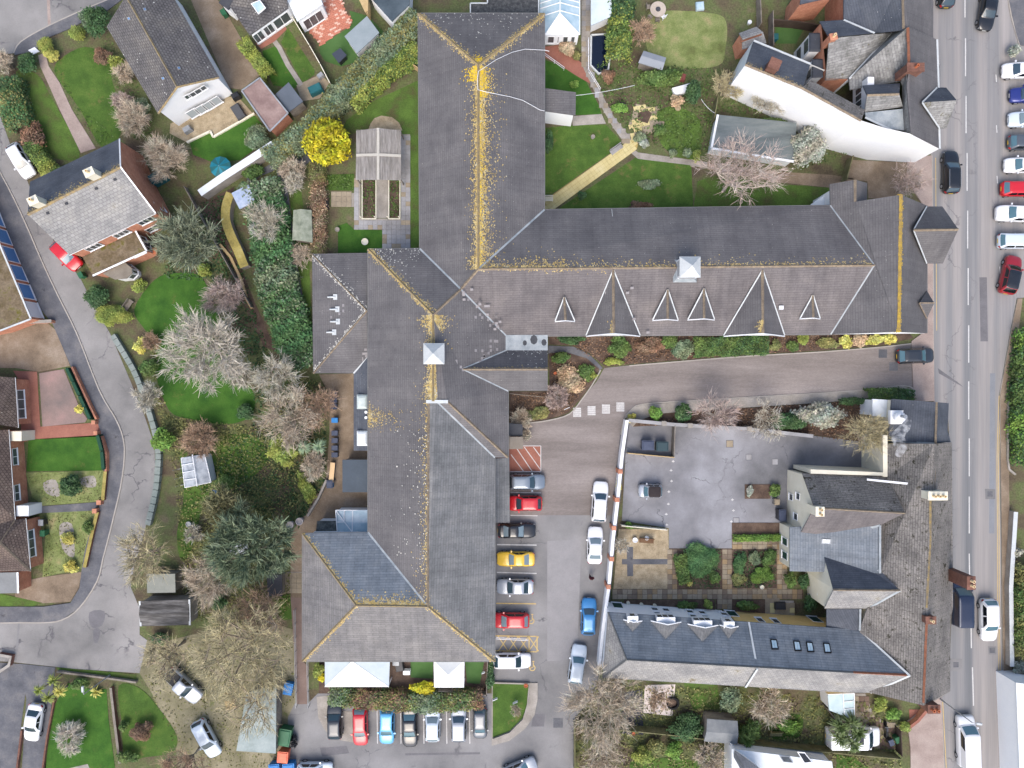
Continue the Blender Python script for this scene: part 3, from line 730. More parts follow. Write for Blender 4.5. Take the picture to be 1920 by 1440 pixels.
def spiky(px, py, r, h, mat_, label, name='palm', cat='palm', heads=1, n=70, trunk_h=None, base=None, w=.09):
    """cordyline / palm: narrow arching leaves radiating from each head"""
    th = trunk_h if trunk_h is not None else h*.7; R = r/PPM
    c = W(px, py, th); t = thing(name, label, cat, (c.x, c.y, 0)); Q = []; m = MB()
    for k in range(heads):
        a0 = 6.283*k/heads; o = Vector((math.cos(a0), math.sin(a0), 0))*(R*.45 if heads > 1 else 0)
        hd = Vector((c.x, c.y, th+rnd.uniform(-.2, .2)))+o
        m.tube((c.x, c.y, 0), hd, .12, .07, 7)
        for i in range(n):
            a = rnd.uniform(0, 6.283); el = rnd.uniform(-.1, 1.2); Ln = R*(1 if heads == 1 else .6)*rnd.uniform(.75, 1.1)
            d = Vector((math.cos(a)*math.cos(el), math.sin(a)*math.cos(el), math.sin(el))); s = Vector((-math.sin(a), math.cos(a), 0))*w/2
            p1 = hd+d*Ln*.55; p2 = hd+d*Ln*.95-Vector((0, 0, Ln*.3))
            Q.append([hd-s*.5, hd+s*.5, p1+s, p1-s]); Q.append([p1-s, p1+s, p2+s*.15, p2-s*.15])
    V = np.array([[tuple(v) for v in q] for q in Q])-np.array(OFF[t]); me = fast_mesh('fronds', V, 4); set_tint(me, rng.uniform(.7, 1.3, len(Q)))
    link('fronds', me, mat_, t); m.build('trunk', B_bark, t)
    return t

# ------------------------------------------------------------------ fences, walls, kerbs, bins, furniture
def fence(pts, h, label, mat_=None, panel=1.8, name='panel_fence', cat='fence', th=.05, cap=None):
    c = catmull([(p[0], p[1]) for p in pts], 1, False) if False else pts
    w = [W(p[0], p[1], h) for p in c]; t = thing(name, label, cat, (w[0].x, w[0].y, 0)); mat_ = mat_ or M_wood
    for a, b in zip(w, w[1:]):
        d = Vector((b.x-a.x, b.y-a.y, 0)); L = d.length; n = max(1, round(L/panel)); u = d/n; an = math.atan2(d.y, d.x)
        for i in range(n):
            p = Vector((a.x, a.y, 0))+u*(i+.5); m = MB(); k = max(2, int(u.length/.15)); bw = (u.length-.1)/k
            for j in range(k):
                q = p+u.normalized()*((j+.5-k/2)*bw); m.box((q.x, q.y, .04), bw*.96, th*(.6 if j % 2 else 1), h-.08+rnd.uniform(-.02, .02), an)
            m.box((p.x, p.y, h-.06), u.length-.1, th*1.8, .05, an)
            m.build('fence_panel', mat_, t)
            q = Vector((a.x, a.y, 0))+u*i; MB().box((q.x, q.y, -.05), .1, .1, h+.1, an, .9).build('post', cap or mat_, t)
        q = Vector((b.x, b.y, 0)); MB().box((q.x, q.y, -.05), .1, .1, h+.1, an, .9).build('post', cap or mat_, t)
    return t
def rail_fence(pts, h, label, mat_, name='handrail', cat='railing', rails=(1.0, .5), step=1.6, r=.03):
    w = [W(p[0], p[1], h) for p in pts]; t = thing(name, label, cat, (w[0].x, w[0].y, 0))
    for a, b in zip(w, w[1:]):
        L = (b-a).length; n = max(1, round(L/step))
        for f in rails: MB().tube((a.x, a.y, h*f), (b.x, b.y, h*f), r, r, 6).build('rail', mat_, t)
        for i in range(n+1):
            p = a.lerp(b, i/n); MB().tube((p.x, p.y, -.02), (p.x, p.y, h), r, r, 6).build('post', mat_, t)
    return t
def wall_line(pts, h, w, label, mat_, cap=None, name='garden_wall', cat='wall', smooth=0, piers=(), pier_mat=None, z0=0.0):
    if smooth: pts = catmull(pts, smooth, False)
    k = [W(p[0], p[1], h) for p in pts]; t = thing(name, label, cat, (k[0].x, k[0].y, z0))
    def run(nm, ww, za, zb, mt, par):
        L, R = strip(k, ww); n = len(k); V = [Vector((v.x, v.y, zb)) for v in L+R]+[Vector((v.x, v.y, za)) for v in L+R]
        F = [[i, n+i, n+i+1, i+1] for i in range(n-1)]+[[i+1, 2*n+i+1, 2*n+i, i] for i in range(n-1)]+[[n+i, 3*n+i, 3*n+i+1, n+i+1] for i in range(n-1)]+[[0, 2*n, 3*n, n], [n-1, 2*n-1, 4*n-1, 3*n-1]]
        return mk(nm, V, F, mt, par, uv=True)
    run('wall_body', w, z0-.05, z0+h-(.06 if cap else 0), mat_, t)
    if cap: run('coping', w+.08, z0+h-.06, z0+h, cap, t)
    for p in piers:
        c = W(p[0], p[1], h); MB().box((c.x, c.y, z0-.05), w+.22, w+.22, h+.2).build('pier', pier_mat or mat_, t, uv=True)
    return t
def kerb(pts, label_name='kerb', smooth=4, w=.14, h=.12, mat_=None):
    return ribbon(label_name, pts, w, -.01, mat_ or M_kerb, None, h+.012, smooth, kind='structure')
def wheelie(px, py, rz, body, lid, label, group=None, s=1.0, z0=0.0):
    c = W(px, py, 1.0); t = thing('wheelie_bin', label, 'bin', (c.x, c.y, z0), group); d = math.radians(rz)
    MB().box((c.x, c.y, z0+.06), .46*s, .56*s, .9*s, d, 1.18).build('bin_body', body, t)
    m = MB(); m.box((c.x, c.y, z0+.96*s), .60*s, .72*s, .07, d, .92); m.box((c.x-math.sin(d)*-.36*s, c.y-math.cos(d)*.36*s, z0+.9*s), .5*s, .06, .06, d); m.build('lid', lid, t)
    for q in (-1, 1):
        X, Y = q*.24*s, -.22*s; x, y = c.x+X*math.cos(d)-Y*math.sin(d), c.y+X*math.sin(d)+Y*math.cos(d)
        MB().tube((x-.03*math.cos(d), y-.03*math.sin(d), z0+.1), (x+.03*math.cos(d), y+.03*math.sin(d), z0+.1), .1, .1, 10).build('wheel', M_black, t)
    return t
def big_bin(px, py, rz, L, w, h, body, lid, label, group=None, z0=0.0):
    c = W(px, py, h); t = thing('waste_container', label, 'bin', (c.x, c.y, z0), group); d = math.radians(rz)
    MB().box((c.x, c.y, z0+.15), L*.94, w*.9, h-.15, d, 1.06).build('bin_body', body, t)
    m = MB(); m.box((c.x, c.y, z0+h), L*1.03, w*1.02, .06, d); m.box((c.x, c.y, z0+h+.06), L*.9, w*.86, .07, d, .9); m.build('lid', lid, t)
    for X, Y in ((-.4, -.35), (.4, -.35), (.4, .35), (-.4, .35)):
        X, Y = X*L, Y*w; x, y = c.x+X*math.cos(d)-Y*math.sin(d), c.y+X*math.sin(d)+Y*math.cos(d)
        MB().tube((x, y-.03, z0+.09), (x, y+.03, z0+.09), .09, .09, 8).build('wheel', M_black, t)
    return t
def planter_pot(px, py, r, h, label, mat_=None, fill=None, name='plant_pot', group=None, z0=0.0):
    c = W(px, py, h); R = r/PPM; t = thing(name, label, 'pot', (c.x, c.y, z0), group)
    MB().lathe((c.x, c.y, z0), [(R*.7, 0), (R*.95, h*.8), (R, h), (R*.8, h), (R*.78, h*.8)], 14).build('pot_body', mat_ or M_terra, t)
    MB().lathe((c.x, c.y, z0+h*.7), [(R*.78, 0), (R*.6, .04)], 12).build('soil', fill or M_soil, t)
    return t
def slab_paving(par, poly, size, mat_, z, rz=0.0, gap=.02, sy=None, h=.04, bond=0.0, jitter=.004):
    """separate paving slabs (about 10 pixels each) laid on a bed, children of that piece of the setting"""
    w = [W(*p) for p in poly]; q = [(v.x, v.y) for v in w]; sy = sy or size; a = math.radians(rz); ca, sa = math.cos(a), math.sin(a)
    loc = [(x*ca+y*sa, -x*sa+y*ca) for x, y in q]; u0 = min(p[0] for p in loc); u1 = max(p[0] for p in loc); v0 = min(p[1] for p in loc); v1 = max(p[1] for p in loc)
    nu, nv = int(math.ceil((u1-u0)/size)), int(math.ceil((v1-v0)/sy)); mes = []
    for k in range(4):
        sx_, sy_ = size-gap, sy-gap; V = [(-sx_/2, -sy_/2, 0), (sx_/2, -sy_/2, 0), (sx_/2, sy_/2, 0), (-sx_/2, sy_/2, 0)]
        b = .012; V2 = V+[(x, y, h-.01) for x, y, _ in V]+[(x*(1-b/sx_*2), y*(1-b/sy_*2), h) for x, y, _ in V]
        F = [[i, (i+1) % 4, 4+(i+1) % 4, 4+i] for i in range(4)]+[[4+i, 4+(i+1) % 4, 8+(i+1) % 4, 8+i] for i in range(4)]+[[8, 9, 10, 11]]
        me = bpy.data.meshes.new('slab'); me.from_pydata(V2, [], F); me.materials.append(mat_[k % len(mat_)]); mes.append(me)
    cnt = 0
    for j in range(nv):
        for i in range(nu):
            u = u0+(i+.5)*size+(bond*size if j % 2 else 0); v = v0+(j+.5)*sy; x, y = u*ca-v*sa, u*sa+v*ca
            if not inside((x, y), q): continue
            o = bpy.data.objects.new('paving_slab', mes[rnd.randint(0, 3)]); COL.objects.link(o); o.parent = par
            o.location = Vector((x, y, z+rnd.uniform(0, jitter)))-OFF[par]; o.rotation_euler = (0, 0, a+rnd.uniform(-.004, .004)); cnt += 1
    return cnt
# ------------------------------------------------------------------ vehicles
def paint(name, rgb, metal=.0, rough=.3):
    return mat('paint_'+name, [rgb], fine=0, rough=rough, spec=.5, metal=metal, coat=.6)
G_car = mat('car_glass', [(44, 66, 76)], fine=0, rough=.04, spec=.8)
G_car_dk = mat('car_glass_dark', [(22, 27, 32)], fine=0, rough=.05, spec=.7)
G_CARS = [G_car, mat('car_glass_sky_teal', [(84, 118, 130)], fine=0, rough=.04, spec=.8), mat('car_glass_sky_pale', [(122, 140, 148)], fine=0, rough=.05, spec=.8), mat('car_glass_sky_mid', [(58, 78, 92)], fine=0, rough=.04, spec=.8)]  # lighter glass tones put the sky's reflection into the base colour
M_tyre = mat('tyre', [(30, 30, 32)], fine=0, rough=.9)
M_rim = mat('wheel_rim', [(170, 172, 176)], fine=0, rough=.35, metal=.6)
M_lamp = mat('headlamp', [(226, 232, 238)], fine=0, rough=.1, spec=.7)
M_tail = mat('tail_lamp', [(176, 22, 26)], fine=0, rough=.2, spec=.6)
M_trim = mat('dark_trim', [(26, 27, 30)], fine=0, rough=.6)
M_plate_y = mat('plate_yellow', [(222, 186, 60)], fine=0, rough=.5)
M_plate_w = mat('plate_white', [(230, 230, 226)], fine=0, rough=.5)
KINDS = {  # L, W, H, windscreen base x, roof front x, roof rear x, rear glass base x (fractions of L from rear to front), belt, nose z, hood z, tail z
 'hatch':  (4.05, 1.76, 1.48, .74, .57, .15, .035, .94, .62, .90, .92),
 'mini':   (3.65, 1.66, 1.50, .77, .60, .12, .03, .92, .62, .88, .92),
 'saloon': (4.60, 1.80, 1.44, .71, .54, .29, .14, .92, .60, .88, .94),
 'estate': (4.70, 1.82, 1.48, .71, .55, .10, .02, .95, .62, .90, .95),
 'suv':    (4.50, 1.88, 1.66, .73, .58, .12, .025, 1.05, .74, 1.02, 1.04),
 'mpv':    (4.20, 1.76, 1.62, .82, .66, .09, .02, .98, .66, .92, .98),
 'coupe':  (3.95, 1.72, 1.34, .68, .52, .30, .14, .86, .58, .82, .88),
 'smart':  (2.75, 1.58, 1.50, .78, .62, .12, .03, .95, .66, .88, .92),
 'van':    (5.20, 1.98, 2.10, .84, .70, .01, .005, 1.20, .80, 1.10, 1.20),
 'pickup': (5.10, 1.85, 1.75, .70, .58, .36, .33, 1.06, .76, 1.02, 1.06),
}
def car(px, py, ang, kind, pm, label, L=None, glass=None, roof_mat=None, rails=False, name=None, z0=.03, group=None, cat='car', side=True, sunroof=False, Wd=None):
    l, w, H, xw, xf, xr, xb, belt, nose, hood, tail = KINDS[kind]
    L = L or l; w = Wd or w; glass = glass or rnd.choice(G_CARS)
    c = W(px, py, .9); a = math.radians(ang); ca, sa = math.cos(a), math.sin(a)
    t = thing(name or ('van' if kind == 'van' else 'pickup_truck' if kind == 'pickup' else 'parked_car'), label, cat, (c.x, c.y, z0), group)
    T = lambda v: Vector((c.x+v[0]*ca-v[1]*sa, c.y+v[0]*sa+v[1]*ca, z0+v[2]))
    X = lambda f: (f-.5)*L
    # lower body: lofted sections from tail to nose
    fs = [0, .006, .02, .05, .10, .17, .25, .35, .45, .55, .65, .72, .80, .87, .92, .96, .985, .996, 1.0]
    def ztop(f):
        if f < .05: return tail-.10*(1-f/.05)**2-(.28 if f < .004 else 0)
        if f < xw: return tail+(belt-tail)*min(1, (f-.05)/.2)
        g = (f-xw)/(1-xw); return hood-(hood-nose)*(g**2.2)-(.12 if f > .998 else 0)
    V, F = [], []
    for f in fs:
        e = abs(2*f-1); hw = w/2*(1-.13*max(0, (e-.5)/.5)**2-.24*max(0, (e-.86)/.14)**2.2)
        if kind == 'van': hw = w/2*(1-.06*max(0, (f-.8)/.2)**2-.10*max(0, (e-.95)/.05)**2)
        zt = ztop(f); lo = .24+.10*max(0, (e-.93)/.07)
        half = [(0, zt+.035), (.45, zt+.03), (.75, zt+.01), (.92, zt-.05), (.99, zt-.14), (1.0, (zt+lo)/2+.05), (.985, lo+.12), (.93, lo), (0, lo-.02)]
        row = [(X(f), y*hw, z) for y, z in half]+[(X(f), -y*hw, z) for y, z in half[-2:0:-1]]
        V += row
    k = 16; n = len(fs)
    for i in range(n-1):
        for j in range(k): F.append([i*k+j, i*k+(j+1) % k, (i+1)*k+(j+1) % k, (i+1)*k+j])
    F += [list(range(k))[::-1], [(n-1)*k+j for j in range(k)]]
    # cabin rings
    def ring(xF, xR, hy, z, rc, bul):
        P = []
        for i in range(5):
            y = -(hy-rc)+2*(hy-rc)*i/4; P.append((xF+bul*(1-(y/hy)**2), y, z))
        for q in (30, 60): P.append((xF-rc+rc*math.cos(math.radians(q)), hy-rc+rc*math.sin(math.radians(q)), z))
        for f_ in (0, .05, .46, .51, .93, 1): P.append((xF-rc-(xF-xR-2*rc)*f_, hy, z))
        for q in (120, 150): P.append((xR+rc+rc*math.cos(math.radians(q)), hy-rc+rc*math.sin(math.radians(q)), z))
        for i in range(5):
            y = (hy-rc)-2*(hy-rc)*i/4; P.append((xR-bul*.6*(1-(y/hy)**2), y, z))
        for q in (210, 240): P.append((xR+rc+rc*math.cos(math.radians(q)), -(hy-rc)+rc*math.sin(math.radians(q)), z))
        for f_ in (1, .93, .51, .46, .05, 0): P.append((xF-rc-(xF-xR-2*rc)*f_, -hy, z))
        for q in (300, 330): P.append((xF-rc+rc*math.cos(math.radians(q)), -(hy-rc)+rc*math.sin(math.radians(q)), z))
        return [Vector(p) for p in P]
    wb, wt = w*.475, w*(.38 if kind != 'van' else .45)
    r0 = ring(X(xw), X(xb), wb, belt-.02, .16, .10); r1 = ring(X(xf), X(xr), wt, H-.07, .14, .06)
    lv = [r0]+[[p.lerp(q, f_)+Vector((0, 0, .03*math.sin(math.pi*f_))) for p, q in zip(r0, r1)] for f_ in (.10, .50, .90)]+[r1]
    lv.append(ring(X(xf)-.10, X(xr)+.10, wt-.10, H-.015, .12, .05)); q_ = (X(xf)-X(xr)); lv.append(ring(X(xf)-.30*q_, X(xr)+.28*q_, wt-.34, H, .10, .02))
    NR = 30; glassF = {'windscreen': [], 'rear_window': [], 'sl0': [], 'sl1': [], 'sr0': [], 'sr1': []}; CV = []; CF = []
    for r in lv: CV += r
    sec = {}
    for i in (0, 1, 2, 3): sec[i] = 'windscreen'
    for i in (15, 16, 17, 18): sec[i] = 'rear_window'
    sec[8] = 'sl0'; sec[10] = 'sl1'; sec[25] = 'sr0'; sec[23] = 'sr1'
    if kind == 'van':
        for i in (15, 16, 17, 18, 10, 23): sec.pop(i)
    rp = []
    for li in range(len(lv)-1):
        for i in range(NR):
            q = [li*NR+i, li*NR+(i+1) % NR, (li+1)*NR+(i+1) % NR, (li+1)*NR+i]
            if li in (1, 2) and i in sec: glassF[sec[i]].append(q)
            elif li >= 4 and roof_mat: rp.append(q)
            else: CF.append(q)
    capf = [(len(lv)-1)*NR+i for i in range(NR)]
    (rp if roof_mat else CF).append(capf)
    b = MB(); b.add([T(v) for v in V], F); b.add([T(v) for v in CV], CF)
    body = b.build('body', pm, t, smooth=True)
    if roof_mat: MB().add([T(v) for v in CV], rp).build('roof_panel', roof_mat, t, smooth=True)
    for nm, fl in glassF.items():
        if not fl: continue
        used = sorted({i for q in fl for i in q}); mp = {u: i for i, u in enumerate(used)}
        mk({'s': 'side_window'}.get(nm[0], nm) if nm[:2] in ('sl', 'sr') else nm, [T(CV[u]) for u in used], [[mp[i] for i in q] for q in fl], glass if nm in ('windscreen', 'rear_window') else G_car_dk, t, smooth=True)
    # lamps, mirrors, wheels, plates
    for s in (-1, 1):
        MB().add([T(v) for v in [(L/2-.10, s*w*.30, nose-.03), (L/2-.16, s*w*.42, nose-.02), (L/2-.42, s*w*.435, nose+.06), (L/2-.30, s*w*.32, nose+.06),
            (L/2-.10, s*w*.30, nose-.15), (L/2-.16, s*w*.43, nose-.14), (L/2-.42, s*w*.45, nose-.06)]], [[0, 1, 2, 3], [0, 4, 5, 1], [1, 5, 6, 2]]).build('headlight', M_lamp, t)
        MB().box((0, 0, 0), 1, 1, 1)
        m = MB(); V8 = [(-L/2+.02, s*w*.34, tail-.32), (-L/2+.26, s*w*.455, tail-.28), (-L/2+.24, s*w*.45, tail-.07), (-L/2+.05, s*w*.34, tail-.07)]
        m.add([T(v) for v in V8]+[T((v[0]-.035, v[1]*1.04, v[2]+.02)) for v in V8], BF); m.build('tail_light', M_tail, t)
        q = boxV((X(xw)-.28, s*(w/2+.08), belt-.02), .16, .20, .13); MB().add([T(v) for v in q], BF).build('mirror', pm, t)
        for fx in (.185, .80):
            y = s*(w/2-.09); p = (X(fx), y, .31)
            wh = MB().tube(T((X(fx), y-s*.11, .31)), T((X(fx), y+s*.10, .31)), .31, .31, 16).build('wheel', M_tyre, t)
            MB().tube(T((X(fx), y+s*.10, .31)), T((X(fx), y+s*.115, .31)), .20, .19, 12).build('rim', M_rim, wh)
    MB().add([T(v) for v in boxV((L/2-.005, 0, .42), .03, .5, .11)], BF).build('number_plate', M_plate_w, t)
    MB().add([T(v) for v in boxV((-L/2-.005, 0, .55), .03, .5, .11)], BF).build('number_plate', M_plate_y, t)
    gr = MB().add([T(v) for v in boxV((L/2-.03, 0, .5), .05, w*.5, .14)], BF).build('grille', M_trim, t)
    MB().tube(T((X(xw)+.02, -w*.3, belt+.06)), T((X(xw)-.02, w*.12, belt+.10)), .014, .014, 4).build('wiper', M_trim, t)
    if rails:
        for s in (-1, 1): MB().tube(T((X(xf)-.15, s*(wt-.04), H+.03)), T((X(xr)+.15, s*(wt-.04), H+.03)), .025, .025, 6).build('roof_rail', M_rim, t)
    if sunroof:
        m = MB(); m.add([T(v) for v in boxV((X((xf+xr)/2+.03), 0, H-.01), (xf-xr)*L*.6, wt*1.3, .02)], BF); m.build('sunroof', G_car_dk, t)
    if kind == 'pickup':
        m = MB(); x0, x1 = X(.02), X(.34); m.add([T(v) for v in boxV(((x0+x1)/2, 0, 1.10), x1-x0, w*.8, .03)], BF); m.build('load_bed', M_trim, t)
    return t
P_white = paint('white', (238, 240, 242)); P_silver = paint('silver', (176, 182, 190), .35, .32); P_black = paint('black', (26, 28, 32), 0, .2)
P_grey = paint('grey', (92, 98, 106), .3, .32); P_dkgrey = paint('dark_grey', (52, 57, 64), .3, .3); P_red = paint('red', (200, 24, 38)); P_dkred = paint('deep_red', (150, 20, 34))
P_sky = paint('sky_blue', (96, 176, 226), .2, .3); P_blue = paint('mid_blue', (62, 136, 196), .2, .3); P_navy = paint('navy', (26, 40, 66), .2, .25); P_yel = paint('yellow', (232, 188, 52))
P_slate = paint('slate_blue', (128, 140, 152), .35, .32); P_ice = paint('ice_white', (214, 226, 236), .1, .3); P_royal = paint('royal_blue', (40, 54, 130), .2, .3)
P_softtop = mat('soft_top', [(50, 44, 46), (60, 54, 54)], 2, .9, .05, 8)
# ------------------------------------------------------------------ ground, roads, paths
mk('ground', [Vector((-260, -220, 0)), Vector((260, -220, 0)), Vector((260, 220, 0)), Vector((-260, 220, 0))], [[0, 1, 2, 3]], M_ground, kind='structure')
M_p1 = mat('patch_dark', [(104, 103, 106), (122, 120, 123)], .6, .9, .1, 9); M_p2 = mat('patch_pale', [(142, 141, 142), (154, 152, 153)], .6, .9, .08, 9)
# main road on the right, its pavements, kerbs, markings
RW = [(1745, -300), (1745, 300), (1747, 450), (1748, 620), (1750, 750), (1756, 900), (1762, 1100), (1763, 1310), (1768, 1440), (1776, 1750)]
RE = [(1892, 1750), (1885, 1440), (1878, 1200), (1876, 1000), (1874, 860), (1873, 740), (1880, 700), (1894, 620), (1906, 560), (2050, 540), (2050, -300)]
ROAD = sheet('road', RW+RE, M_road, .03)
sheet('pavement', [(1700, 296), (1746, 292), (1748, 450), (1749, 620), (1751, 752), (1712, 752), (1708, 640), (1735, 620), (1735, 392), (1700, 340)], M_pave, .135, .14)
sheet('pavement', [(1706, 1400), (1700, 1352), (1728, 1330), (1764, 1304), (1769, 1440), (1777, 1750), (1712, 1750)], M_pave, .135, .14)
sheet('pavement', [(1747, 756), (1752, 752), (1757, 900), (1763, 1100), (1764, 1306), (1752, 1310)], M_pave, .13, .14)
sheet('pavement', [(1907, 560), (1895, 620), (1881, 700), (1874, 742), (1875, 860), (1877, 1000), (1879, 1200), (1886, 1440), (1893, 1750), (1912, 1750), (1900, 1440), (1895, 1200), (1892, 1000), (1890, 860), (1889, 760), (1896, 700), (1906, 640), (1916, 560)], M_dirt, .135, .14)
sheet('pavement', [(1888, -300), (1890, 0), (1903, 60), (1911, 85), (1960, 92), (1960, -300)], M_dark, .14, .14)
kerb([(1889, -10), (1895, 30), (1904, 62), (1911, 86)], smooth=3); kerb([(1746, 292), (1748, 450), (1749, 620), (1750, 752)], smooth=1)
kerb([(1908, 560), (1896, 620), (1882, 700), (1875, 742), (1876, 860), (1878, 1000), (1880, 1200), (1887, 1440)], smooth=3)
kerb([(1763, 1306), (1769, 1440)], smooth=1)
for x0, y0, x1, y1 in [(1807, -40, 1808, -60), (1809, 0, 1809, 33), (1810, 72, 1810, 143), (1811, 180, 1811, 250), (1813, 287, 1813, 358), (1814, 395, 1814, 466), (1815, 503, 1815, 572), (1816, 610, 1816, 680), (1816, 715, 1816, 786), (1817, 822, 1817, 893), (1817, 931, 1817, 1000), (1817, 1038, 1818, 1105), (1820, 1144, 1821, 1215), (1823, 1251, 1825, 1323), (1827, 1360, 1829, 1430)]:
    ribbon('lane_marking', [(x0, y0), (x1, y1)], .13, .036, M_paint, ROAD)
for d in (0, 3): ribbon('yellow_line', [(1876-d, 742), (1872-d, 860), (1873-d, 1000), (1874-d, 1200), (1881-d, 1440)], .07, .036, M_paint_yel, ROAD, smooth=3)
ribbon('yellow_line', [(1754, 296), (1756, 620)], .07, .036, M_paint_yel, ROAD); ribbon('yellow_line', [(1767, 1312), (1774, 1440)], .09, .036, M_paint_yel, ROAD)
for q, mt in (([(1836, 520), (1850, 520), (1852, 640), (1838, 640)], M_p1), ([(1856, 700), (1866, 700), (1864, 1000), (1854, 1000)], mat('patch_blue', [(128, 132, 138), (140, 143, 148)], .5, .9, .08, 9)), ([(1758, 690), (1800, 720), (1806, 726), (1760, 700)], M_p1)): sheet('tarmac_patch', q, mt, .0335, par=ROAD)
for x, y, s in ((1856, 926, 16), (1792, 1246, 20), (1860, 1219, 13)):
    sheet('tarmac_patch', [(x-s*.6, y-s*.6), (x+s*.6, y-s*.55), (x+s*.6, y+s*.6), (x-s*.55, y+s*.6)], M_park, .036, par=ROAD)
    sheet('manhole_cover', [(x-5, y-5), (x+5, y-5), (x+5, y+5), (x-5, y+5)], M_dark, .040, par=ROAD)
for x, y in ((1867, 140), (1868, 235), (1869, 330), (1872, 405), (1874, 500)):
    ribbon('parking_dash', [(x, y), (x+1, y+14)], .10, .036, M_paint, ROAD)
# block-paved service drive and car park
DRIVE = mk('driveway', *(lambda w: (w, [list(range(len(w)))]))([W(*p)+Vector((0, 0, .045)) for p in
    [(1749, 640), (1712, 643), (1650, 650), (1540, 659), (1400, 667), (1250, 679), (1180, 685), (1133, 690), (1118, 716), (1096, 742), (1068, 776), (1030, 788), (985, 794), (930, 800), (930, 966), (1148, 966), (1164, 812), (1170, 786), (1182, 768), (1204, 757), (1300, 750), (1420, 743), (1600, 732), (1692, 722), (1749, 735)]][::-1]), M_block, None, uv=True, kind='structure')
PARK = sheet('car_park', [(925, 966), (1148, 966), (1136, 1100), (1122, 1270), (1112, 1310), (1078, 1345), (1078, 1440), (1078, 1560), (540, 1560), (540, 1345), (553, 1318), (578, 1318), (596, 1300), (925, 1300)], M_park, .035)
for q, mt in (([(1026, 1014), (1090, 1012), (1082, 1236), (1026, 1240)], M_p2), ([(1000, 1338), (1022, 1338), (1020, 1362), (996, 1362)], M_p1), ([(600, 1402), (650, 1398), (655, 1412), (604, 1418)], M_p1), ([(760, 1412), (900, 1410), (900, 1414), (760, 1416)], M_p1)): sheet('tarmac_patch', q, mt, .0385, par=PARK)
sheet('loading_bay', [(955, 838), (1014, 836), (1014, 884), (955, 884)], M_red_pave, .052, par=DRIVE)
for a, b in [((956, 836), (1014, 836)), ((1014, 836), (1014, 884)), ((956, 884), (1014, 884)), ((958, 852), (982, 884)), ((967, 838), (998, 884)), ((983, 838), (1013, 880)), ((1000, 838), (1014, 857))]:
    ribbon('bay_marking', [a, b], .09, .057, M_paint, DRIVE)
for a, b in [((957, 923), (1014, 924)), ((957, 966), (1008, 967))]: ribbon('bay_marking', [a, b], .09, .05, M_paint, DRIVE)
for a, b, mt in [((932, 1021), (1006, 1022), M_paint), ((932, 1073), (1006, 1075), M_paint), ((930, 1131), (1005, 1132), M_paint_yel)]:
    ribbon('bay_marking', [a, b], .13, .041, mt, PARK)
for x0 in (707, 751, 794, 837, 880): ribbon('bay_marking', [(x0, 1322), (x0+1, 1394)], .10, .041, M_paint, PARK)
# disabled-bay hatching and wheelchair symbols
for a, b in [((929, 1192), (1007, 1193)), ((1007, 1192), (1007, 1222)), ((929, 1220), (1007, 1222)), ((992, 1192), (992, 1221))]: ribbon('hatch_marking', [a, b], .12, .041, M_paint_yel, PARK)
for i in range(4):
    x = 934+i*19
    ribbon('hatch_marking', [(x, 1193), (x+19, 1221)], .10, .046, M_paint_yel, PARK); ribbon('hatch_marking', [(x, 1221), (x+19, 1193)], .10, .051, M_paint_yel, PARK)
for cx, cy in ((996, 1164), (998, 1252)):
    ring = [(cx+5.2*math.cos(math.radians(q)), cy+5.2*math.sin(math.radians(q))) for q in range(-60, 235, 15)]
    ribbon('wheelchair_symbol', ring, .10, .042, M_paint_yel, PARK)
    ribbon('wheelchair_symbol', [(cx+2, cy-10), (cx+2, cy-2), (cx-4, cy+1), (cx-6, cy-3)], .09, .047, M_paint_yel, PARK)
    ribbon('wheelchair_symbol', [(cx+2, cy-11), (cx+2, cy-13)], .22, .047, M_paint_yel, PARK)
# speed cushion of white blocks across the drive
mb_me = None
for bx, by in ((1082, 773), (1109, 770), (1136, 767), (1163, 763)):
    for i in range(6):
        for j in range(5):
            c = W(bx-6.2+i*2.5, by-7+j*3.5); V = boxV((c.x, c.y, .045), .128+rnd.uniform(0, .02), .185, .010, 0)
            if i == j == 0 or mb_me is None: blk = MB(); mb_me = blk
            mb_me.add(V, BF)
    mb_me.build('white_block_marking', M_paint, DRIVE, kind='stuff'); mb_me = None
for x, y, s in ((1010+175/4.8, 1355, 9), (1655, 663, 8), (1675, 687, 8)):
    sheet('manhole_cover', [(x-s, y-s), (x+s, y-s), (x+s, y+s), (x-s, y+s)], M_dark, .052, par=DRIVE if x > 1100 else PARK)
sheet('pavement', [(1177, 790), (1172, 778), (1188, 764), (1206, 759), (1300, 752), (1420, 745), (1600, 734), (1690, 724), (1716, 731), (1716, 740), (1650, 745), (1540, 755), (1400, 764), (1300, 770), (1230, 776), (1195, 790), (1186, 800)], M_conc, .15, .14)
kerb([(1164, 815), (1170, 787), (1183, 769), (1205, 758), (1300, 751), (1420, 744), (1600, 733), (1690, 723), (1716, 731)], smooth=3)
kerb([(1712, 644), (1650, 651), (1540, 660), (1400, 668), (1250, 680), (1180, 686)], smooth=3)
sheet('planting_strip', [(1163, 810), (1175, 790), (1180, 795), (1160, 960), (1142, 1140), (1132, 1150), (1145, 990)], M_dark, .06, .06)
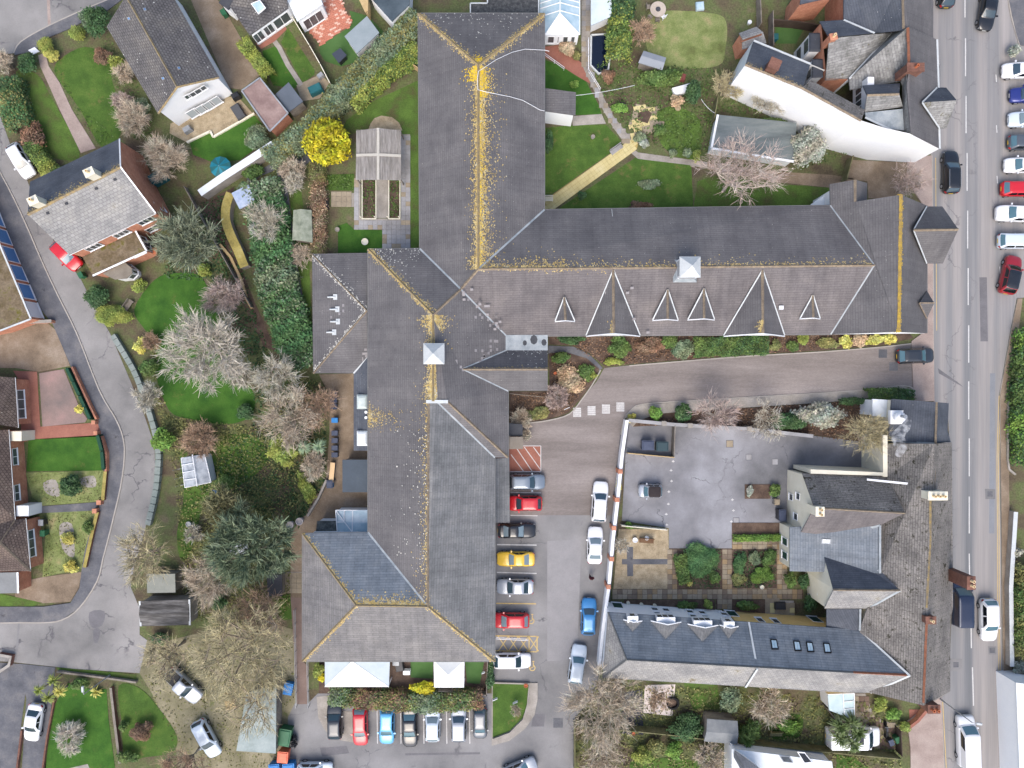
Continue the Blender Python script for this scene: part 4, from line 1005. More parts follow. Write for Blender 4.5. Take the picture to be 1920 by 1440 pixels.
# side road on the left with its pavement
SIDE = [(-60, 150), (-5, 205), (6, 232), (20, 272), (50, 335), (75, 400), (110, 470), (150, 520), (175, 570), (208, 628), (245, 715), (272, 782), (290, 835), (291, 872), (286, 935), (268, 1010), (252, 1060), (245, 1100), (262, 1140), (262, 1190), (276, 1200), (262, 1262), (140, 1254), (21, 1241), (-60, 1236), (-60, 1170), (37, 1168), (83, 1168), (117, 1163), (150, 1140), (183, 1090), (194, 1048), (208, 994), (227, 913), (234, 855), (231, 820), (217, 785), (187, 733), (146, 629), (112, 560), (83, 499), (42, 405), (0, 322), (-60, 220)]
SROAD = sheet('side_road', SIDE, M_side, .03)
PV = [(-60, 219), (0, 321), (42, 404), (83, 498), (112, 559), (146, 628), (187, 732), (217, 784), (231, 819), (234, 855), (227, 912), (208, 993), (194, 1047), (183, 1089), (150, 1139), (117, 1162), (83, 1167), (37, 1167), (-60, 1169)]
sheet('pavement', PV+[(-60, 1137), (83, 1137), (133, 1130), (150, 1102), (154, 1069), (160, 1032), (173, 986), (190, 940), (196, 882), (198, 860), (196, 831), (185, 795), (167, 758), (133, 685), (100, 608), (79, 581), (28, 468), (0, 395), (-60, 280)], M_dark, .12, .13)
kerb(PV, smooth=3)
for a, b in [((36, 1168), (30, 1241))]: ribbon('tarmac_joint', [a, b], .25, .036, M_park, SROAD)
for q, mt in (([(168, 1148), (196, 1146), (192, 1172), (172, 1176)], M_p1), ([(176, 1180), (188, 1180), (184, 1204), (176, 1202)], M_p1)): sheet('tarmac_patch', q, mt, .0345, par=SROAD, smooth=3)
sheet('side_road_spur', [(-60, 1238), (40, 1245), (48, 1300), (40, 1360), (28, 1560), (-60, 1560)], M_dark, .034)
sheet('driveway_tarmac', [(36, 1244), (104, 1251), (98, 1310), (92, 1370), (76, 1560), (34, 1560), (44, 1400), (50, 1310)], M_dark, .05, .03)
sheet('tree_drive', [(262, 1262), (276, 1200), (300, 1205), (480, 1160), (550, 1180), (556, 1320), (540, 1345), (540, 1560), (345, 1560), (330, 1400), (285, 1300)], mat('mossy_dirt', [(112, 108, 84), (136, 130, 104), (158, 150, 126)], .4, .95, .2, 8, bump=.3, bscale=24, moss=((104, 112, 66), .5, .6)), .028)
# top-left road
TLR = sheet('road_junction', [(-80, -120), (240, -120), (198, 2), (162, 17), (90, 50), (40, 79), (27, 100), (-80, 110)], M_side, .032)
sheet('pavement', [(198, 1), (162, 16), (90, 49), (40, 78), (27, 99), (29, 104), (56, 98), (71, 91), (94, 70), (125, 57), (165, 38), (200, 22), (232, -2), (232, -30)], M_dark, .12, .12)
kerb([(230, -14), (198, 2), (162, 17), (90, 50), (40, 79), (27, 100)], smooth=3)
ribbon('tarmac_joint', [(91, 0), (93, 48)], .35, .037, M_pave, TLR)
# gardens, top left
sheet('garden_lawn', [(30, 135), (70, 140), (95, 180), (150, 285), (120, 300), (80, 280), (50, 215)], M_lawn_mix, .03, smooth=4)
sheet('garden_lawn', [(112, 112), (160, 88), (205, 110), (210, 150), (225, 200), (225, 255), (190, 275), (150, 205), (105, 140)], M_lawn, .03, smooth=4)
sheet('garden_path', [(72, 104), (85, 99), (92, 125), (112, 155), (135, 205), (180, 278), (152, 287), (112, 205), (92, 160), (76, 125)], M_pave, .05, .03)
sheet('gate_step', [(54, 95), (66, 89), (75, 97), (63, 103)], M_upvc, .13, .1)
sheet('gravel_patio', [(320, 232), (410, 185), (445, 180), (476, 215), (404, 256), (396, 247), (352, 268), (318, 250)], M_gravel, .03)
sheet('garden_lawn', [(356, 266), (398, 248), (404, 257), (476, 216), (498, 240), (485, 275), (450, 300), (400, 305), (362, 290)], M_lawn_dk, .04)
for a, b in [((352, 268), (396, 247)), ((396, 247), (401, 258)), ((401, 258), (478, 214))]: ribbon('lawn_edging', [a, b], .22, 0, M_cream, None, .3, kind='structure')
sheet('driveway_gravel', [(350, -20), (395, -20), (425, 25), (448, 65), (490, 140), (452, 168), (428, 165), (400, 100)], M_dirt, .03)
sheet('garden_lawn', [(492, 96), (524, 84), (560, 160), (552, 166), (512, 160), (500, 130)], M_lawn_dk, .03)
sheet('garden_lawn', [(527, 80), (540, 52), (590, 132), (590, 140), (568, 156)], M_lawn, .03)
ribbon('garden_path', [(515, 78), (524, 90), (540, 122), (565, 160)], .55, .03, M_conc, None, .03, kind='structure')
sheet('brick_apron', [(480, 82), (530, 40), (538, 55), (515, 78), (490, 92)], M_red_pave, .04)
sheet('slab_patio', [(556, 160), (600, 140), (618, 155), (600, 185), (565, 190)], M_slab, .04)
sheet('artificial_lawn', [(600, 100), (600, 85), (640, 62), (662, 44), (655, 20), (690, 30), (720, 60), (690, 110), (640, 125), (610, 115)], M_turf, .03)
HB = sheet('brick_patio', [(577, 56), (603, -5), (640, -5), (648, 22), (661, 40), (655, 52), (640, 58), (602, 86)], M_red_pave, .05)
# herringbone patio bricks
m0 = mat('patio_brick', [(190, 120, 98), (206, 138, 116)], 3, .9, .15, 9); m1 = mat('patio_brick_pale', [(220, 176, 156), (230, 196, 178)], 3, .9, .1, 9)
slab_paving(HB, [(577, 56), (603, -5), (640, -5), (648, 22), (661, 40), (655, 52), (640, 58), (602, 86)], .42, [m0, m1, m0, m0], .05, 25, .02, .22, .03, .5)
# main building, west side garden
sheet('garden_lawn', [(636, 262), (650, 225), (700, 190), (786, 150), (788, 470), (770, 470), (768, 254), (690, 254), (690, 240)], M_lawn_mix, .03)
sheet('garden_path', [(519, 318), (490, 330), (470, 345), (462, 335), (520, 300), (552, 280), (575, 286), (590, 296), (570, 312), (548, 304), (535, 312), (545, 400), (556, 490), (570, 570), (590, 660), (576, 664), (558, 580), (544, 500), (532, 410)], M_dark, .05, .03)
sheet('path_verge', [(536, 310), (560, 310), (570, 400), (580, 480), (584, 600), (592, 640), (570, 560), (556, 480), (546, 390)], M_lawn_mix, .03)
PT = sheet('slab_patio', [(664, 395), (665, 336), (676, 336), (676, 410), (720, 410), (752, 410), (752, 252), (769, 252), (769, 466), (720, 466), (720, 430), (665, 428)], M_conc, .04)
slab_paving(PT, [(664, 395), (665, 336), (676, 336), (676, 410), (752, 410), (752, 252), (769, 252), (769, 466), (720, 466), (720, 430), (665, 428)], .55, [M_slab_grey, M_slab_grey, M_slab, M_slab_grey], .04)
sheet('pergola_bed', [(680, 337), (705, 337), (705, 408), (680, 408)], M_soil, .06); sheet('pergola_bed', [(729, 337), (750, 337), (750, 408), (729, 408)], M_soil, .06)
sheet('pergola_path', [(706, 337), (728, 337), (728, 409), (706, 409)], M_conc, .055)
sheet('garden_lawn', [(634, 424), (650, 418), (664, 430), (720, 432), (720, 474), (634, 474)], M_lawn_dk, .045, smooth=0)
sheet('herb_bed', [(610, 328), (664, 326), (664, 357), (612, 357)], M_lawn, .04)
PT2 = sheet('slab_patio', [(621, 362), (664, 362), (664, 388), (621, 388)], M_conc, .04); slab_paving(PT2, [(621, 362), (664, 362), (664, 388), (621, 388)], .6, [M_slab], .04)
sheet('gravel_ring', [(695, 232), (690, 245), (755, 245), (748, 230), (735, 220), (715, 217), (702, 222)], M_gravel, .05)
sheet('yard_concrete', [(598, 702), (692, 700), (692, 1000), (566, 1000), (566, 1120), (545, 1120), (545, 1000), (572, 965), (612, 895), (618, 810), (618, 740)], M_dirt, .04)
sheet('garden_path', [(545, 1120), (567, 1120), (568, 1240), (579, 1250), (577, 1320), (556, 1320), (553, 1240)], mat('ramp_concrete', [(122, 104, 96), (138, 120, 112)], .5, .9, .1, 8), .05, .02)
PT3 = sheet('slab_patio', [(528, 1072), (566, 1072), (566, 1112), (532, 1112)], M_conc, .05); slab_paving(PT3, [(528, 1072), (566, 1072), (566, 1112), (532, 1112)], .6, [M_slab], .05)
sheet('garden_lawn', [(500, 1135), (515, 1118), (552, 1112), (552, 1160), (520, 1165)], M_lawn, .03)
sheet('bank_soil', [(380, 380), (440, 350), (425, 400), (440, 470), (475, 560), (520, 660), (495, 650), (450, 560), (420, 480), (380, 400)], M_soil, .03)
# left front gardens
sheet('concrete_drive', [(-20, 612), (90, 606), (104, 618), (132, 686), (74, 697), (30, 690), (-20, 690)], M_dirt, .04)
sheet('brick_path', [(25, 695), (70, 697), (76, 800), (170, 793), (186, 792), (192, 818), (62, 824), (40, 830), (40, 720)], M_red_pave, .05)
sheet('tarmac_drive', [(74, 700), (120, 692), (150, 765), (164, 785), (160, 792), (80, 800)], mat('pink_tarmac', [(126, 114, 110), (146, 126, 120), (168, 138, 132)], .3, .9, .1, 8), .055)
sheet('garden_lawn', [(54, 824), (184, 816), (192, 882), (50, 884)], M_lawn_dk, .05)
sheet('gravel_garden', [(48, 886), (194, 882), (190, 940), (80, 948), (60, 930)], M_lawn_rough, .04)
sheet('weed_membrane', [(82, 905), (105, 900), (112, 930), (88, 925)], M_conc, .045, smooth=3); sheet('weed_membrane', [(150, 898), (176, 892), (180, 912), (158, 912)], M_conc, .045, smooth=3)
sheet('gravel_garden', [(88, 960), (182, 956), (170, 1000), (155, 1066), (80, 1082)], M_lawn_rough, .04)
sheet('weed_membrane', [(112, 985), (135, 982), (140, 1020), (138, 1045), (118, 1030)], M_conc, .045, smooth=3)
sheet('garden_path', [(70, 950), (188, 941), (180, 957), (75, 962)], M_dark, .05)
sheet('concrete_drive', [(30, 1092), (80, 1082), (154, 1072), (148, 1102), (132, 1128), (60, 1132), (28, 1132)], M_dirt, .045)
sheet('verge_moss', [(-20, 1108), (80, 1130), (60, 1138), (-20, 1138)], M_lawn_mix, .05)
# bottom left lawns
sheet('garden_lawn', [(128, 1280), (150, 1290), (200, 1292), (204, 1350), (216, 1440), (216, 1500), (78, 1500), (84, 1420), (98, 1330)], M_lawn_dk, .05)
sheet('garden_lawn', [(223, 1286), (262, 1290), (300, 1330), (332, 1380), (322, 1410), (270, 1420), (236, 1424), (228, 1350)], M_lawn, .045, smooth=4)
sheet('grass_verge', [(106, 1251), (256, 1264), (256, 1278), (200, 1270), (112, 1260)], M_lawn_mix, .05)
sheet('slab_path', [(130, 1440), (165, 1432), (172, 1450), (130, 1460)], M_conc, .06)
# brick house lawn and allotment lawn
sheet('garden_lawn', [(252, 580), (290, 525), (330, 512), (372, 516), (392, 545), (420, 620), (455, 700), (478, 745), (468, 782), (420, 796), (360, 786), (318, 770), (292, 700), (292, 650), (272, 618)], M_lawn_dk, .04, smooth=4)
sheet('garden_lawn', [(340, 842), (400, 820), (470, 815), (505, 850), (490, 880), (440, 915), (395, 925), (376, 965), (360, 1030), (340, 1050), (332, 1000), (345, 930)], M_lawn, .04, smooth=4)
# south patio and island
sheet('artificial_lawn', [(598, 1240), (918, 1240), (914, 1300), (598, 1300)], M_soil, .042)
sheet('artificial_lawn', [(770, 1240), (812, 1240), (812, 1272), (770, 1270)], M_turf, .05); sheet('artificial_lawn', [(872, 1240), (908, 1240), (900, 1282), (876, 1280)], M_turf, .05)
sheet('island_rim', [(922, 1278), (1008, 1280), (1008, 1310), (1002, 1340), (985, 1365), (955, 1388), (922, 1397)], M_conc, .15, .12)
sheet('island_lawn', [(924, 1280), (992, 1282), (988, 1320), (980, 1345), (955, 1370), (924, 1382)], M_lawn, .165, .02)
ribbon('island_wall', [(924, 1278), (992, 1280), (989, 1320), (981, 1347), (956, 1372), (924, 1384)], .16, .1, M_conc, None, .3, kind='structure')
sheet('concrete_apron', [(594, 1306), (614, 1304), (616, 1330), (664, 1334), (664, 1392), (640, 1388), (610, 1370), (597, 1345)], M_conc, .06, .02)
# entrance bed
sheet('entrance_bed', [(1030, 662), (1060, 660), (1100, 672), (1124, 692), (1108, 722), (1088, 748), (1066, 774), (1030, 786), (985, 792), (955, 796), (955, 734), (1030, 734)], M_soil, .12, .08)
kerb([(1126, 694), (1110, 722), (1090, 750), (1068, 776), (1030, 788), (985, 794), (956, 799)], smooth=3)
sheet('garden_path', [(1028, 648), (1075, 650), (1105, 664), (1130, 690), (1120, 698), (1098, 676), (1064, 664), (1028, 664)], M_dark, .10, .06)
sheet('planting_bed', [(1028, 628), (1560, 626), (1700, 620), (1712, 634), (1650, 648), (1540, 657), (1400, 665), (1250, 677), (1180, 683), (1135, 688), (1105, 662), (1075, 648), (1030, 646)], M_soil, .11, .08)
sheet('planting_bed', [(1186, 800), (1196, 788), (1232, 776), (1300, 771), (1400, 765), (1540, 756), (1650, 746), (1640, 832), (1500, 812), (1266, 796)], M_soil, .09, .05)
# east garden
sheet('garden_lawn', [(1021, 112), (1046, 122), (1096, 148), (1122, 196), (1128, 214), (1080, 216), (1021, 222)], M_lawn_dk, .03)
sheet('garden_lawn', [(1021, 240), (1080, 234), (1136, 234), (1162, 262), (1168, 270), (1021, 374)], M_lawn, .03)
sheet('garden_lawn', [(1046, 392), (1200, 290), (1240, 298), (1296, 308), (1300, 392)], M_lawn, .03)
sheet('garden_lawn', [(1300, 392), (1308, 340), (1340, 330), (1470, 346), (1556, 352), (1556, 392)], M_lawn_mix, .03)
sheet('garden_lawn', [(1232, 215), (1262, 200), (1312, 225), (1308, 296), (1262, 290), (1236, 262)], M_lawn_mix, .03, smooth=4)
sheet('garden_lawn', [(1212, 30), (1250, 20), (1340, 26), (1362, 44), (1360, 90), (1345, 124), (1258, 126), (1216, 100)], M_lawn_rough, .03, smooth=4)
EP = sheet('garden_path', [(1090, -20), (1108, -20), (1105, 118), (1128, 176), (1150, 218), (1172, 246), (1184, 262), (1172, 270), (1150, 240), (1130, 205), (1108, 158), (1090, 120)], M_conc, .05, .03)
slab_paving(EP, [(1090, -20), (1108, -20), (1105, 118), (1128, 176), (1150, 218), (1172, 246), (1184, 262), (1172, 270), (1150, 240), (1130, 205), (1108, 158), (1090, 120)], .52, [M_slab_grey, M_conc, M_conc, M_slab], .05, 0, .025, .6)
sheet('garden_path', [(1021, 88), (1050, 84), (1090, 118), (1108, 158), (1080, 142), (1046, 120), (1021, 108)], M_red_pave, .045)
sheet('garden_path', [(1072, 218), (1128, 214), (1136, 232), (1074, 236)], M_conc, .045)
YP = sheet('yellow_path', [(1021, 376), (1168, 272), (1184, 262), (1196, 270), (1194, 280), (1040, 392), (1021, 392)], mat('yellow_bed', [(170, 150, 90), (186, 168, 108)], .5, .9, .1, 8), .05, .03)
slab_paving(YP, [(1021, 376), (1168, 272), (1184, 262), (1196, 270), (1194, 280), (1040, 392), (1021, 392)], .46, [M_slab_yel], .05, 36, .025, .46)
YC = sheet('yellow_patio', [(1178, 236), (1192, 195), (1234, 203), (1230, 226), (1246, 228), (1244, 236), (1222, 250), (1200, 252), (1196, 272), (1184, 262), (1190, 242)], M_slab, .05, .03)
slab_paving(YC, [(1178, 236), (1190, 222), (1192, 195), (1234, 203), (1230, 226), (1216, 238), (1200, 242), (1196, 272), (1184, 262), (1188, 242)], .5, [M_slab_yel, M_slab_yel, M_slab], .05, 12)
sheet('patio_bed', [(1196, 212), (1214, 206), (1222, 214), (1214, 232), (1196, 226)], M_soil, .11)
sheet('garden_path', [(1184, 276), (1196, 286), (1326, 304), (1326, 316), (1296, 310), (1196, 298), (1182, 286)], M_conc, .045, .02)
sheet('garden_path', [(1326, 304), (1460, 322), (1560, 328), (1600, 335), (1600, 352), (1556, 352), (1460, 342), (1326, 318)], M_dirt, .04)
sheet('artificial_lawn', [(1454, 50), (1508, 52), (1492, 82), (1454, 82)], M_turf, .04)
sheet('gravel_yard', [(1598, 300), (1720, 306), (1716, 345), (1690, 372), (1628, 372), (1626, 340), (1580, 334)], M_dirt, .04)
# courtyard
COURT = sheet('courtyard', [(1176, 794), (1266, 798), (1500, 814), (1650, 832), (1664, 900), (1480, 900), (1476, 985), (1372, 1000), (1372, 1028), (1254, 1028), (1254, 990), (1166, 976)], M_court, .045)
for x, y, s in ((1404, 857, 5), (1453, 866, 5), (1380, 976, 5), (1368, 832, 6)):
    sheet('manhole_cover', [(x-s-1, y-s-1), (x+s+1, y-s-1), (x+s+1, y+s+1), (x-s-1, y+s+1)], M_dark, .050, par=COURT); sheet('manhole_lid', [(x-s, y-s), (x+s, y-s), (x+s, y+s), (x-s, y+s)], M_slab_grey if x != 1368 else M_slab, .055, par=COURT)
for x, y in ((1262, 865), (1258, 882), (1259, 902), (1254, 922), (1253, 945), (1249, 964), (1250, 984), (1373, 937), (1375, 957), (1371, 978)):
    ribbon('bay_marking', [(x-2.5, y), (x+2.5, y)], .10, .050, M_paint, COURT); ribbon('bay_marking', [(x, y-2.5), (x, y+2)], .08, .055, M_paint, COURT)
sheet('gravel_court', [(1160, 992), (1253, 992), (1255, 1104), (1150, 1104)], M_gravel, .04)
CP = sheet('courtyard_paving', [(1255, 1028), (1274, 1028), (1274, 1104), (1352, 1104), (1352, 1028), (1372, 1028), (1372, 1014), (1472, 1014), (1472, 1104), (1506, 1106), (1506, 1122), (1370, 1122), (1370, 1142), (1342, 1142), (1342, 1122), (1148, 1122), (1150, 1104), (1255, 1104)], M_soil, .04)
CPP = [(1255, 1028), (1274, 1028), (1274, 1105), (1352, 1105), (1352, 1028), (1372, 1028), (1372, 1012), (1472, 1012), (1472, 1105), (1506, 1106), (1506, 1122), (1370, 1122), (1370, 1142), (1342, 1142), (1342, 1122), (1148, 1122), (1150, 1105), (1255, 1105)]
slab_paving(CP, CPP, .585, [M_slab, mat('slab_tan', [(150, 128, 98), (166, 146, 116)], .6, .9, .12, 7), M_slab, mat('slab_dull', [(122, 108, 94), (140, 126, 110)], .6, .9, .12, 7)], .04, 0, .03)
sheet('stone_strip', [(1175, 1025), (1187, 1025), (1187, 1080), (1176, 1080)], M_dark, .048); sheet('stone_strip', [(1166, 1048), (1253, 1048), (1253, 1058), (1166, 1058)], M_dark, .053)
for p in ([(1274, 1030), (1352, 1030), (1352, 1103), (1274, 1103)], [(1372, 1030), (1456, 1030), (1456, 1103), (1372, 1103)], [(1396, 908), (1444, 908), (1444, 935), (1396, 935)], [(1372, 980), (1472, 980), (1472, 1012), (1372, 1012)], [(1170, 1124), (1340, 1124), (1340, 1150), (1170, 1146)], [(1372, 1124), (1434, 1124), (1434, 1150), (1372, 1150)]):
    sheet('flower_bed', p, M_soil, .10, .08)
SP = sheet('seating_patio', [(1434, 1125), (1488, 1126), (1488, 1158), (1434, 1152)], M_conc, .045); slab_paving(SP, [(1434, 1125), (1488, 1126), (1488, 1158), (1434, 1152)], .58, [M_slab_yel, M_slab], .045)
# gardens along the bottom right
sheet('crazy_paving', [(1209, 1284), (1266, 1283), (1264, 1306), (1262, 1330), (1260, 1342), (1206, 1336)], mat('pink_stone', [(206, 192, 184), (224, 214, 208)], 1.2, .85, .1, 7), .06, .03)
sheet('black_membrane', [(1166, 1300), (1204, 1292), (1206, 1378), (1166, 1376)], M_felt, .05)
sheet('garden_lawn', [(1182, 1428), (1250, 1420), (1320, 1428), (1330, 1500), (1170, 1500)], M_lawn, .04)
sheet('garden_lawn', [(1568, 1414), (1600, 1420), (1630, 1440), (1630, 1500), (1568, 1500)], M_lawn, .04)
sheet('garden_lawn', [(1280, 1275), (1345, 1280), (1350, 1330), (1300, 1330)], M_lawn_mix, .03)
sheet('garden_lawn', [(1445, 1350), (1500, 1340), (1500, 1380), (1450, 1385)], M_lawn, .035, smooth=3)
BD = sheet('slab_driveway', [(1602, 1300), (1622, 1300), (1640, 1345), (1690, 1362), (1690, 1404), (1560, 1400), (1560, 1352), (1602, 1350)], M_conc, .04)
slab_paving(BD, [(1602, 1300), (1622, 1300), (1640, 1345), (1690, 1362), (1690, 1404), (1560, 1400), (1560, 1352), (1602, 1350)], .62, [mat('slab_brown', [(104, 86, 76), (122, 104, 92)], .6, .9, .12, 7), M_slab], .04)
sheet('terracotta_patio', [(1704, 1330), (1740, 1330), (1736, 1345), (1706, 1366)], M_red_pave, .05)
# ------------------------------------------------------------------ the main slate-roofed complex
E, R, MZ, R2 = 5.6, 9.5, 8.1, 10.1
MAIN = thing('main_building', 'sprawling slate roofed building with yellow lichen along its ridges, filling the middle', 'building', W(850, 600))
fN = [(784, 25, E), (1021, 25, E), (897, 122, R)]
fNW = [(784, 25, E), (897, 122, R), (897, 504, R), (864, 542, MZ), (787, 466, E)]
fNE = [(1021, 25, E), (1021, 393, E), (897, 504, R), (897, 122, R)]
fEN = [(1021, 393, E), (1557, 385, E), (1640, 497, 8.6), (897, 504, R)]
fES = [(897, 504, R), (1640, 497, 8.6), (1558, 627, E), (950, 630, E), (864, 542, MZ)]
fCW = [(1557, 385, E), (1556, 345, E), (1604, 337, 7.6), (1604, 378, 7.6), (1690, 365, R2), (1686, 622, R2), (1558, 627, E), (1640, 497, 8.6)]
fCE = [(1690, 365, R2), (1739, 386, E), (1738, 625, E), (1686, 622, R2)]
fXE = [(1604, 337, 7.6), (1626, 343, E), (1626, 374, E), (1604, 378, 7.6)]
RW_ = R-.2
fWN = [(690, 467, E), (787, 466, E), (864, 542, MZ), (812, 590, R)]
fWE = [(812, 590, R), (864, 542, MZ), (950, 630, E), (950, 657, E), (868, 692, 7.9), (953, 733, E), (953, 858, E), (838, 752, RW_), (818, 752, RW_), (812, 752, R)]
fWH = [(838, 752, RW_), (953, 858, E), (928, 858, E), (818, 752, RW_)]
fWX = [(818, 752, RW_), (928, 858, E), (928, 1240, E), (802, 1137, R-.5), (805, 753, RW_)]
fWW = [(690, 467, E), (812, 590, R), (812, 752, R), (805, 753, RW_), (802, 1137, R-.5), (690, 998, E)]
fSN = [(567, 1000, E), (690, 998, E), (802, 1137, R-.5), (668, 1135, R-.6)]
fSW = [(567, 1000, E), (668, 1135, R-.6), (567, 1240, E)]
fSS = [(567, 1240, E), (668, 1135, R-.6), (802, 1137, R-.5), (928, 1240, E)]
fPN = [(868, 692, 7.9), (950, 657, E), (1027, 657, E), (1027, 692, 7.9)]
fPS = [(868, 692, 7.9), (1027, 692, 7.9), (1027, 733, E), (953, 733, E)]
for faces, mt in (([fN, fNW, fNE], M_slate), ([fEN], M_slate), ([fES], M_slate_sunlit), ([fCW, fCE, fXE], M_slate), ([fWN, fWE, fWW, fWH], M_slate), ([fWX], M_slate_pale), ([fSN], M_slate_blue), ([fSW, fSS], M_slate_mid), ([fPN, fPS], M_slate)):
    roof_mesh(MAIN, faces, mt)
def under(pts, ze, over=.45, mt=M_white, z0=0.0, par=MAIN, name='wall'):
    w = [W(x, y, ze) for x, y in pts]
    if area2([(v.x, v.y) for v in w]) < 0: w.reverse()
    ins = offset_poly([(v.x, v.y) for v in w], over); n = len(ins)
    V = [Vector((q.x, q.y, ze-.05)) for q in ins]+[Vector((q.x, q.y, z0)) for q in ins]
    return mk(name, V, [[i, n+i, n+(i+1) % n, (i+1) % n] for i in range(n)], mt, par, uv=True)
under([(784, 25), (1021, 25), (1021, 393), (1557, 385), (1556, 345), (1626, 343), (1626, 374), (1739, 386), (1738, 625), (1558, 627), (950, 630), (950, 657), (1027, 657), (1027, 733), (953, 733), (953, 858), (928, 858), (928, 1240), (567, 1240), (567, 1000), (690, 998), (690, 467), (787, 466)], E)
# gutters along the eaves
gm = MB()
for a, b in [((784, 25), (1021, 25)), ((784, 25), (787, 466)), ((1021, 25), (1021, 393)), ((1021, 393), (1557, 385)), ((1027, 630), (1558, 627)), ((690, 467), (787, 466)), ((690, 467), (690, 998)), ((953, 733), (953, 858)), ((928, 858), (928, 1240)), ((567, 1000), (690, 998)), ((567, 1000), (567, 1240)), ((567, 1240), (928, 1240)), ((1738, 386), (1738, 625))]:
    gm.tube(W(*a, E-.08), W(*b, E-.08), .07, .07, 6)
gm.build('gutter', mat('gutter', [(120, 120, 118)], fine=.1, rough=.6), MAIN)
# ridges, hips, valleys
ridge(MAIN, [((897, 122, R), (897, 504, R)), ((784, 25, E), (897, 122, R)), ((1021, 25, E), (897, 122, R)), ((690, 467, E), (812, 590, R)), ((812, 590, R), (812, 645, R)), ((812, 680, R), (812, 752, R))], M_ridge_yel, .3); ridge(MAIN, [((1690, 365, R2), (1686, 622, R2))], M_ridge_gold, .36)
ridge(MAIN, [((668, 1135, R-.6), (802, 1137, R-.5)), ((567, 1000, E), (668, 1135, R-.6)), ((567, 1240, E), (668, 1135, R-.6)), ((802, 1137, R-.5), (928, 1240, E))], M_ridge_yel, .3)
ridge(MAIN, [((897, 504, R), (1278, 501, 9.0)), ((1313, 500, 9.0), (1640, 497, 8.6)), ((897, 504, R), (864, 542, MZ)), ((812, 590, R), (864, 542, MZ)), ((868, 692, 7.9), (1027, 692, 7.9)), ((838, 752, RW_), (953, 858, E)), ((804, 754, RW_), (802, 1137, R-.5)), ((1604, 337, 7.6), (1604, 378, 7.6))], M_ridge, .3)
flashing(MAIN, [((1021, 393, E), (899, 503, R)), ((787, 466, E), (864, 542, MZ)), ((864, 542, MZ), (950, 630, E)), ((1557, 385, E), (1640, 497, 8.6)), ((1640, 497, 8.6), (1558, 627, E)), ((868, 692, 7.9), (950, 657, E)), ((868, 692, 7.9), (953, 733, E)), ((818, 752, RW_), (928, 858, E)), ((690, 998, E), (802, 1137, R-.5))], M_lead, .2)
flashing(MAIN, [((799, 753, RW_+.12), (840, 753, RW_+.12))], M_lead_pale, .35)
# lead flat with patches beside the entrance gable
mk('lead_flat', [W(x, y, 5.68) for x, y in ((948, 628), (1027, 628), (1027, 657), (948, 657))], [[0, 1, 2, 3]], M_lead, MAIN)
for x, y, s in ((984, 643, 4), (1001, 637, 7), (1020, 642, 5)): mk('damp_patch', [W(x+s*math.cos(q/8*6.283), y+1.3*s*math.sin(q/8*6.283), 5.69) for q in range(8)], [list(range(8))], M_felt, MAIN)
# lichen
for f, a, b, n, sp in [(fNW, (897, 122, R), (897, 504, R), 1500, .28), (fNE, (897, 122, R), (897, 504, R), 2600, .55), (fN, (897, 122, R), (784, 25, E), 500, .12), (fN, (897, 122, R), (1021, 25, E), 500, .12), (fNW, (897, 122, R), (784, 25, E), 500, .12), (fNE, (897, 122, R), (1021, 25, E), 500, .14),
    (fEN, (897, 504, R), (1640, 497, 8.6), 700, .3), (fEN, (897, 504, R), (1060, 502, 9.3), 300, .5), (fES, (1150, 503, 9.1), (897, 504, R), 180, .1), 
    (fWN, (690, 467, E), (812, 590, R), 500, .16), (fWW, (690, 467, E), (812, 590, R), 500, .1), (fWE, (812, 590, R), (812, 752, R), 700, .35), (fWW, (812, 590, R), (812, 752, R), 700, .3), (fWW, (805, 753, RW_), (802, 1137, R-.5), 500, .35), (fWX, (805, 753, RW_), (802, 1137, R-.5), 260, .15),
    (fSN, (668, 1135, R-.6), (802, 1137, R-.5), 700, .28), (fSN, (567, 1000, E), (668, 1135, R-.6), 500, .12), (fSS, (567, 1240, E), (668, 1135, R-.6), 420, .1), (fSS, (802, 1137, R-.5), (928, 1240, E), 420, .1), (fWX, (802, 1137, R-.5), (928, 1240, E), 300, .12), (fPN, (868, 692, 7.9), (1027, 692, 7.9), 220, .1)]:
    specks_on(MAIN, f, a, b, int(n*1.5), sp)
specks_on(MAIN, fCW, (1690, 365, R2), (1686, 622, R2), 5200, .28, M_lichen_y, (.04, .12)); specks_on(MAIN, fCE, (1690, 365, R2), (1686, 622, R2), 1500, .1, M_lichen_y)
# thick lichen clumps at the ridge ends, and the scatter by the west slope
specks_on(MAIN, fNW, (897, 122, R), (897, 150, R), 700, .4, M_lichen_y); specks_on(MAIN, fNE, (897, 122, R), (897, 180, R), 900, .35, M_lichen_y); specks_on(MAIN, fN, (890, 116, R-.25), (904, 116, R-.25), 260, .25, M_lichen_y); specks_on(MAIN, fNE, (897, 122, R), (897, 504, R), 1200, .2, M_lichen_y)
specks_on(MAIN, fNW, (897, 480, R), (897, 504, R), 200, .3); specks_on(MAIN, fWE, (812, 590, R), (812, 615, R), 350, .5); specks_on(MAIN, fWW, (812, 590, R), (812, 615, R), 350, .5)
specks_on(MAIN, fWW, (812, 715, R), (812, 752, R), 350, .4); specks_on(MAIN, fWE, (812, 715, R), (812, 752, R), 300, .5)
specks_on(MAIN, fWW, (690, 765, E), (690, 800, E), 420, 1.4, size=(.03, .08), t0=None)
M_dots = mat('pale_lichen', [(196, 194, 184), (214, 212, 204)], 3, .95, .1, 9, tint=True)
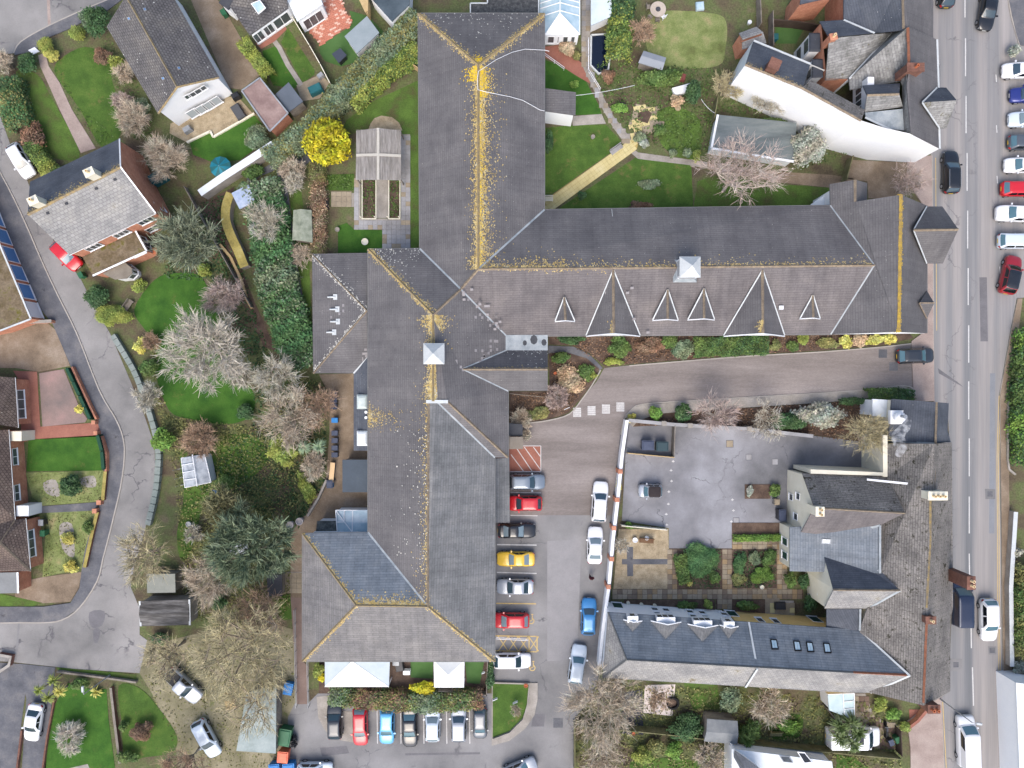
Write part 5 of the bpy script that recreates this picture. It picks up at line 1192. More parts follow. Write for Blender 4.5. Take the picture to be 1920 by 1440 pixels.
for f, a, b, n, sp in [(fWW, (805, 800, R), (802, 1100, R-.5), 160, 1.6), (fN, (784, 25, E), (1021, 25, E), 160, 1.8), (fWN, (690, 467, E), (787, 466, E), 160, 1.2), (fPN, (950, 657, E), (1027, 657, E), 50, .8), (fWE, (812, 720, R), (812, 752, R), 140, .9)]:
    specks_on(MAIN, f, a, b, n, sp, M_dots, (.03, .09))
# repair slates paler than the rest, by the valleys
M_newslate = mat('repair_slate', [(138, 134, 136), (156, 152, 152)], 2, .8, .08, 9)
def patch(face, px, py, n, sx=.30, sy=.26):
    poly = [P3(p) for p in face]; nr = (poly[1]-poly[0]).cross(poly[2]-poly[0]).normalized(); nr = nr if nr.z > 0 else -nr
    al = Vector((-nr.y, nr.x, 0)).normalized(); up = nr.cross(al); c = W(px, py, plane_z(face, px, py)); m = MB()
    for i in range(n):
        q = c+al*sx*rnd.randint(-2, 2)+up*sy*rnd.randint(-2, 2)+nr*.02
        m.add([q-al*sx*.5-up*sy*.5, q+al*sx*.5-up*sy*.5, q+al*sx*.5+up*sy*.5, q-al*sx*.5+up*sy*.5], [[0, 1, 2, 3]])
    m.build('repair_slates', M_newslate, MAIN, kind='stuff')
for x, y, n in ((905, 570, 6), (925, 598, 6), (938, 612, 5), (880, 552, 4)): patch(fES, x, y, n)
for x, y, n in ((878, 562, 4), (900, 590, 3), (915, 610, 2), (928, 650, 7), (912, 662, 7), (900, 668, 5), (864, 688, 5)): patch(fWE, x, y, n)
for x, y in ((1185, 535), (1189, 553), (1201, 602), (1203, 615), (1143, 548), (1125, 540)): patch(fES, x, y, 1, .35, .28)
# cross gables and dormers on the south slope of the east wing
for ap, lx, rx in ((1150, 1099, 1200), (1430, 1357, 1471)):
    top = (ap, 506); f = fES; zt = plane_z(f, ap, 506); A = (ap, 506, zt); B = (ap+1, 624, 8.7); Lq = (lx, 629, E+.06); Rq = (rx, 629, E+.06)
    o, _ = roof_mesh(MAIN, [[A, B, Lq], [A, B, Rq]], M_slate, 'cross_gable', .06)
    mk('gable_face', [P3(Lq), P3(Rq), P3(B)], [[0, 1, 2]], M_white, o); ridge(o, [(A, B)], M_ridge, .3); flashing(o, [(A, Lq), (A, Rq)], M_lead_pale, .16)
    b = MB()
    for q in (Lq, Rq):
        p0, p1 = P3(q), P3(B); d = Vector((0, -.05, 0)); z = Vector((0, 0, .12)); b.add([p0+d-z, p1+d-z, p1+d+z, p0+d+z, p0+d*3-z, p1+d*3-z, p1+d*3+z, p0+d*3+z], BF)
    b.build('bargeboard', M_upvc, o)
    specks_on(MAIN, [A, B, Lq], (ap+1, 600, 8.8), B, 160, .15)
for cx, ty, xl, xr, yb in ((1058, 557, 1038, 1080, 598), (1252, 543, 1221, 1274, 596), (1320, 541, 1287, 1342, 595), (1524, 553, 1497, 1540, 593)):
    dormer(MAIN, fES, (cx, ty), (xl+5, yb), (xr-5, yb), M_slate, M_upvc, M_ridge)
# roadside gabled bay and gablet
o, _ = roof_mesh(MAIN, [[(1713, 431, 9.3), (1738, 387, 6.0), (1767, 387, 5.6), (1797, 430, 9.3)], [(1713, 431, 9.3), (1797, 430, 9.3), (1768, 494, 5.6), (1738, 494, 6.0)]], M_slate, 'bay_roof', .1)
ridge(o, [((1713, 431, 9.3), (1797, 430, 9.3))], M_ridge, .3); flashing(o, [((1713, 431, 9.3), (1738, 387, 6.0)), ((1713, 431, 9.3), (1738, 494, 6.0))], M_lead_pale, .14)
under([(1735, 390), (1764, 390), (1764, 491), (1735, 491)], 5.6, .2, M_white, par=MAIN, name='bay_wall')
o, _ = roof_mesh(MAIN, [[(1724, 568, 7.6), (1738, 545, 5.8), (1752, 568, 7.6)], [(1724, 568, 7.6), (1752, 568, 7.6), (1738, 597, 5.8)]], M_slate, 'gablet', .08); flashing(o, [((1724, 568, 7.6), (1738, 597, 5.8)), ((1724, 568, 7.6), (1752, 568, 7.6))], M_ridge, .14)
# cupolas
for px, py in ((1295, 500), (813, 663)):
    c = W(px, py, 11.0); t = MB().box((c.x, c.y, 8.6), 1.9, 1.9, 2.1).build('cupola', M_upvc, MAIN)
    lv = MB()
    for k in range(6):
        for s in (-1, 1): lv.box((c.x+s*.97, c.y, 9.3+k*.2), .06, 1.6, .05); lv.box((c.x, c.y+s*.97, 9.3+k*.2), 1.6, .06, .05)
    lv.build('louvre', M_metal, t)
    MB().box((c.x, c.y, 10.68), 2.15, 2.15, .08).add([Vector((c.x-1.05, c.y-1.05, 10.77)), Vector((c.x+1.05, c.y-1.05, 10.77)), Vector((c.x+1.05, c.y+1.05, 10.77)), Vector((c.x-1.05, c.y+1.05, 10.77)), Vector((c.x, c.y, 11.75))], [[0, 1, 4], [1, 2, 4], [2, 3, 4], [3, 0, 4]]).build('cupola_roof', M_lead_pale, t)
    MB().box((c.x, c.y, 8.5), 2.5, 2.5, .35, 0, .8).build('cupola_apron', M_lead, t)
# west block, lean-to and their vents
E2, R3 = 3.0, 5.3
gN = [(585, 476, E2), (689, 474, E2), (688, 582, R3)]; gW = [(585, 476, E2), (688, 582, R3), (587, 700, E2)]; gS = [(587, 700, E2), (688, 582, R3), (689, 672, 3.5), (663, 700, E2)]
o, _ = roof_mesh(MAIN, [gN, gW, gS], M_slate); gL = [(663, 700, E2), (689, 670, 3.6), (689, 845, 3.6), (663, 845, E2)]; roof_mesh(MAIN, [gL], M_slate_dark)
under([(585, 476), (689, 474), (689, 700), (663, 700), (587, 700)], E2, .3, M_white); under([(663, 695), (689, 695), (689, 845), (663, 845)], E2, .15, M_white)
ridge(MAIN, [((585, 476, E2), (688, 582, R3)), ((587, 700, E2), (688, 582, R3))], M_ridge, .26); flashing(MAIN, [((663, 700, E2), (689, 671, 3.55))], M_lead_pale, .16)
for f, a, b in ((gN, (585, 476, E2), (688, 582, R3)), (gW, (585, 476, E2), (688, 582, R3)), (gW, (587, 700, E2), (688, 582, R3))): specks_on(MAIN, f, a, b, 260, .14, M_dots)
for x, y in ((676, 655), (668, 668), (660, 676), (676, 660)): patch(gS, x, y, 4)
for x, y in ((629, 557), (633, 580), (634, 603), (627, 623)):
    z = plane_z(gW, x, y); c = W(x, y, z); v = MB(); v.box((c.x, c.y, z-.1), .45, .62, .22); v.tube((c.x, c.y, z+.12), (c.x-.9, c.y, z-.05), .12, .08, 8); v.build('roof_vent', M_lead_pale, MAIN)
patch(gW, 617, 585, 1); patch(gW, 640, 583, 3)
for x0, y0, x1, y1, mt in ((669, 740, 689, 767, mat('dome_cloudy', [(176, 190, 186), (214, 224, 222)], 1.2, .3, .08, 5)), (669, 808, 689, 836, M_glass_white)):
    c0, c1 = W(x0, y1, 3.7), W(x1, y0, 3.7); cx, cy = (c0.x+c1.x)/2, (c0.y+c1.y)/2; sx, sy = c1.x-c0.x, c1.y-c0.y
    MB().box((cx, cy, 3.1), sx, sy, .55).box((cx, cy, 3.65), sx*.96, sy*.96, .12, 0, .9).box((cx, cy, 3.77), sx*.86, sy*.86, .1, 0, .7).build('rooflight_dome', mt, MAIN)
for y in (773, 783): c = W(686, y, 3.9); MB().lathe((c.x, c.y, 3.3), [(.12, 0), (.12, .5), (.17, .52), (.17, .6), (.1, .6)], 10).build('vent_pipe', M_upvc, MAIN)
# east lean-to by the parked cars, porch roofs
roof_mesh(MAIN, [[(928, 860, 3.7), (955, 858, 3.0), (956, 980, 3.0), (928, 980, 3.7)]], M_slate_pale, 'lean_to_roof'); under([(926, 860), (955, 858), (956, 980), (926, 980)], 3.0, .15, M_brick, name='lean_to_wall')
roof_mesh(MAIN, [[(955, 819, 2.8), (981, 819, 2.8), (981, 842, 2.8), (955, 842, 2.8)]], mat('porch_felt', [(128, 120, 110), (146, 138, 128)], .6, .9, .1, 7), 'porch_roof'); under([(955, 819), (981, 819), (981, 842), (955, 842)], 2.8, .15, M_brick, name='porch_wall')
roof_mesh(MAIN, [[(953, 793, 2.5), (980, 796, 2.5), (980, 817, 2.5), (953, 817, 2.5)]], M_felt, 'porch_roof')
# north end: flat roof, glazed conservatory, east porch
roof_mesh(MAIN, [[(882, 8, 3.4), (912, 6, 3.4), (914, -30, 3.4), (1010, -30, 3.4), (1010, 26, 3.4), (882, 26, 3.4)]], mat('felt_speckle', [(52, 54, 58), (72, 74, 76), (96, 98, 98)], 3.0, .9, .25, 12), 'flat_roof'); under([(882, 8), (1010, 8), (1010, 30), (882, 30)], 3.4, .15, M_white)
for x0, x1, y in ((882, 914, 6),): flashing(MAIN, [((x0, y, 3.5), (x1, y, 3.5)), ((882, 6, 3.5), (882, 26, 3.5)), ((914, 6, 3.5), (914, -25, 3.5)), ((1010, -25, 3.5), (1010, 24, 3.5))], M_lead_pale, .14)
cz, cr = 2.7, 3.9
CF_ = [[(1012, -30, cz), (1050, -30, cr), (1050, 25, cr), (1022, 65, cz), (1012, 65, cz)], [(1050, -30, cr), (1087, -30, cz), (1087, 65, cz), (1050, 25, cr)], [(1022, 65, cz), (1050, 25, cr), (1087, 65, cz)]]
cons = roof_mesh(MAIN, CF_, M_glass_sky, 'conservatory_roof', .06)[0]
cb = MB()
for a, b in [((1012, 65, cz), (1087, 65, cz)), ((1050, -30, cr), (1050, 25, cr)), ((1022, 65, cz), (1050, 25, cr)), ((1087, 65, cz), (1050, 25, cr)), ((1087, -30, cz), (1087, 65, cz)), ((1035, 65, cz), (1046, 31, cr-.2)), ((1053, 65, cz), (1051, 27, cr)), ((1071, 65, cz), (1056, 31, cr-.2))]+[((1050, y, cr), (1012, y+12, cz)) for y in (-20, -5, 5, 20)]+[((1050, y, cr), (1087, y+10, cz)) for y in (-20, -5, 5, 20)]:
    cb.tube(P3(a)+Vector((0, 0, .05)), P3(b)+Vector((0, 0, .05)), .06, .06, 6)
cb.build('glazing_bar', M_upvc, cons); mk('opal_panel', [P3(p)+Vector((0, 0, .03)) for p in CF_[2]], [[0, 1, 2]], M_glass_white, cons)
under([(1012, -30), (1087, -30), (1087, 65), (1012, 65)], cz, .1, M_white, par=MAIN, name='conservatory_wall')
A, B = W(1012, 65, cz)+Vector((0, .1, 0)), W(1087, 65, cz)+Vector((0, .1, 0)); A.y = B.y = W(0, 65, cz).y+.1
for x0, x1 in ((1026, 1040), (1044, 1049), (1054, 1066), (1069, 1079)): win_px(MAIN, A, B, (x0, 80), (x1, 68), Vector((0, -1, 0)))
pr = [[(1021, 165, 4.2), (1080, 173, 4.2), (1079, 216, 4.2), (1021, 208, 4.2)]]; roof_mesh(MAIN, pr, M_slate, 'porch_roof'); under([(1018, 165), (1080, 173), (1079, 216), (1018, 208)], 4.2, .2, M_white, name='porch_wall')
m = MB()
for pl in ([(1030, 96), (1021, 94), (985, 92), (960, 98), (930, 112), (897, 134), (895, 150), (896, 168), (910, 172), (955, 181), (980, 188), (1000, 199), (1012, 206), (1021, 208)],):
    pts = []
    for x, y in pl:
        z = plane_z(fNE, min(x, 1021), y) if x > 899 else R; pts.append(W(x, y, z+.14))
    for a, b in zip(pts, pts[1:]): m.tube(a, b, .028, .028, 5)
m.build('roof_cable', M_upvc, MAIN)
m = MB(); pts = [W(1147, 392, plane_z(fEN, 1147, 393)+.12), W(1150, 420, plane_z(fEN, 1150, 420)+.1), W(1153, 500, plane_z(fEN, 1153, 500)+.1)]
for a, b in zip(pts, pts[1:]): m.tube(a, b, .025, .025, 5)
m.build('roof_cable', M_lead_pale, MAIN)
mk('white_lean_to', [W(x, y, z) for x, y, z in ((1519, 384, 2.6), (1557, 357, 3.2), (1557, 386, 3.2))], [[0, 1, 2]], M_glass_white, MAIN)
c = W(1464, 577, plane_z(fES, 1464, 577)); MB().box((c.x, c.y, c.z-.1), .45, .4, .3).build('roof_vent', M_upvc, MAIN)
# west yard: canopy shed and glazed lobby
t, _ = hut('canopy_shed', 'dark fabric roofed lean-to shed with a mossy corner beside the yard', 'shed', [(642, 862), (690, 862), (690, 923), (642, 923)], 2.6, mat('canopy_sheet', [(62, 74, 86), (74, 86, 98)], .5, .5, .08, 6, moss=((112, 116, 60), .5, .66)), M_wood)
t = thing('glazed_lobby', 'small glass roofed lobby with white bars between the yard and blue slates', 'conservatory', W(660, 975))
gl = [(629, 957, 2.6), (690, 957, 3.0), (690, 998, 3.0), (632, 998, 2.6)]; o, _ = roof_mesh(t, [gl], M_glass_sky, 'glass_roof', .06); b = MB()
for a, q in (((629, 957), (660, 998)), ((645, 957), (645, 980)), ((661, 957), (660, 998)), ((677, 957), (676, 998)), ((629, 957), (690, 957)), ((629, 957), (632, 998)), ((676, 998), (690, 982)), ((632, 979), (644, 979))): b.tube(W(*a, 2.9)+Vector((0, 0, -.1)), W(*q, 2.9)+Vector((0, 0, -.1)), .06, .06, 6)
b.build('glazing_bar', M_upvc, t); under([(629, 957), (690, 957), (690, 998), (632, 998)], 2.6, .1, M_white, par=t)
t, _ = hut('flat_store', 'small dark flat roofed store next to the glazed lobby', 'shed', [(594, 977), (632, 977), (631, 1000), (592, 1000)], 2.4, mat('felt_stain', [(60, 64, 64), (92, 96, 94), (120, 122, 118)], 2, .9, .15, 8), M_white)
for q in ([(1558, 627, E), (1738, 625, E), (1686, 622.5, R2)], [(1604, 378, E), (1739, 386, E), (1690, 365.5, R2), (1604, 378, 7.55)], [(1556, 345, E), (1626, 343, E), (1604, 337.4, 7.55)], [(1026.6, 657, E), (1026.6, 733, E), (1026.6, 692, 7.85)], [(1766, 388, 5.6), (1767, 493, 5.6), (1795, 430, 9.2)]): mk('gable_face', [P3(p)+Vector((0, 0, -.06)) for p in q], [list(range(len(q)))], M_white, MAIN)
ground_cover('pergola_plants', [[(681, 338), (704, 338), (704, 407), (681, 407)], [(730, 338), (749, 338), (749, 407), (730, 407)], [(612, 330), (662, 328), (662, 355), (614, 355)]], L_mid, 30, .12, 'leafy plants in the pergola beds', 'plants', h=.5, z0=.06)
for (x0, y0), (x1, y1), inn in (((1027, 630), (1558, 627), (1200, 560)), ((567, 1240), (928, 1240), (750, 1180)), ((928, 985), (928, 1240), (850, 1100)), ((690, 467), (690, 998), (760, 700)), ((1021, 393), (1557, 385), (1200, 450))):
    A, B = W(x0, y0, E), W(x1, y1, E); d = Vector((B.x-A.x, B.y-A.y, 0)); L_ = d.length; d.normalize(); o = Vector((d.y, -d.x, 0)); c_ = W(*inn, E)
    if (c_-A).dot(o) > 0: o = -o
    A, B = A-o*.44, B-o*.44
    for k in range(1, int(L_/3.6)):
        for z in (1.0, 3.5): window(MAIN, A, B, k*3.6-.6, k*3.6+.6, z, z+1.3, o, 2)
# ------------------------------------------------------------------ neighbouring buildings
def out_of(A, B, inner):
    d = Vector((B.x-A.x, B.y-A.y, 0)).normalized(); n = Vector((d.y, -d.x, 0))
    return n if (Vector((inner.x, inner.y, 0))-Vector((A.x, A.y, 0))).dot(n) < 0 else -n
def wall_of(p, q, z, over, inner):
    """the wall line under an eave (two photo pixels at height z), set in by the overhang"""
    A, B = W(*p, z), W(*q, z); o = out_of(A, B, W(*inner, z)); A = A-o*over; B = B-o*over; return A, B, o
# --- white gabled house, top left
t, r = building('detached_house', 'white gabled house with grey speckled tile roof at the top left corner', 'house', [[(200, 50, 4.9), (236, -8, 7), (332, 163, 7), (296, 213, 4.9)], [(236, -8, 7), (305, -40, 4.9), (411, 145, 4.9), (332, 163, 7)]], M_tile_grey, M_white, .25)
ridge(t, [((236, -8, 7), (332, 163, 7)), ((332, 163, 7), (296, 213, 4.9)), ((332, 163, 7), (411, 145, 4.9))], M_ridge_yel, .22)
A, B, o = wall_of((296, 213), (411, 145), 4.9, -.06, (300, 60))
G_bl = mat('blind_glass', [(176, 186, 190)], fine=0, rough=.2)
for x, y, w_, h_, k, g in ((352, 181, .7, .9, 1, M_glass), (366, 174, 1.6, .95, 2, M_glass), (381, 165, .7, .9, 1, M_glass), (362, 212, 1.25, 1.7, 1, G_bl), (377, 205, 1.25, 1.7, 1, G_bl), (391, 198, 1.25, 1.7, 1, G_bl), (404, 190, 1.25, 1.7, 1, G_bl)): win_c(t, A, B, (x, y), w_, h_, o, k, glass=g)
for x, y in ((271, 18), (242, 35), (335, 128), (306, 147)): rooflight(t, [(200, 50, 4.9), (236, -8, 7), (332, 163, 7)] if x < 245 or x == 306 else [(236, -8, 7), (305, -40, 4.9), (411, 145, 4.9)], [(x-3, y-2), (x+2, y-3), (x+4, y+2), (x-1, y+3)], 'roof_vent', M_door_blue)
# --- brick house with slate and stone tile roof, left
HF = [[(56, 341, 5.2), (52, 402, 8.2), (226, 313, 8.2), (224, 260, 5.2)], [(52, 402, 8.2), (226, 313, 8.2), (292, 400, 5.2), (130, 478, 5.2)]]
t = thing('brick_house', 'red brick house with grey tiled roof and mossy extension beside the side road', 'house', W(170, 370))
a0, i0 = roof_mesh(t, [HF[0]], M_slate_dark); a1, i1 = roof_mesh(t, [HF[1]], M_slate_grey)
w = [P3(p) for p in ((56, 341, 5.2), (224, 260, 5.2), (226, 313, 8.2), (292, 400, 5.2), (130, 478, 5.2), (52, 402, 8.2))]
ins = offset_poly([(v.x, v.y) for v in w[::-1]], .15); zz = [v.z-.15 for v in w[::-1]]; n = 6
mk('wall', [Vector((q.x, q.y, z)) for q, z in zip(ins, zz)]+[Vector((q.x, q.y, 0)) for q in ins], [[i, n+i, n+(i+1) % n, (i+1) % n] for i in range(n)], M_brick, t, uv=True)
ridge(t, [((52, 402, 8.2), (226, 313, 8.2))], M_ridge_yel, .34); specks_on(t, HF[0], (52, 402, 8.2), (226, 313, 8.2), 500, .25)
flashing(t, [((224, 260, 5.25), (226, 313, 8.25)), ((226, 313, 8.25), (292, 400, 5.25))], M_upvc, .14, 'bargeboard'); flashing(t, [((130, 478, 5.1), (292, 400, 5.1))], M_upvc, .16, 'gutter')
A, B, o = wall_of((130, 478), (292, 400), 5.2, .12, (150, 350))
for x, y in ((176, 463), (228, 438), (274, 414)): win_c(t, A, B, (x, y), 1.7, 1.25, o, 3)
win_c(t, A, B, (287, 428), 1.5, 1.3, o, 2)
A2, B2, o2 = wall_of((226, 313), (292, 400), 6, .15, (150, 350))
for s0, z0 in ((3.0, 3.6), (3.6, 1.2), (1.2, 1.0)): window(t, A2, B2, s0, s0+1.1, z0, z0+1.2, o2, 2)
for x, y in ((215, 336), (180, 353), (124, 381), (89, 399)): rooflight(t, HF[1], [(x-3, y-1), (x+2, y-3), (x+4, y+2), (x-1, y+3)], 'roof_vent', M_felt, M_felt)
chimney(t, 183, 331, 8.0, 1.5, .95, .75, M_cream, 1, .45); chimney(t, 80, 383, 8.0, 1.5, .95, .75, M_cream, 1, .45)
o, _ = roof_mesh(t, [[(155, 482, 2.9), (254, 433, 2.9), (275, 471, 2.9), (174, 517, 2.9)]], M_flat_moss, 'extension_roof', .2)
under([(155, 482), (254, 433), (275, 471), (174, 517)], 2.85, .12, M_brick, par=t, name='extension_wall'); flashing(t, [((174, 517, 2.95), (275, 471, 2.95)), ((275, 471, 2.95), (254, 433, 2.95))], M_upvc, .2, 'fascia')
A, B, o = wall_of((174, 517), (275, 471), 2.9, .12, (215, 450)); win_px(t, A, B, (252, 483), (274, 473), o, 3)
A, B, o = wall_of((275, 471), (254, 433), 2.9, .12, (215, 470)); window(t, A, B, .3, 1.5, .9, 2.2, o, 2); window(t, A, B, 1.7, 2.3, .9, 2.2, o)
by = [(192, 513), (233, 491), (247, 503), (248, 512), (238, 522), (215, 524)]; roof_mesh(t, [[(x, y, 2.3) for x, y in by]], mat('bay_felt', [(124, 116, 104), (146, 138, 126)], 1, .9, .1, 7), 'bay_roof', .12)
under(by, 2.25, .1, M_upvc, par=t, name='bay_wall')
for k in (1, 2, 3):
    A, B, o = wall_of(by[k], by[k+1], 2.3, .1, (220, 505)); L = (Vector((B.x-A.x, B.y-A.y))).length
    if L > .4: window(t, A, B, .08, L-.08, .9, 2.05, o, max(1, int(L/.45)))
# --- garages with blue doors, left edge
t, r = building('garage_row', 'row of brick garages with blue doors and a mossy flat roof at the left edge', 'garage', [[(-70, 300, 2.5), (-2, 455, 2.5), (58, 598, 2.5), (0, 620, 2.5), (-90, 640, 2.5)]], M_flat_moss, M_brick, .04)
A, B, o = wall_of((-2, 455), (58, 598), 2.5, .04, (-50, 520)); L = (Vector((B.x-A.x, B.y-A.y))).length; ds = L/3.3
for i in range(-2, 4):
    s0 = .25+i*(L-.2)/4; mtl = M_upvc if i == 3 else M_door_blue
    f = window(t, A, B, s0, s0+(L-.2)/4-.35, .1, 2.25, o, 1, 'garage_door', M_upvc, mtl, .10)
flashing(t, [((-70, 300, 2.6), (-2, 455, 2.6)), ((-2, 455, 2.6), (58, 598, 2.6)), ((58, 598, 2.6), (0, 620, 2.6))], M_lead_pale, .18, 'roof_trim')
# --- brick bungalows, left edge
BF1 = [[(-80, 700, 2.8), (28, 708, 2.8), (34, 802, 2.8), (-10, 795, 4.6), (-60, 755, 4.8)], [(34, 802, 2.8), (-80, 830, 2.8), (-60, 755, 4.8), (-10, 795, 4.6)]]
t, r = building('bungalow', 'brick bungalow with dark brown tiles and white window above the tarmac drive', 'bungalow', [BF1[0]], M_tile_brown, M_brick, .25)
A, B, o = wall_of((28, 708), (34, 802), 2.8, .25, (-20, 760)); win_px(t, A, B, (34, 785), (44, 731), o, 3)
flashing(t, [((28, 708, 2.75), (34, 802, 2.75))], M_upvc, .14, 'gutter')
BF2 = [[(-80, 806, 2.8), (16, 806, 2.8), (28, 975, 2.8), (-40, 900, 5.0)], [(28, 975, 2.8), (48, 972, 2.8), (57, 1071, 2.8), (0, 1018, 4.6)], [(57, 1071, 2.8), (-80, 1072, 2.8), (-40, 1040, 4.6), (0, 1018, 4.6)], [(28, 975, 2.8), (0, 1018, 4.6), (-40, 1040, 4.6), (-80, 1000, 4.6), (-40, 900, 5.0)]]
t = thing('bungalow', 'long brick bungalow with brown tiled hips beside the gravel gardens', 'bungalow', W(0, 940))
o_, _ = roof_mesh(t, BF2, M_tile_brown); under([(-80, 806), (16, 806), (28, 975), (48, 972), (57, 1071), (-80, 1072)], 2.8, .25, M_brick, par=t)
ridge(t, [((28, 975, 2.8), (0, 1018, 4.6)), ((57, 1071, 2.8), (0, 1018, 4.6)), ((0, 1018, 4.6), (-40, 1040, 4.6))], M_ridge, .24)
A, B, o = wall_of((16, 806), (28, 975), 2.8, .25, (-20, 900))
for y0, y1, k in ((873, 840, 2), (940, 908, 2)): win_px(t, A, B, (24 if y0 < 900 else 28, y0), (31 if y0 < 900 else 35, y1), o, k)
A, B, o = wall_of((48, 972), (57, 1071), 2.8, .25, (0, 1020)); win_px(t, A, B, (56, 1046), (62, 992), o, 3)
flashing(t, [((16, 806, 2.75), (28, 975, 2.75)), ((48, 972, 2.75), (57, 1071, 2.75))], M_upvc, .14, 'gutter')
MB().box((W(42, 958, 2.4).x, W(42, 958, 2.4).y, 0), 1.4, 1.2, 2.4).build('porch', M_upvc, t); MB().box((W(26, 818, 2.5).x, W(26, 818, 2.5).y, 0), 1.6, 1.1, 2.4).build('porch', M_cream, t)
t, r = hut('flat_garage', 'grey flat roofed garage with white edge below the brown bungalow', 'garage', [(-60, 1075), (33, 1073), (34, 1112), (-60, 1114)], 2.5, mat('felt_grey', [(126, 128, 128), (148, 150, 150)], .6, .9, .1, 8), M_brick); flashing(t, [((33, 1073, 2.6), (34, 1112, 2.6))], M_upvc, .2, 'fascia')
# --- houses along the top
t, r = building('semi_detached_house', 'grey tiled house extension with a skylight at the top, by the gravel drive', 'house', [[(431, 12, 3.0), (470, -60, 5.5), (535, -30, 5.5), (540, 15, 3.0), (468, 66, 3.0)]], M_tile_grey, M_white, .2)
rooflight(t, [(431, 12, 3.0), (535, -30, 5.5), (468, 66, 3.0)], [(471, 7), (488, 0), (499, 15), (485, 27)], frame=M_upvc)
A, B, o = wall_of((468, 66), (540, 15), 3, .2, (480, 0)); L = (Vector((B.x-A.x, B.y-A.y))).length
for f0, f1 in ((.03, .26), (.3, .52), (.56, .95)): window(t, A, B, L*f0, L*f1, .5, 2.3, o, 2)
t, r = hut('flat_extension', 'white flat roofed extension next to the herringbone brick patio', 'extension', [(525, -30), (590, -35), (605, 8), (557, 40)], 3.0, M_glass_white, M_white); A, B, o = wall_of((557, 40), (605, 8), 3, .12, (560, 0)); window(t, A, B, .5, 3.0, .2, 2.2, o, 3)
t, r = hut('rendered_garage', 'white garage corner between the gravel drive and skylight roof', 'garage', [(410, 5), (425, -20), (445, -5), (428, 18)], 2.8, M_felt, M_white)
t, r = hut('slate_annexe', 'dark slate annexe roof half out of the top edge above the long hedge', 'annexe', [(690, -10), (770, -40), (768, 8), (735, 40)], 3.0, mat('dark_membrane', [(60, 72, 80), (92, 104, 112)], .5, .5, .1, 6), M_white)
t, r = hut('timber_porch', 'pale timber porch poking in at the top beside the turf', 'porch', [(664, -20), (690, -10), (690, 20), (684, 22)], 2.4, M_wood_tan, M_wood_tan)
t, r = hut('felt_garage', 'long garage with a tan felt roof under the clipped green hedge', 'garage', [(453, 170), (487, 146), (540, 212), (506, 246)], 2.5, M_felt_tan, M_brick); flashing(t, [((453, 170, 2.6), (487, 146, 2.6)), ((487, 146, 2.6), (540, 212, 2.6)), ((540, 212, 2.6), (506, 246, 2.6)), ((506, 246, 2.6), (453, 170, 2.6))], M_metal, .16, 'roof_trim')
t, r = hut('garden_shed', 'small blue grey felt shed touching the long tan roofed garage', 'shed', [(516, 177), (541, 154), (568, 190), (541, 210)], 2.2, mat('felt_blue', [(86, 94, 104), (100, 108, 118)], .5, .8, .05, 7), M_wood)
t, r = hut('metal_shed', 'large pale metal roofed shed on the artificial grass', 'shed', [(646, 68), (688, 30), (711, 61), (669, 100)], 2.3, mat('pale_metal', [(136, 148, 152), (152, 162, 166)], .6, .5, .05, 7), M_upvc)
t, r = hut('storage_box', 'dark square storage box on the edge of the artificial grass', 'box', [(622, 101), (638, 90), (650, 103), (635, 118)], 1.2, mat('grey_lid', [(66, 72, 84)], fine=.05, rough=.5), M_black)
# pergola shelter west of the main building
t = thing('pergola_shelter', 'weathered corrugated roof shelter with open pergola frames among the planting beds', 'shelter', W(708, 300))
pf = [[(668, 245, 2.6), (709, 240, 3.0), (709, 337, 3.0), (667, 337, 2.6)], [(709, 240, 3.0), (752, 245, 2.6), (752, 338, 2.6), (709, 337, 3.0)]]; roof_mesh(t, pf, M_sheet, 'sheet_roof', .05)
m = MB()
for x0, x1, za, zb in ((668, 709, 2.6, 3.0), (709, 752, 3.0, 2.6)):
    for i in range(14):
        f = (i+.5)/14; x = x0+(x1-x0)*f; z = za+(zb-za)*f+.03; m.tube(W(x, 243, z), W(x, 336, z), .035, .035, 5)
m.build('corrugation', M_sheet, t, kind='stuff'); flashing(t, [((709, 240, 3.08), (709, 337, 3.08)), ((668, 291, 2.72), (709, 290, 3.1)), ((709, 290, 3.1), (752, 292, 2.72))], mat('pale_sheet', [(182, 178, 168), (196, 192, 182)], 1, .9, .1, 7), .3, 'ridge_cap')
for x, y0, y1 in ((679, 337, 410), (705, 337, 410), (729, 337, 410), (750, 337, 410)):
    MB().tube(W(x, y0, 1.1), W(x, y1, 1.1), .06, .06, 6).build('rail', M_cream, t)
    for y in (y0, y1): MB().box(W(x, y), .1, .1, 1.15).build('post', M_cream, t)
for x0, x1 in ((679, 705), (729, 750)): MB().tube(W(x0, 410, 1.1), W(x1, 410, 1.1), .06, .06, 6).build('rail', M_cream, t)
for x, y in ((669, 247), (669, 336), (751, 247), (751, 336)): MB().box(W(x, y, 2.5)*1, .12, .12, .01); c = W(x, y, 2.5); MB().box((c.x, c.y, 0), .12, .12, 2.6).build('post', M_wood, t)
t, r = hut('glass_shed', 'greenish glass cold shed between the tarmac path and bare rose hedge', 'greenhouse', [(550, 394), (584, 394), (586, 455), (548, 450)], 1.9, mat('old_glass', [(116, 124, 106), (146, 152, 134), (168, 172, 156)], 1.4, .4, .1, 7), M_wood, .5, 1)
t, r = hut('leaning_shelter', 'blue white corrugated sheet shelter propped in the ivy bank', 'shelter', [(434, 362), (466, 346), (478, 378), (449, 392)], 2.2, mat('blue_sheet', [(140, 158, 186), (168, 182, 204), (190, 200, 216)], 1.2, .5, .08, 8), M_wood)
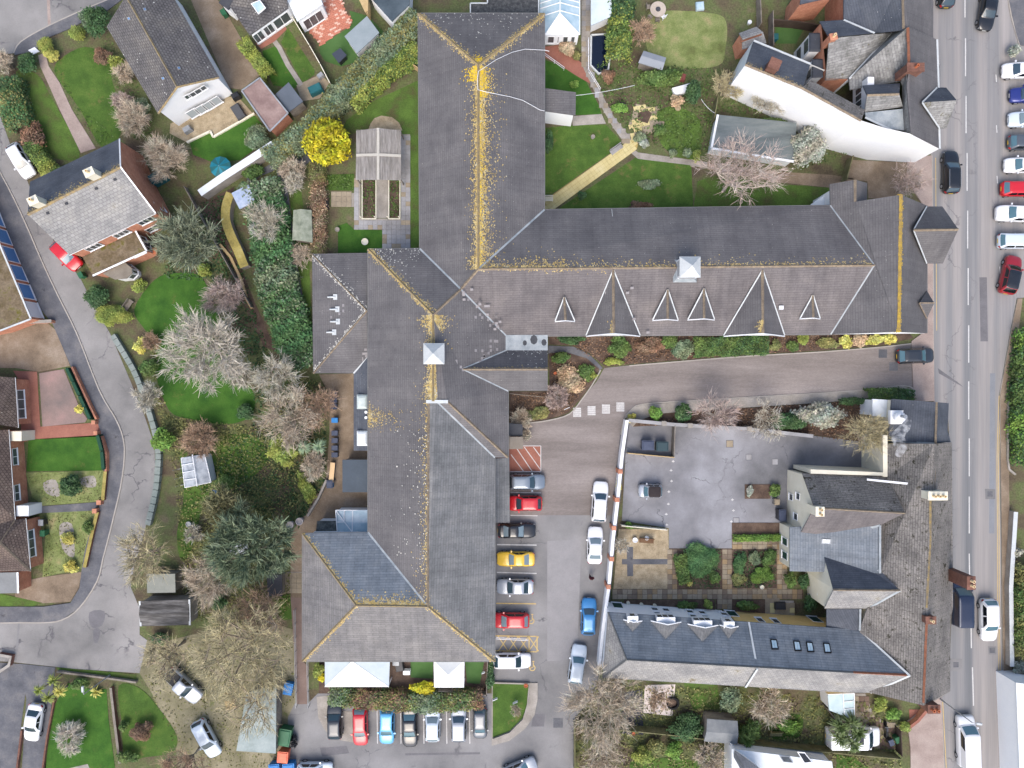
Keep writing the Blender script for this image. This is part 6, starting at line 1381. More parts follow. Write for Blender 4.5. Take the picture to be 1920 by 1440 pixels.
t, r = hut('shed', 'small grey shed by the side road, beneath bare branches', 'shed', [(275, 1076), (328, 1076), (329, 1111), (276, 1112)], 2.0, mat('grey_felt', [(132, 136, 128), (148, 150, 142)], .8, .9, .1, 7), M_wood)
t, r = hut('asbestos_garage', 'dark weathered corrugated garage roof standing by the road junction', 'garage', [(262, 1127), (355, 1124), (356, 1172), (264, 1174)], 2.4, mat('stained_sheet', [(66, 64, 62), (96, 94, 92), (134, 132, 130)], 1.4, .9, .2, 6, stretch=(.3, 2, 1), moss=((92, 82, 66), .8, .62)), M_conc, .3, 0); flashing(t, [((262, 1127, 2.46), (264, 1174, 2.46)), ((355, 1124, 2.46), (356, 1172, 2.46))], M_lead_pale, .2, 'verge_trim')
t, r = hut('greenhouse', 'small aluminium greenhouse on the rough lawn next to the vegetable plot', 'greenhouse', [(340, 859), (384, 851), (396, 904), (347, 914)], 2.0, mat('green_house_glass', [(132, 138, 146), (168, 174, 180), (190, 196, 202)], 1.2, .15, .08, 6), M_glass_white, .6, 1)
m = MB()
for a, b in (((340, 859, 2), (384, 851, 2)), ((384, 851, 2), (396, 904, 2)), ((396, 904, 2), (347, 914, 2)), ((347, 914, 2), (340, 859, 2)), ((361, 852, 2.7), (370, 912, 2.7)), ((341, 872, 2.1), (362, 868, 2.7)), ((343, 886, 2.1), (365, 882, 2.7)), ((345, 900, 2.1), (368, 897, 2.7))): m.tube(P3(a)+Vector((0, 0, .05)), P3(b)+Vector((0, 0, .05)), .05, .05, 5)
m.build('glazing_bar', M_upvc, t)
t, r = hut('carport', 'pale green sheet carport roof half hidden by branches at the lower left', 'carport', [(462, 1300), (518, 1283), (517, 1413), (443, 1408)], 2.5, mat('pale_green_sheet', [(134, 146, 142), (156, 168, 166), (170, 180, 178)], .6, .7, .08, 7), M_wood)
t, r = hut('tarp_shed', 'shed roof with silvery sheeting glimpsed through the big green tree', 'shed', [(428, 1008), (462, 1008), (464, 1038), (430, 1040)], 2.2, M_glass_white, M_wood)
t, r = hut('log_shed', 'dark felt bin shed beside the slab path west of the hipped roof', 'shed', [(500, 1078), (529, 1078), (529, 1118), (502, 1118)], 1.6, mat('charcoal_felt', [(72, 72, 76), (86, 86, 90)], .6, .9, .06, 7), M_wood)
# --- south garden canopies
t = thing('patio_canopy', 'long white canopy with a pale pyramid roof on the south patio', 'canopy', W(670, 1262)); cv = [(609, 1238, 2.5), (731, 1238, 2.5), (729, 1288, 2.5), (609, 1288, 2.5)]; ap = (660, 1240, 3.6)
M_opal_shaded = mat('opal_shaded', [(186, 200, 206), (204, 214, 218)], .6, .3, .04, 5); roof_mesh(t, [[cv[0], cv[1], ap], [cv[1], cv[2], ap], [cv[3], cv[0], ap]], M_opal_shaded, 'canopy_roof', .12); roof_mesh(t, [[cv[2], cv[3], ap]], M_canvas, 'canopy_roof', .12)  # opal side facets greyer than the front: pyramid shading put into their colour
for x, y in ((610, 1286), (728, 1286), (670, 1286)): c = W(x, y, 2.5); MB().box((c.x, c.y, 0), .1, .1, 2.5).build('post', M_upvc, t)
flashing(t, [((ap[0], ap[1], 3.62), cv[2]), ((ap[0], ap[1], 3.62), cv[3])], M_upvc, .06, 'seam')
t = thing('garden_gazebo', 'square white canvas gazebo at the south end of the building', 'gazebo', W(842, 1262)); cv = [(813, 1238, 2.3), (871, 1238, 2.3), (870, 1289, 2.3), (814, 1289, 2.3)]; ap = (840, 1266, 3.3)
roof_mesh(t, [[cv[0], cv[1], ap], [cv[1], cv[2], ap], [cv[2], cv[3], ap], [cv[3], cv[0], ap]], M_canvas, 'canopy_roof', .2)
for x, y in ((815, 1287), (869, 1287), (815, 1241), (869, 1241)): c = W(x, y, 2.3); MB().box((c.x, c.y, 0), .08, .08, 2.3).build('post', M_upvc, t)
# --- east gardens
t, r = hut('curved_shed', 'grey garden shed with a purple slate half roof on the rough lawn', 'shed', [(1207, 95), (1249, 108), (1242, 131), (1197, 117)], 1.9, mat('grey_sheet', [(138, 144, 152), (152, 158, 164)], .6, .6, .05, 7), M_wood, .25, 0)
t, r = hut('greenhouse', 'long grey polycarbonate greenhouse with white frame behind the birch tree', 'greenhouse', [(1346, 215), (1494, 230), (1488, 303), (1334, 278)], 2.3, mat('polycarbonate', [(84, 92, 94), (112, 120, 120), (136, 142, 140)], .35, .3, .08, 6, stretch=(.5, 2, 1)), M_glass_white)
flashing(t, [((1346, 215, 2.35), (1334, 278, 2.35)), ((1334, 278, 2.35), (1488, 303, 2.35))], M_upvc, .25, 'frame')
A, B, o = wall_of((1346, 215), (1334, 278), 2.3, .1, (1420, 260))
t, r = hut('pond_greenhouse', 'pale glazed garden frame at the top edge beside the fish pond', 'greenhouse', [(1108, -10), (1147, -10), (1147, 30), (1108, 48)], 2.0, mat('frosted', [(190, 204, 210), (216, 226, 230)], .6, .3, .05, 6), M_upvc)
# --- big white house by the road, top right
t = thing('white_house', 'big white rendered house with patchwork slate roofs beside the road, top right', 'house', W(1600, 200))
wallp = [(1398, 121, 8), (1505, 165, 8.6), (1615, 226, 9), (1660, 240, 8.8), (1705, 250, 9), (1761, 279, 5)]
T1 = [(1413, 76, 6.0), (1520, 120, 6.4), (1505, 165, 8.6), (1398, 121, 8)]; T2 = [(1505, 165, 8.6), (1520, 150, 7.6), (1622, 206, 8), (1615, 226, 9)]
T3 = [(1592, 148, 5.4), (1672, 62, 5.6), (1703, 50, 9), (1705, 128, 9), (1690, 152, 6.5), (1594, 168, 5.4)]; T4 = [(1703, 50, 9), (1757, 74, 5.4), (1760, 165, 5.4), (1705, 128, 9)]
T5 = [(1705, 128, 9), (1760, 165, 5.4), (1762, 279, 5), (1708, 249, 9), (1700, 160, 9)]; T6 = [(1618, 160, 7.4), (1688, 156, 7.4), (1686, 176, 8.8), (1626, 178, 8.8)]; T7 = [(1626, 178, 8.8), (1686, 176, 8.8), (1693, 200, 7.6), (1622, 210, 7.6)]
T8 = [(1622, 211, 7.8), (1693, 204, 7.8), (1695, 244, 7.8), (1672, 242, 7.8), (1624, 220, 7.8)]; T9 = [(1690, 152, 7.5), (1700, 130, 9), (1708, 249, 9), (1695, 244, 7.8), (1693, 160, 7.5)]
for f, mt in ((T1, M_slate_dark), (T2, M_slate_moss), (T3, M_slate_old), (T4, M_slate), (T5, M_slate), (T6, M_slate_dark), (T7, M_slate_old), (T8, M_lead), (T9, M_slate_old)): roof_mesh(t, [f], mt)
w = [P3(p) for p in wallp]; bk = [P3(p) for p in ((1762, 120, 5), (1700, 60, 5), (1592, 150, 5), (1520, 120, 5), (1413, 76, 4.9))]
ring_ = w+bk; n = len(ring_)
mk('wall', ring_+[Vector((v.x, v.y, 0)) for v in ring_], [[i, (i+1) % n, n+(i+1) % n, n+i] for i in range(n)], M_white, t, uv=True)
ridge(t, [((1398, 121, 8), (1505, 165, 8.6)), ((1505, 165, 8.6), (1615, 226, 9)), ((1626, 178, 8.8), (1686, 176, 8.8))], M_ridge, .28); ridge(t, [((1703, 52, 9), (1705, 124, 9))], M_ridge_red, .3); flashing(t, [((1672, 62, 5.7), (1592, 148, 5.5)), ((1622, 220, 7.9), (1672, 244, 7.9)), ((1757, 74, 5.5), (1760, 165, 5.5)), ((1760, 200, 5.4), (1762, 279, 5.1)), ((1413, 76, 6.1), (1520, 120, 6.5))], M_lead_pale, .2)
specks_on(t, T1, (1398, 121, 8), (1505, 165, 8.6), 220, .2)
chimney(t, 1446, 128, 8.2, 1.0, 1.1, 1.0, M_brick_dk, 0, -.4); chimney(t, 1704, 136, 8.4, 1.2, 1.7, .8, M_brick_dk, 1, 0, M_terra)
B1 = [[(1729, 192, 8.2), (1757, 164, 5.6), (1774, 164, 5.2), (1794, 188, 8.2)], [(1729, 192, 8.2), (1794, 188, 8.2), (1775, 240, 5.2), (1762, 241, 5.4)]]; o, _ = roof_mesh(t, [B1[0]], M_slate_dark, 'bay_roof', .1); roof_mesh(t, [B1[1]], M_slate_old, 'bay_roof', .1); flashing(o, [((1729, 192, 8.3), (1757, 164, 5.7)), ((1729, 192, 8.3), (1762, 241, 5.5))], M_lead_pale, .16)
under([(1757, 168), (1772, 168), (1772, 236), (1757, 236)], 5.2, .1, M_white, par=t, name='bay_wall')
A, B = W(1622, 158, 5), W(1626, 212, 5); dz = MB().box((A.x-.3, (A.y+B.y)/2, 3.5), .7, 3.2, 3.4).build('dormer', M_upvc, t)
for k in range(4): MB().box((A.x-.68, A.y-.7-k*.72, 4.3), .05, .55, 1.2).build('pane', M_glass, dz)
A, B, o = wall_of((1413, 76), (1398, 121), 5, .0, (1480, 120)); window(t, A, B, 1.3, 2.3, 3.0, 4.3, o, 2)
# brick terrace wings behind
t = thing('brick_terrace', 'red brick terrace with slate roofs and white bay windows at the top right', 'house', W(1600, 60))
U1 = [(1582, -40, 5.5), (1692, -40, 8.5), (1695, 56, 8.5), (1640, 62, 6), (1582, 37, 5.5)]; U2 = [(1692, -40, 8.5), (1750, -40, 5.5), (1750, 74, 5.5), (1703, 52, 8.5), (1695, 56, 8.5)]; U3 = [(1537, 40, 5.6), (1582, 37, 5.6), (1640, 62, 7), (1555, 70, 7)]; U4 = [(1555, 72, 7), (1640, 64, 7), (1672, 62, 6), (1592, 148, 5), (1548, 150, 5)]
for f, mt in ((U1, M_slate_dark), (U2, M_slate), (U3, M_slate_dark), (U4, M_slate_old)): roof_mesh(t, [f], mt)
ridge(t, [((1692, -40, 8.5), (1695, 54, 8.5))], M_ridge, .28); flashing(t, [((1582, 37, 5.7), (1640, 62, 7.1))], M_lead_pale, .16)
under([(1582, -40), (1750, -40), (1750, 74), (1672, 62), (1592, 150), (1548, 150), (1537, 40), (1582, 37)], 5.2, .15, M_brick, par=t)
A, B, o = wall_of((1537, 40), (1548, 150), 5.4, .15, (1620, 90)); L = (Vector((B.x-A.x, B.y-A.y))).length
for k, s in ((1, 1.0), (1, 3.9)):
    c = A+(B-A).normalized()*(s+.9)+o*.55; bw = MB().box((c.x, c.y, 0), 1.1, 1.9, 4.6).build('bay_window', M_upvc, t); MB().box((c.x, c.y, 4.6), 1.3, 2.1, .15, 0, .8).build('bay_roof', M_slate_dark, bw)
    for z in (.9, 3.0): MB().box((c.x+o.x*.54, c.y, z), .06, 1.4, 1.2).build('pane', M_glass, bw)
chimney(t, 1556, 76, 6.6, .8, .7, .6, M_brick, 1, .2)
t, r = building('brick_house', 'red brick house cut off by the top edge, beside the teal parasol', 'house', [[(1505, -30, 5.0), (1560, -40, 5.0), (1562, -6, 5.0), (1500, 8, 5.0)]], M_slate_dark, M_brick, .05)
t, r = hut('brick_outhouse', 'brick outhouse with pale slate roof joined to the white house end', 'outhouse', [(1386, 62), (1418, 50), (1437, 80), (1392, 92)], 3.0, M_slate_grey, M_brick, .6, 0); ridge(t, [((1388, 78, 3.55), (1428, 64, 3.55))], M_ridge_red, .2)
# --- courtyard complex by the road, right
t = COURTB = thing('courtyard_house', 'rambling cream walled house with mossy tile roofs between courtyard and main road', 'house', W(1640, 1000))
e, h = 4.7, 8.2
VA = [(1664, 832, 5), (1752, 832, 8.4), (1745, 1010, 8.4), (1738, 1140, 8.4), (1732, 1323, 8.4), (1632, 1299, 5), (1612, 1180, 4.9), (1650, 1075, 6.6), (1650, 985, 6.6), (1664, 893, 5)]
VB = [(1752, 832, 8.4), (1785, 830, 5), (1787, 1140, 5), (1782, 1160, 5), (1782, 1296, 5), (1753, 1314, 6), (1732, 1323, 8.4), (1738, 1140, 8.4), (1745, 1010, 8.4)]
VC = [(1672, 748, 4.6), (1757, 754, 7.4), (1752, 831, 7.4), (1665, 827, 4.6)]; VD = [(1757, 754, 7.4), (1779, 756, 4.6), (1777, 808, 4.6), (1783, 829, 4.6), (1752, 831, 7.4)]
AN = [(1504, 887, e), (1664, 893, e), (1697, 962, h), (1527, 952, h)]; AS = [(1527, 952, h), (1697, 962, h), (1650, 985, 6.6), (1570, 1006, e), (1502, 998, e)]
BL = [(1481, 988, 3.9), (1650, 985, 6.6), (1650, 1075, 6.6), (1481, 1071, 3.9)]
CN = [(1546, 1045, 5), (1600, 1046, 5), (1652, 1072, 6.6), (1688, 1107, 8), (1563, 1106, 8)]; CS = [(1563, 1106, 8), (1688, 1107, 8), (1628, 1141, 5.4), (1546, 1141, 5)]
for f, mt in ((VA, M_slate_moss), (VB, M_slate_moss), (VC, M_slate_dark), (VD, M_slate_dark), (AN, M_slate_moss), (AS, M_slate_sunlit), (BL, M_slate_blue), (CN, M_slate_dark), (CS, M_slate_grey), ([(1550, 1142, 4.6), (1613, 1142, 5.0), (1612, 1182, 4.9), (1550, 1180, 4.4)], M_slate_dark)): roof_mesh(t, [f], mt)
ridge(t, [((1745, 932, 8.4), (1745, 1010, 8.4)), ((1745, 1010, 8.4), (1738, 1140, 8.4))], M_ridge_yel, .26); ridge(t, [((1738, 1168, 8.4), (1732, 1318, 8.4))], M_ridge_red, .26); ridge(t, [((1757, 754, 7.4), (1752, 915, 8)), ((1563, 1106, 8), (1688, 1107, 8)), ((1527, 952, h), (1697, 962, h))], M_ridge, .24)
flashing(t, [((1650, 985, 6.7), (1650, 1075, 6.7)), ((1688, 1107, 8.05), (1628, 1141, 5.5)), ((1690, 828, 5.2), (1752, 832, 7.6)), ((1570, 1006, 4.8), (1650, 985, 6.7)), ((1652, 1072, 6.7), (1600, 1046, 5.1)), ((1613, 1142, 5.1), (1612, 1182, 5))], M_lead, .22)
under([(1664, 832), (1785, 830), (1787, 1140), (1782, 1296), (1753, 1314), (1732, 1323), (1632, 1299), (1612, 1180), (1640, 1090), (1640, 985), (1664, 893)], 4.9, .12, M_cream, par=t); under([(1672, 748), (1779, 756), (1783, 829), (1665, 827)], 4.5, .12, M_cream, par=t)
def gable_wall(par, pts, mt, depth_px, z0=0.0):
    """walls of a gabled wing: end wall through its eaves and apex, side walls back to the main block"""
    w_ = [P3(p) for p in pts]; k = len(w_)
    V = w_+[Vector((v.x, v.y, z0)) for v in w_]; F = [[i, i+1, k+i+1, k+i] for i in range(k-1)]
    return mk('gable_wall', V, F, mt, par, uv=True)
gable_wall(t, [(1660, 895, e-.1), (1506, 890, e-.1), (1529, 952, h-.15), (1505, 996, e-.1), (1568, 1004, e-.1)], M_cream, 0)
gable_wall(t, [(1600, 1048, 4.9), (1548, 1048, 4.9), (1565, 1106, 7.85), (1548, 1139, 4.9), (1626, 1139, 5)], M_cream, 0)
under([(1483, 990), (1650, 987), (1650, 1073), (1483, 1069)], 3.85, .1, M_cream, par=t)
A, B, o = wall_of((1506, 890), (1505, 996), e, 0, (1600, 950)); s = (B-A).length
for s0, z0 in ((2.2, 2.8), (2.6, .8), (4.6, 2.2)): window(t, A, B, s0, s0+.8, z0, z0+1.1, o, 1)
A, B, o = wall_of((1483, 990), (1483, 1069), 3.85, .1, (1600, 1030))
for s0 in (1.5, 3.1): window(t, A, B, s0, s0+.9, 1.0, 2.6, o, 1, 'shutter', M_upvc, M_door_green)
A, B, o = wall_of((1548, 1048), (1548, 1139), 4.9, 0, (1650, 1090))
for s0, z0, k in ((1.0, 3.2, 1), (3.0, 3.0, 3), (1.0, .9, 1), (2.9, .9, 3)): window(t, A, B, s0, s0+.5*k, z0, z0+1.0, o, k)
roof_mesh(t, [[(1636, 748, 3.4), (1670, 750, 3.4), (1668, 783, 3.4), (1636, 780, 3.4)]], M_glass_white, 'flat_roof', .2); under([(1636, 748), (1670, 750), (1668, 783), (1636, 780)], 3.35, .1, M_white, par=t)
for p in ([(1655, 816), (1664, 816), (1665, 894), (1656, 894)], [(1520, 880), (1656, 886), (1656, 892), (1520, 888)]): under(p, 5.0, 0, M_cream, par=t, name='parapet'); mk('parapet_top', [W(x, y, 5.0) for x, y in p], [[0, 1, 2, 3]], M_cream, t)
flashing(t, [((1625, 899, 5.3), (1752, 912, 8.0))], M_upvc, .22, 'coping')
chimney(t, 1744, 926, 8.0, 1.3, 1.9, .8, M_cream, 3); chimney(t, 1781, 1076, 5.0, 3.6, .8, 1.3, M_brick_dk, 2, 0, None, 'y'); chimney(t, 1736, 1158, 8.0, .8, 1.0, .7, M_brick_dk, 1); chimney(t, 1741, 1322, 7.6, .9, 1.2, .8, M_brick_dk, 2, 0, M_terra); chimney(t, 1527, 955, 7.6, 1.3, .8, .9, M_cream, 2, 0, None, 'y')
for f, q in ((VA, [(1654, 1028), (1679, 1030), (1678, 1042), (1653, 1040)]), (BL, [(1541, 1010), (1558, 1011), (1557, 1020), (1540, 1019)]), (VA, [(1636, 1160), (1652, 1165), (1652, 1174), (1636, 1170)])): rooflight(t, f, q, mull=2, gmat=M_glass_white)
[mk('gable_face', [P3(p)+Vector((0, 0, -.06)) for p in q], [[0, 1, 2]], M_cream, t) for q in ([(1672, 749, 4.6), (1779, 757, 4.6), (1757, 755, 7.35)], [(1632, 1298, 5), (1753, 1313, 6), (1732, 1322, 8.3)])]
c = W(1690, 783, 6.2); MB().lathe((c.x, c.y, 5), [(.55, 0), (.55, .9), (.62, 1.0), (.45, 1.25), (.2, 1.3)], 16).build('flue', M_upvc, t); MB().box((c.x, c.y, 4.9), 1.5, 1.5, .5).build('flue_base', M_upvc, t)
c2 = W(1697, 781, 7.0); MB().lathe((c2.x, c2.y, 5.4), [(.16, 0), (.16, 1.5), (.22, 1.55), (.22, 1.7), (.12, 1.7)], 10).build('flue_pipe', M_metal, t)
# south wing: blue slates, dormers, yellow and white walls
t = thing('mews_wing', 'long blue slate wing with small white dormers, south of the courtyard', 'house', W(1400, 1210))
SN = [(1140, 1148, e), (1612, 1181, e), (1706, 1267, 7.6), (1175, 1237, 7.6)]; SS = [(1130, 1271, e), (1175, 1237, 7.6), (1706, 1267, 7.6), (1632, 1299, e), (1590, 1299, e)]; SW_ = [(1140, 1148, e), (1175, 1237, 7.6), (1130, 1271, e)]
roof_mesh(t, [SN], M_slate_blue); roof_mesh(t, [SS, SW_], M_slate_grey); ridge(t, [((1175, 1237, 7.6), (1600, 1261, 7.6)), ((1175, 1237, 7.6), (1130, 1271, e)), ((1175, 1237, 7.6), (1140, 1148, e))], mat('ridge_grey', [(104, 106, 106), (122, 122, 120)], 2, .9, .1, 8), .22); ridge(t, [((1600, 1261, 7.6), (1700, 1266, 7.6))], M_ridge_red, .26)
flashing(t, [((1404, 1166, e+.1), (1420, 1255, 7.65)), ((1420, 1255, 7.65), (1398, 1289, e+.1)), ((1706, 1267, 7.7), (1632, 1299, e+.1)), ((1612, 1181, e+.1), (1706, 1267, 7.7))], M_lead_pale, .2)
under([(1140, 1148), (1380, 1165), (1380, 1282), (1130, 1271)], e, .25, M_white, par=t); under([(1380, 1165), (1612, 1181), (1632, 1299), (1380, 1284)], e-.01, .25, M_yellow, par=t)
A, B, o = wall_of((1140, 1148), (1380, 1165), e, .25, (1260, 1220))
for x in (1226, 1246, 1288, 1309, 1347): s, _ = wall_hit(A, B, x, 1140); window(t, A, B, s-.4, s+.4, 2.6, 3.8, o, 1); window(t, A, B, s-.4, s+.4, .9, 2.0, o, 1)
for x in (1160, 1362): s, _ = wall_hit(A, B, x, 1140); window(t, A, B, s-.6, s+.6, .1, 2.1, o, 1, 'door', M_upvc, M_door_green)
A, B, o = wall_of((1380, 1165), (1612, 1181), e, .25, (1480, 1220))
for x in (1412, 1438): s, _ = wall_hit(A, B, x, 1150); window(t, A, B, s-.4, s+.4, 2.0, 3.6, o, 1)
s, _ = wall_hit(A, B, 1520, 1155); window(t, A, B, s-.6, s+.6, .1, 2.1, o, 1, 'door', M_upvc, M_door_green)
for cx, w_, yt, yb in ((1186, 15, 1184, 1168), (1248, 26, 1198, 1170), (1317, 26, 1203, 1176), (1366, 15, 1197, 1178)):
    dd = dormer(t, SN, (cx, yt), (cx-w_, yb-1), (cx+w_, yb+1), M_slate_pale, M_upvc)
    z = plane_z(SN, cx, yb-4); c = W(cx, yb-6, z+.3); k = 3 if w_ > 20 else 1
    MB().box((c.x, c.y+.1, z-.9), w_*2/PPM*.62, .7, 1.45).build('dormer_front', M_upvc, dd)
    for i in range(k): MB().box((c.x+(i-(k-1)/2)*.62, c.y+.44, z-.35), .5, .08, .75).build('pane', M_glass, dd)
for x, y in ((1452, 1208), (1495, 1211), (1519, 1213), (1551, 1215)): rooflight(t, SN, [(x-8, y-10), (x+4, y-9), (x+8, y+10), (x-5, y+10)], mull=2, frame=M_trim)
# --- bottom edge houses and sheds
t, r = building('white_bungalow', 'white walled bungalow with slate roof cut by the bottom edge, right of centre', 'bungalow', [[(1376, 1424, 3.4), (1378, 1408, 5), (1430, 1445, 5.5), (1430, 1500, 5.5), (1376, 1500, 3.4)]], M_slate_dark, M_white, .2)
t2 = thing('white_cottage', 'white cottage wall with black windows below the long garden fence', 'cottage', W(1470, 1430)); roof_mesh(t2, [[(1372, 1404, 3.6), (1560, 1428, 3.6), (1570, 1500, 4.2), (1372, 1500, 4.2)]], M_glass_white, 'roof'); under([(1372, 1404), (1560, 1428), (1570, 1500), (1372, 1500)], 3.5, .15, M_white, par=t2)
rooflight(t2, [(1372, 1404, 3.6), (1560, 1428, 3.6), (1570, 1500, 4.2)], [(1461, 1417), (1480, 1418), (1487, 1430), (1468, 1428)], frame=M_metal, gmat=M_glass); rooflight(t2, [(1372, 1404, 3.6), (1560, 1428, 3.6), (1570, 1500, 4.2)], [(1494, 1409), (1508, 1410), (1524, 1430), (1508, 1432)], frame=M_upvc, gmat=G_car_dk)
t, r = hut('garden_shed', 'grey roofed timber shed against the fence in the lower right gardens', 'shed', [(1326, 1348), (1383, 1352), (1382, 1396), (1320, 1390)], 2.3, mat('shed_felt', [(104, 110, 114), (128, 132, 134), (146, 148, 148)], .6, .8, .08, 6), M_wood, .4, 0)
t, r = hut('glass_lean_to', 'glass roofed lean-to tucked behind the mews wing by the palm', 'conservatory', [(1552, 1302), (1602, 1300), (1602, 1350), (1555, 1332)], 2.6, mat('lean_glass', [(176, 200, 204), (206, 222, 224)], .8, .2, .05, 6), M_upvc)
m = MB()
for a, b in (((1581, 1302), (1583, 1342)), ((1552, 1302), (1602, 1300)), ((1602, 1300), (1602, 1350)), ((1582, 1316), (1602, 1314)), ((1582, 1330), (1602, 1328))): m.tube(W(*a, 2.65), W(*b, 2.65), .05, .05, 5)
m.build('glazing_bar', M_upvc, t)
t, r = building('roadside_house', 'white walled house at the lower right edge across the road', 'house', [[(1905, 1280, 3.5), (1990, 1290, 5.5), (1990, 1600, 5.5), (1918, 1600, 3.5)]], M_glass_white, M_white, .05)
# ------------------------------------------------------------------ every car, van and the pedestrian
for a in [
 (1914, 131, 180, 'hatch', P_white, 'white car topmost in the row parked along the right edge', {}),
 (1929, 177, 180, 'hatch', P_royal, 'dark blue car between two pale cars in the right edge row', {}),
 (1926, 223, 180, 'hatch', P_ice, 'pale ice blue car parked just below the dark blue one', {}),
 (1925, 266, 0, 'hatch', P_grey, 'grey car with tail lamps to the road, right edge row', {}),
 (1918, 309, 180, 'hatch', P_white, 'white car directly above the small red car, right edge row', {}),
 (1912, 353, 0, 'hatch', P_red, 'small red car nosed in between white cars, right edge row', {}),
 (1906, 400, 178, 'suv', P_white, 'white car directly below the small red car, right edge row', {}),
 (1911, 451, 0, 'estate', P_ice, 'pale silver estate just above the dark red car by the kerb', {}),
 (1896, 515, 77, 'suv', P_dkred, 'dark red car with black glass roof parked askew at the kerb', {'roof_mat': P_black, 'glass': G_car_dk}),
 (1785, 322, 90, 'estate', P_black, 'black estate with roof rails driving up the main road', {'rails': True, 'name': 'moving_car', 'L': 4.95}),
 (1776, -20, 90, 'hatch', P_dkgrey, 'dark car cut by the top edge on the left lane', {'name': 'moving_car'}),
 (1854, 18, 262, 'saloon', P_black, 'black saloon at the top edge coming down the main road', {'name': 'moving_car'}),
 (1718, 667, 2, 'hatch', P_dkgrey, 'dark grey hatchback pulling out of the drive onto the road', {'name': 'moving_car', 'L': 4.3}),
 (1855, 1163, 271, 'suv', P_white, 'white tall car driving down the road past the brick chimney', {'name': 'moving_car', 'L': 4.9}),
 (1125, 941, 86, 'estate', P_white, 'white estate parked highest along the white courtyard wall', {}),
 (1116, 1023, 88, 'saloon', P_white, 'white saloon parked second along the white courtyard wall', {'L': 4.3}),
 (1104, 1157, 88, 'hatch', P_blue, 'mid blue hatchback parked along the white courtyard wall', {'L': 4.3}),
 (1083, 1246, 82, 'estate', P_ice, 'white estate parked lowest by the courtyard wall under bare twigs', {'L': 4.5}),
 (988, 904, 0, 'estate', P_slate, 'slate blue estate next to the striped loading bay', {'L': 4.2}),
 (984, 944, 180, 'hatch', P_red, 'red hatchback next to the slate blue estate', {}),
 (969, 996, 0, 'coupe', P_black, 'black rounded coupe between red and yellow cars', {'L': 4.4, 'sunroof': False}),
 (967, 1049, 180, 'coupe', P_yel, 'yellow coupe in the marked bay', {'L': 4.4}),
 (966, 1101, 180, 'saloon', P_silver, 'silver saloon next to the yellow coupe', {'L': 4.3}),
 (957, 1164, 180, 'hatch', P_red, 'red hatchback in the disabled bay above the yellow hatching', {'L': 4.4}),
 (960, 1240, 0, 'hatch', P_white, 'white car in the disabled bay below the yellow hatching', {'L': 4.4}),
 (627, 1354, 91, 'hatch', P_dkgrey, 'dark grey roofed car leftmost in the bottom row of bays', {'L': 4.1}),
 (675, 1363, 271, 'hatch', P_red, 'red hatchback in the bottom row of bays', {'L': 4.5}),
 (725, 1361, 269, 'hatch', P_sky, 'sky blue hatchback in the bottom row of bays', {'L': 4.4}),
 (768, 1365, 271, 'saloon', P_black, 'black saloon in the bottom row of bays', {'L': 4.6}),
 (811, 1359, 90, 'hatch', P_ice, 'pale silver hatchback right of the black saloon', {}),
 (860, 1357, 90, 'estate', P_silver, 'silver estate second from the right in the bottom row', {'L': 4.3}),
 (900, 1357, 270, 'mini', P_grey, 'small grey car rightmost in the bottom row of bays', {}),
 (974, 1444, 22, 'hatch', P_silver, 'silver car cut by the bottom edge in mid car park', {'name': 'moving_car', 'L': 4.2}),
 (590, 1445, 0, 'hatch', P_ice, 'pale car cut by the bottom edge near the orange bin', {'name': 'moving_car'}),
 (61, 1356, 261, 'saloon', P_white, 'white saloon on the narrow drive beside the lower left lawn', {'L': 4.4}),
 (343, 1286, -43, 'pickup', P_silver, 'silver pickup truck parked beneath the bare trees', {'L': 5.0}),
 (386, 1386, -62, 'estate', P_ice, 'pale car half hidden by branches near the sheet carport', {}),
 (37, 300, -60, 'hatch', P_white, 'white car on the side road beside the clipped hedge', {'L': 4.3}),
 (122, 478, -46, 'hatch', P_red, 'red car tucked under the brick house eaves', {}),
 (1220, 921, 180, 'smart', P_silver, 'tiny silver convertible alone in the grey courtyard', {'roof_mat': P_softtop}),
]:
    car(*a[:6], **{'z0': .05, **a[6]})
car(1801, 1130, 90, 'van', P_navy, 'dark blue van half hidden below the tall brick chimney', cat='van')
car(1813, 1390, 92, 'van', P_white, 'white van at the bottom edge of the main road', cat='van', L=5.8)
cv = car(1600, 1382, 0, 'van', P_white, 'white campervan under the palm in the slab driveway', cat='van', L=6.2, name='campervan', Wd=2.2)
c = W(1616, 1387, 2.2); MB().box((c.x, c.y, 2.13), .5, 1.2, .06).build('rooflight', G_car_dk, cv)
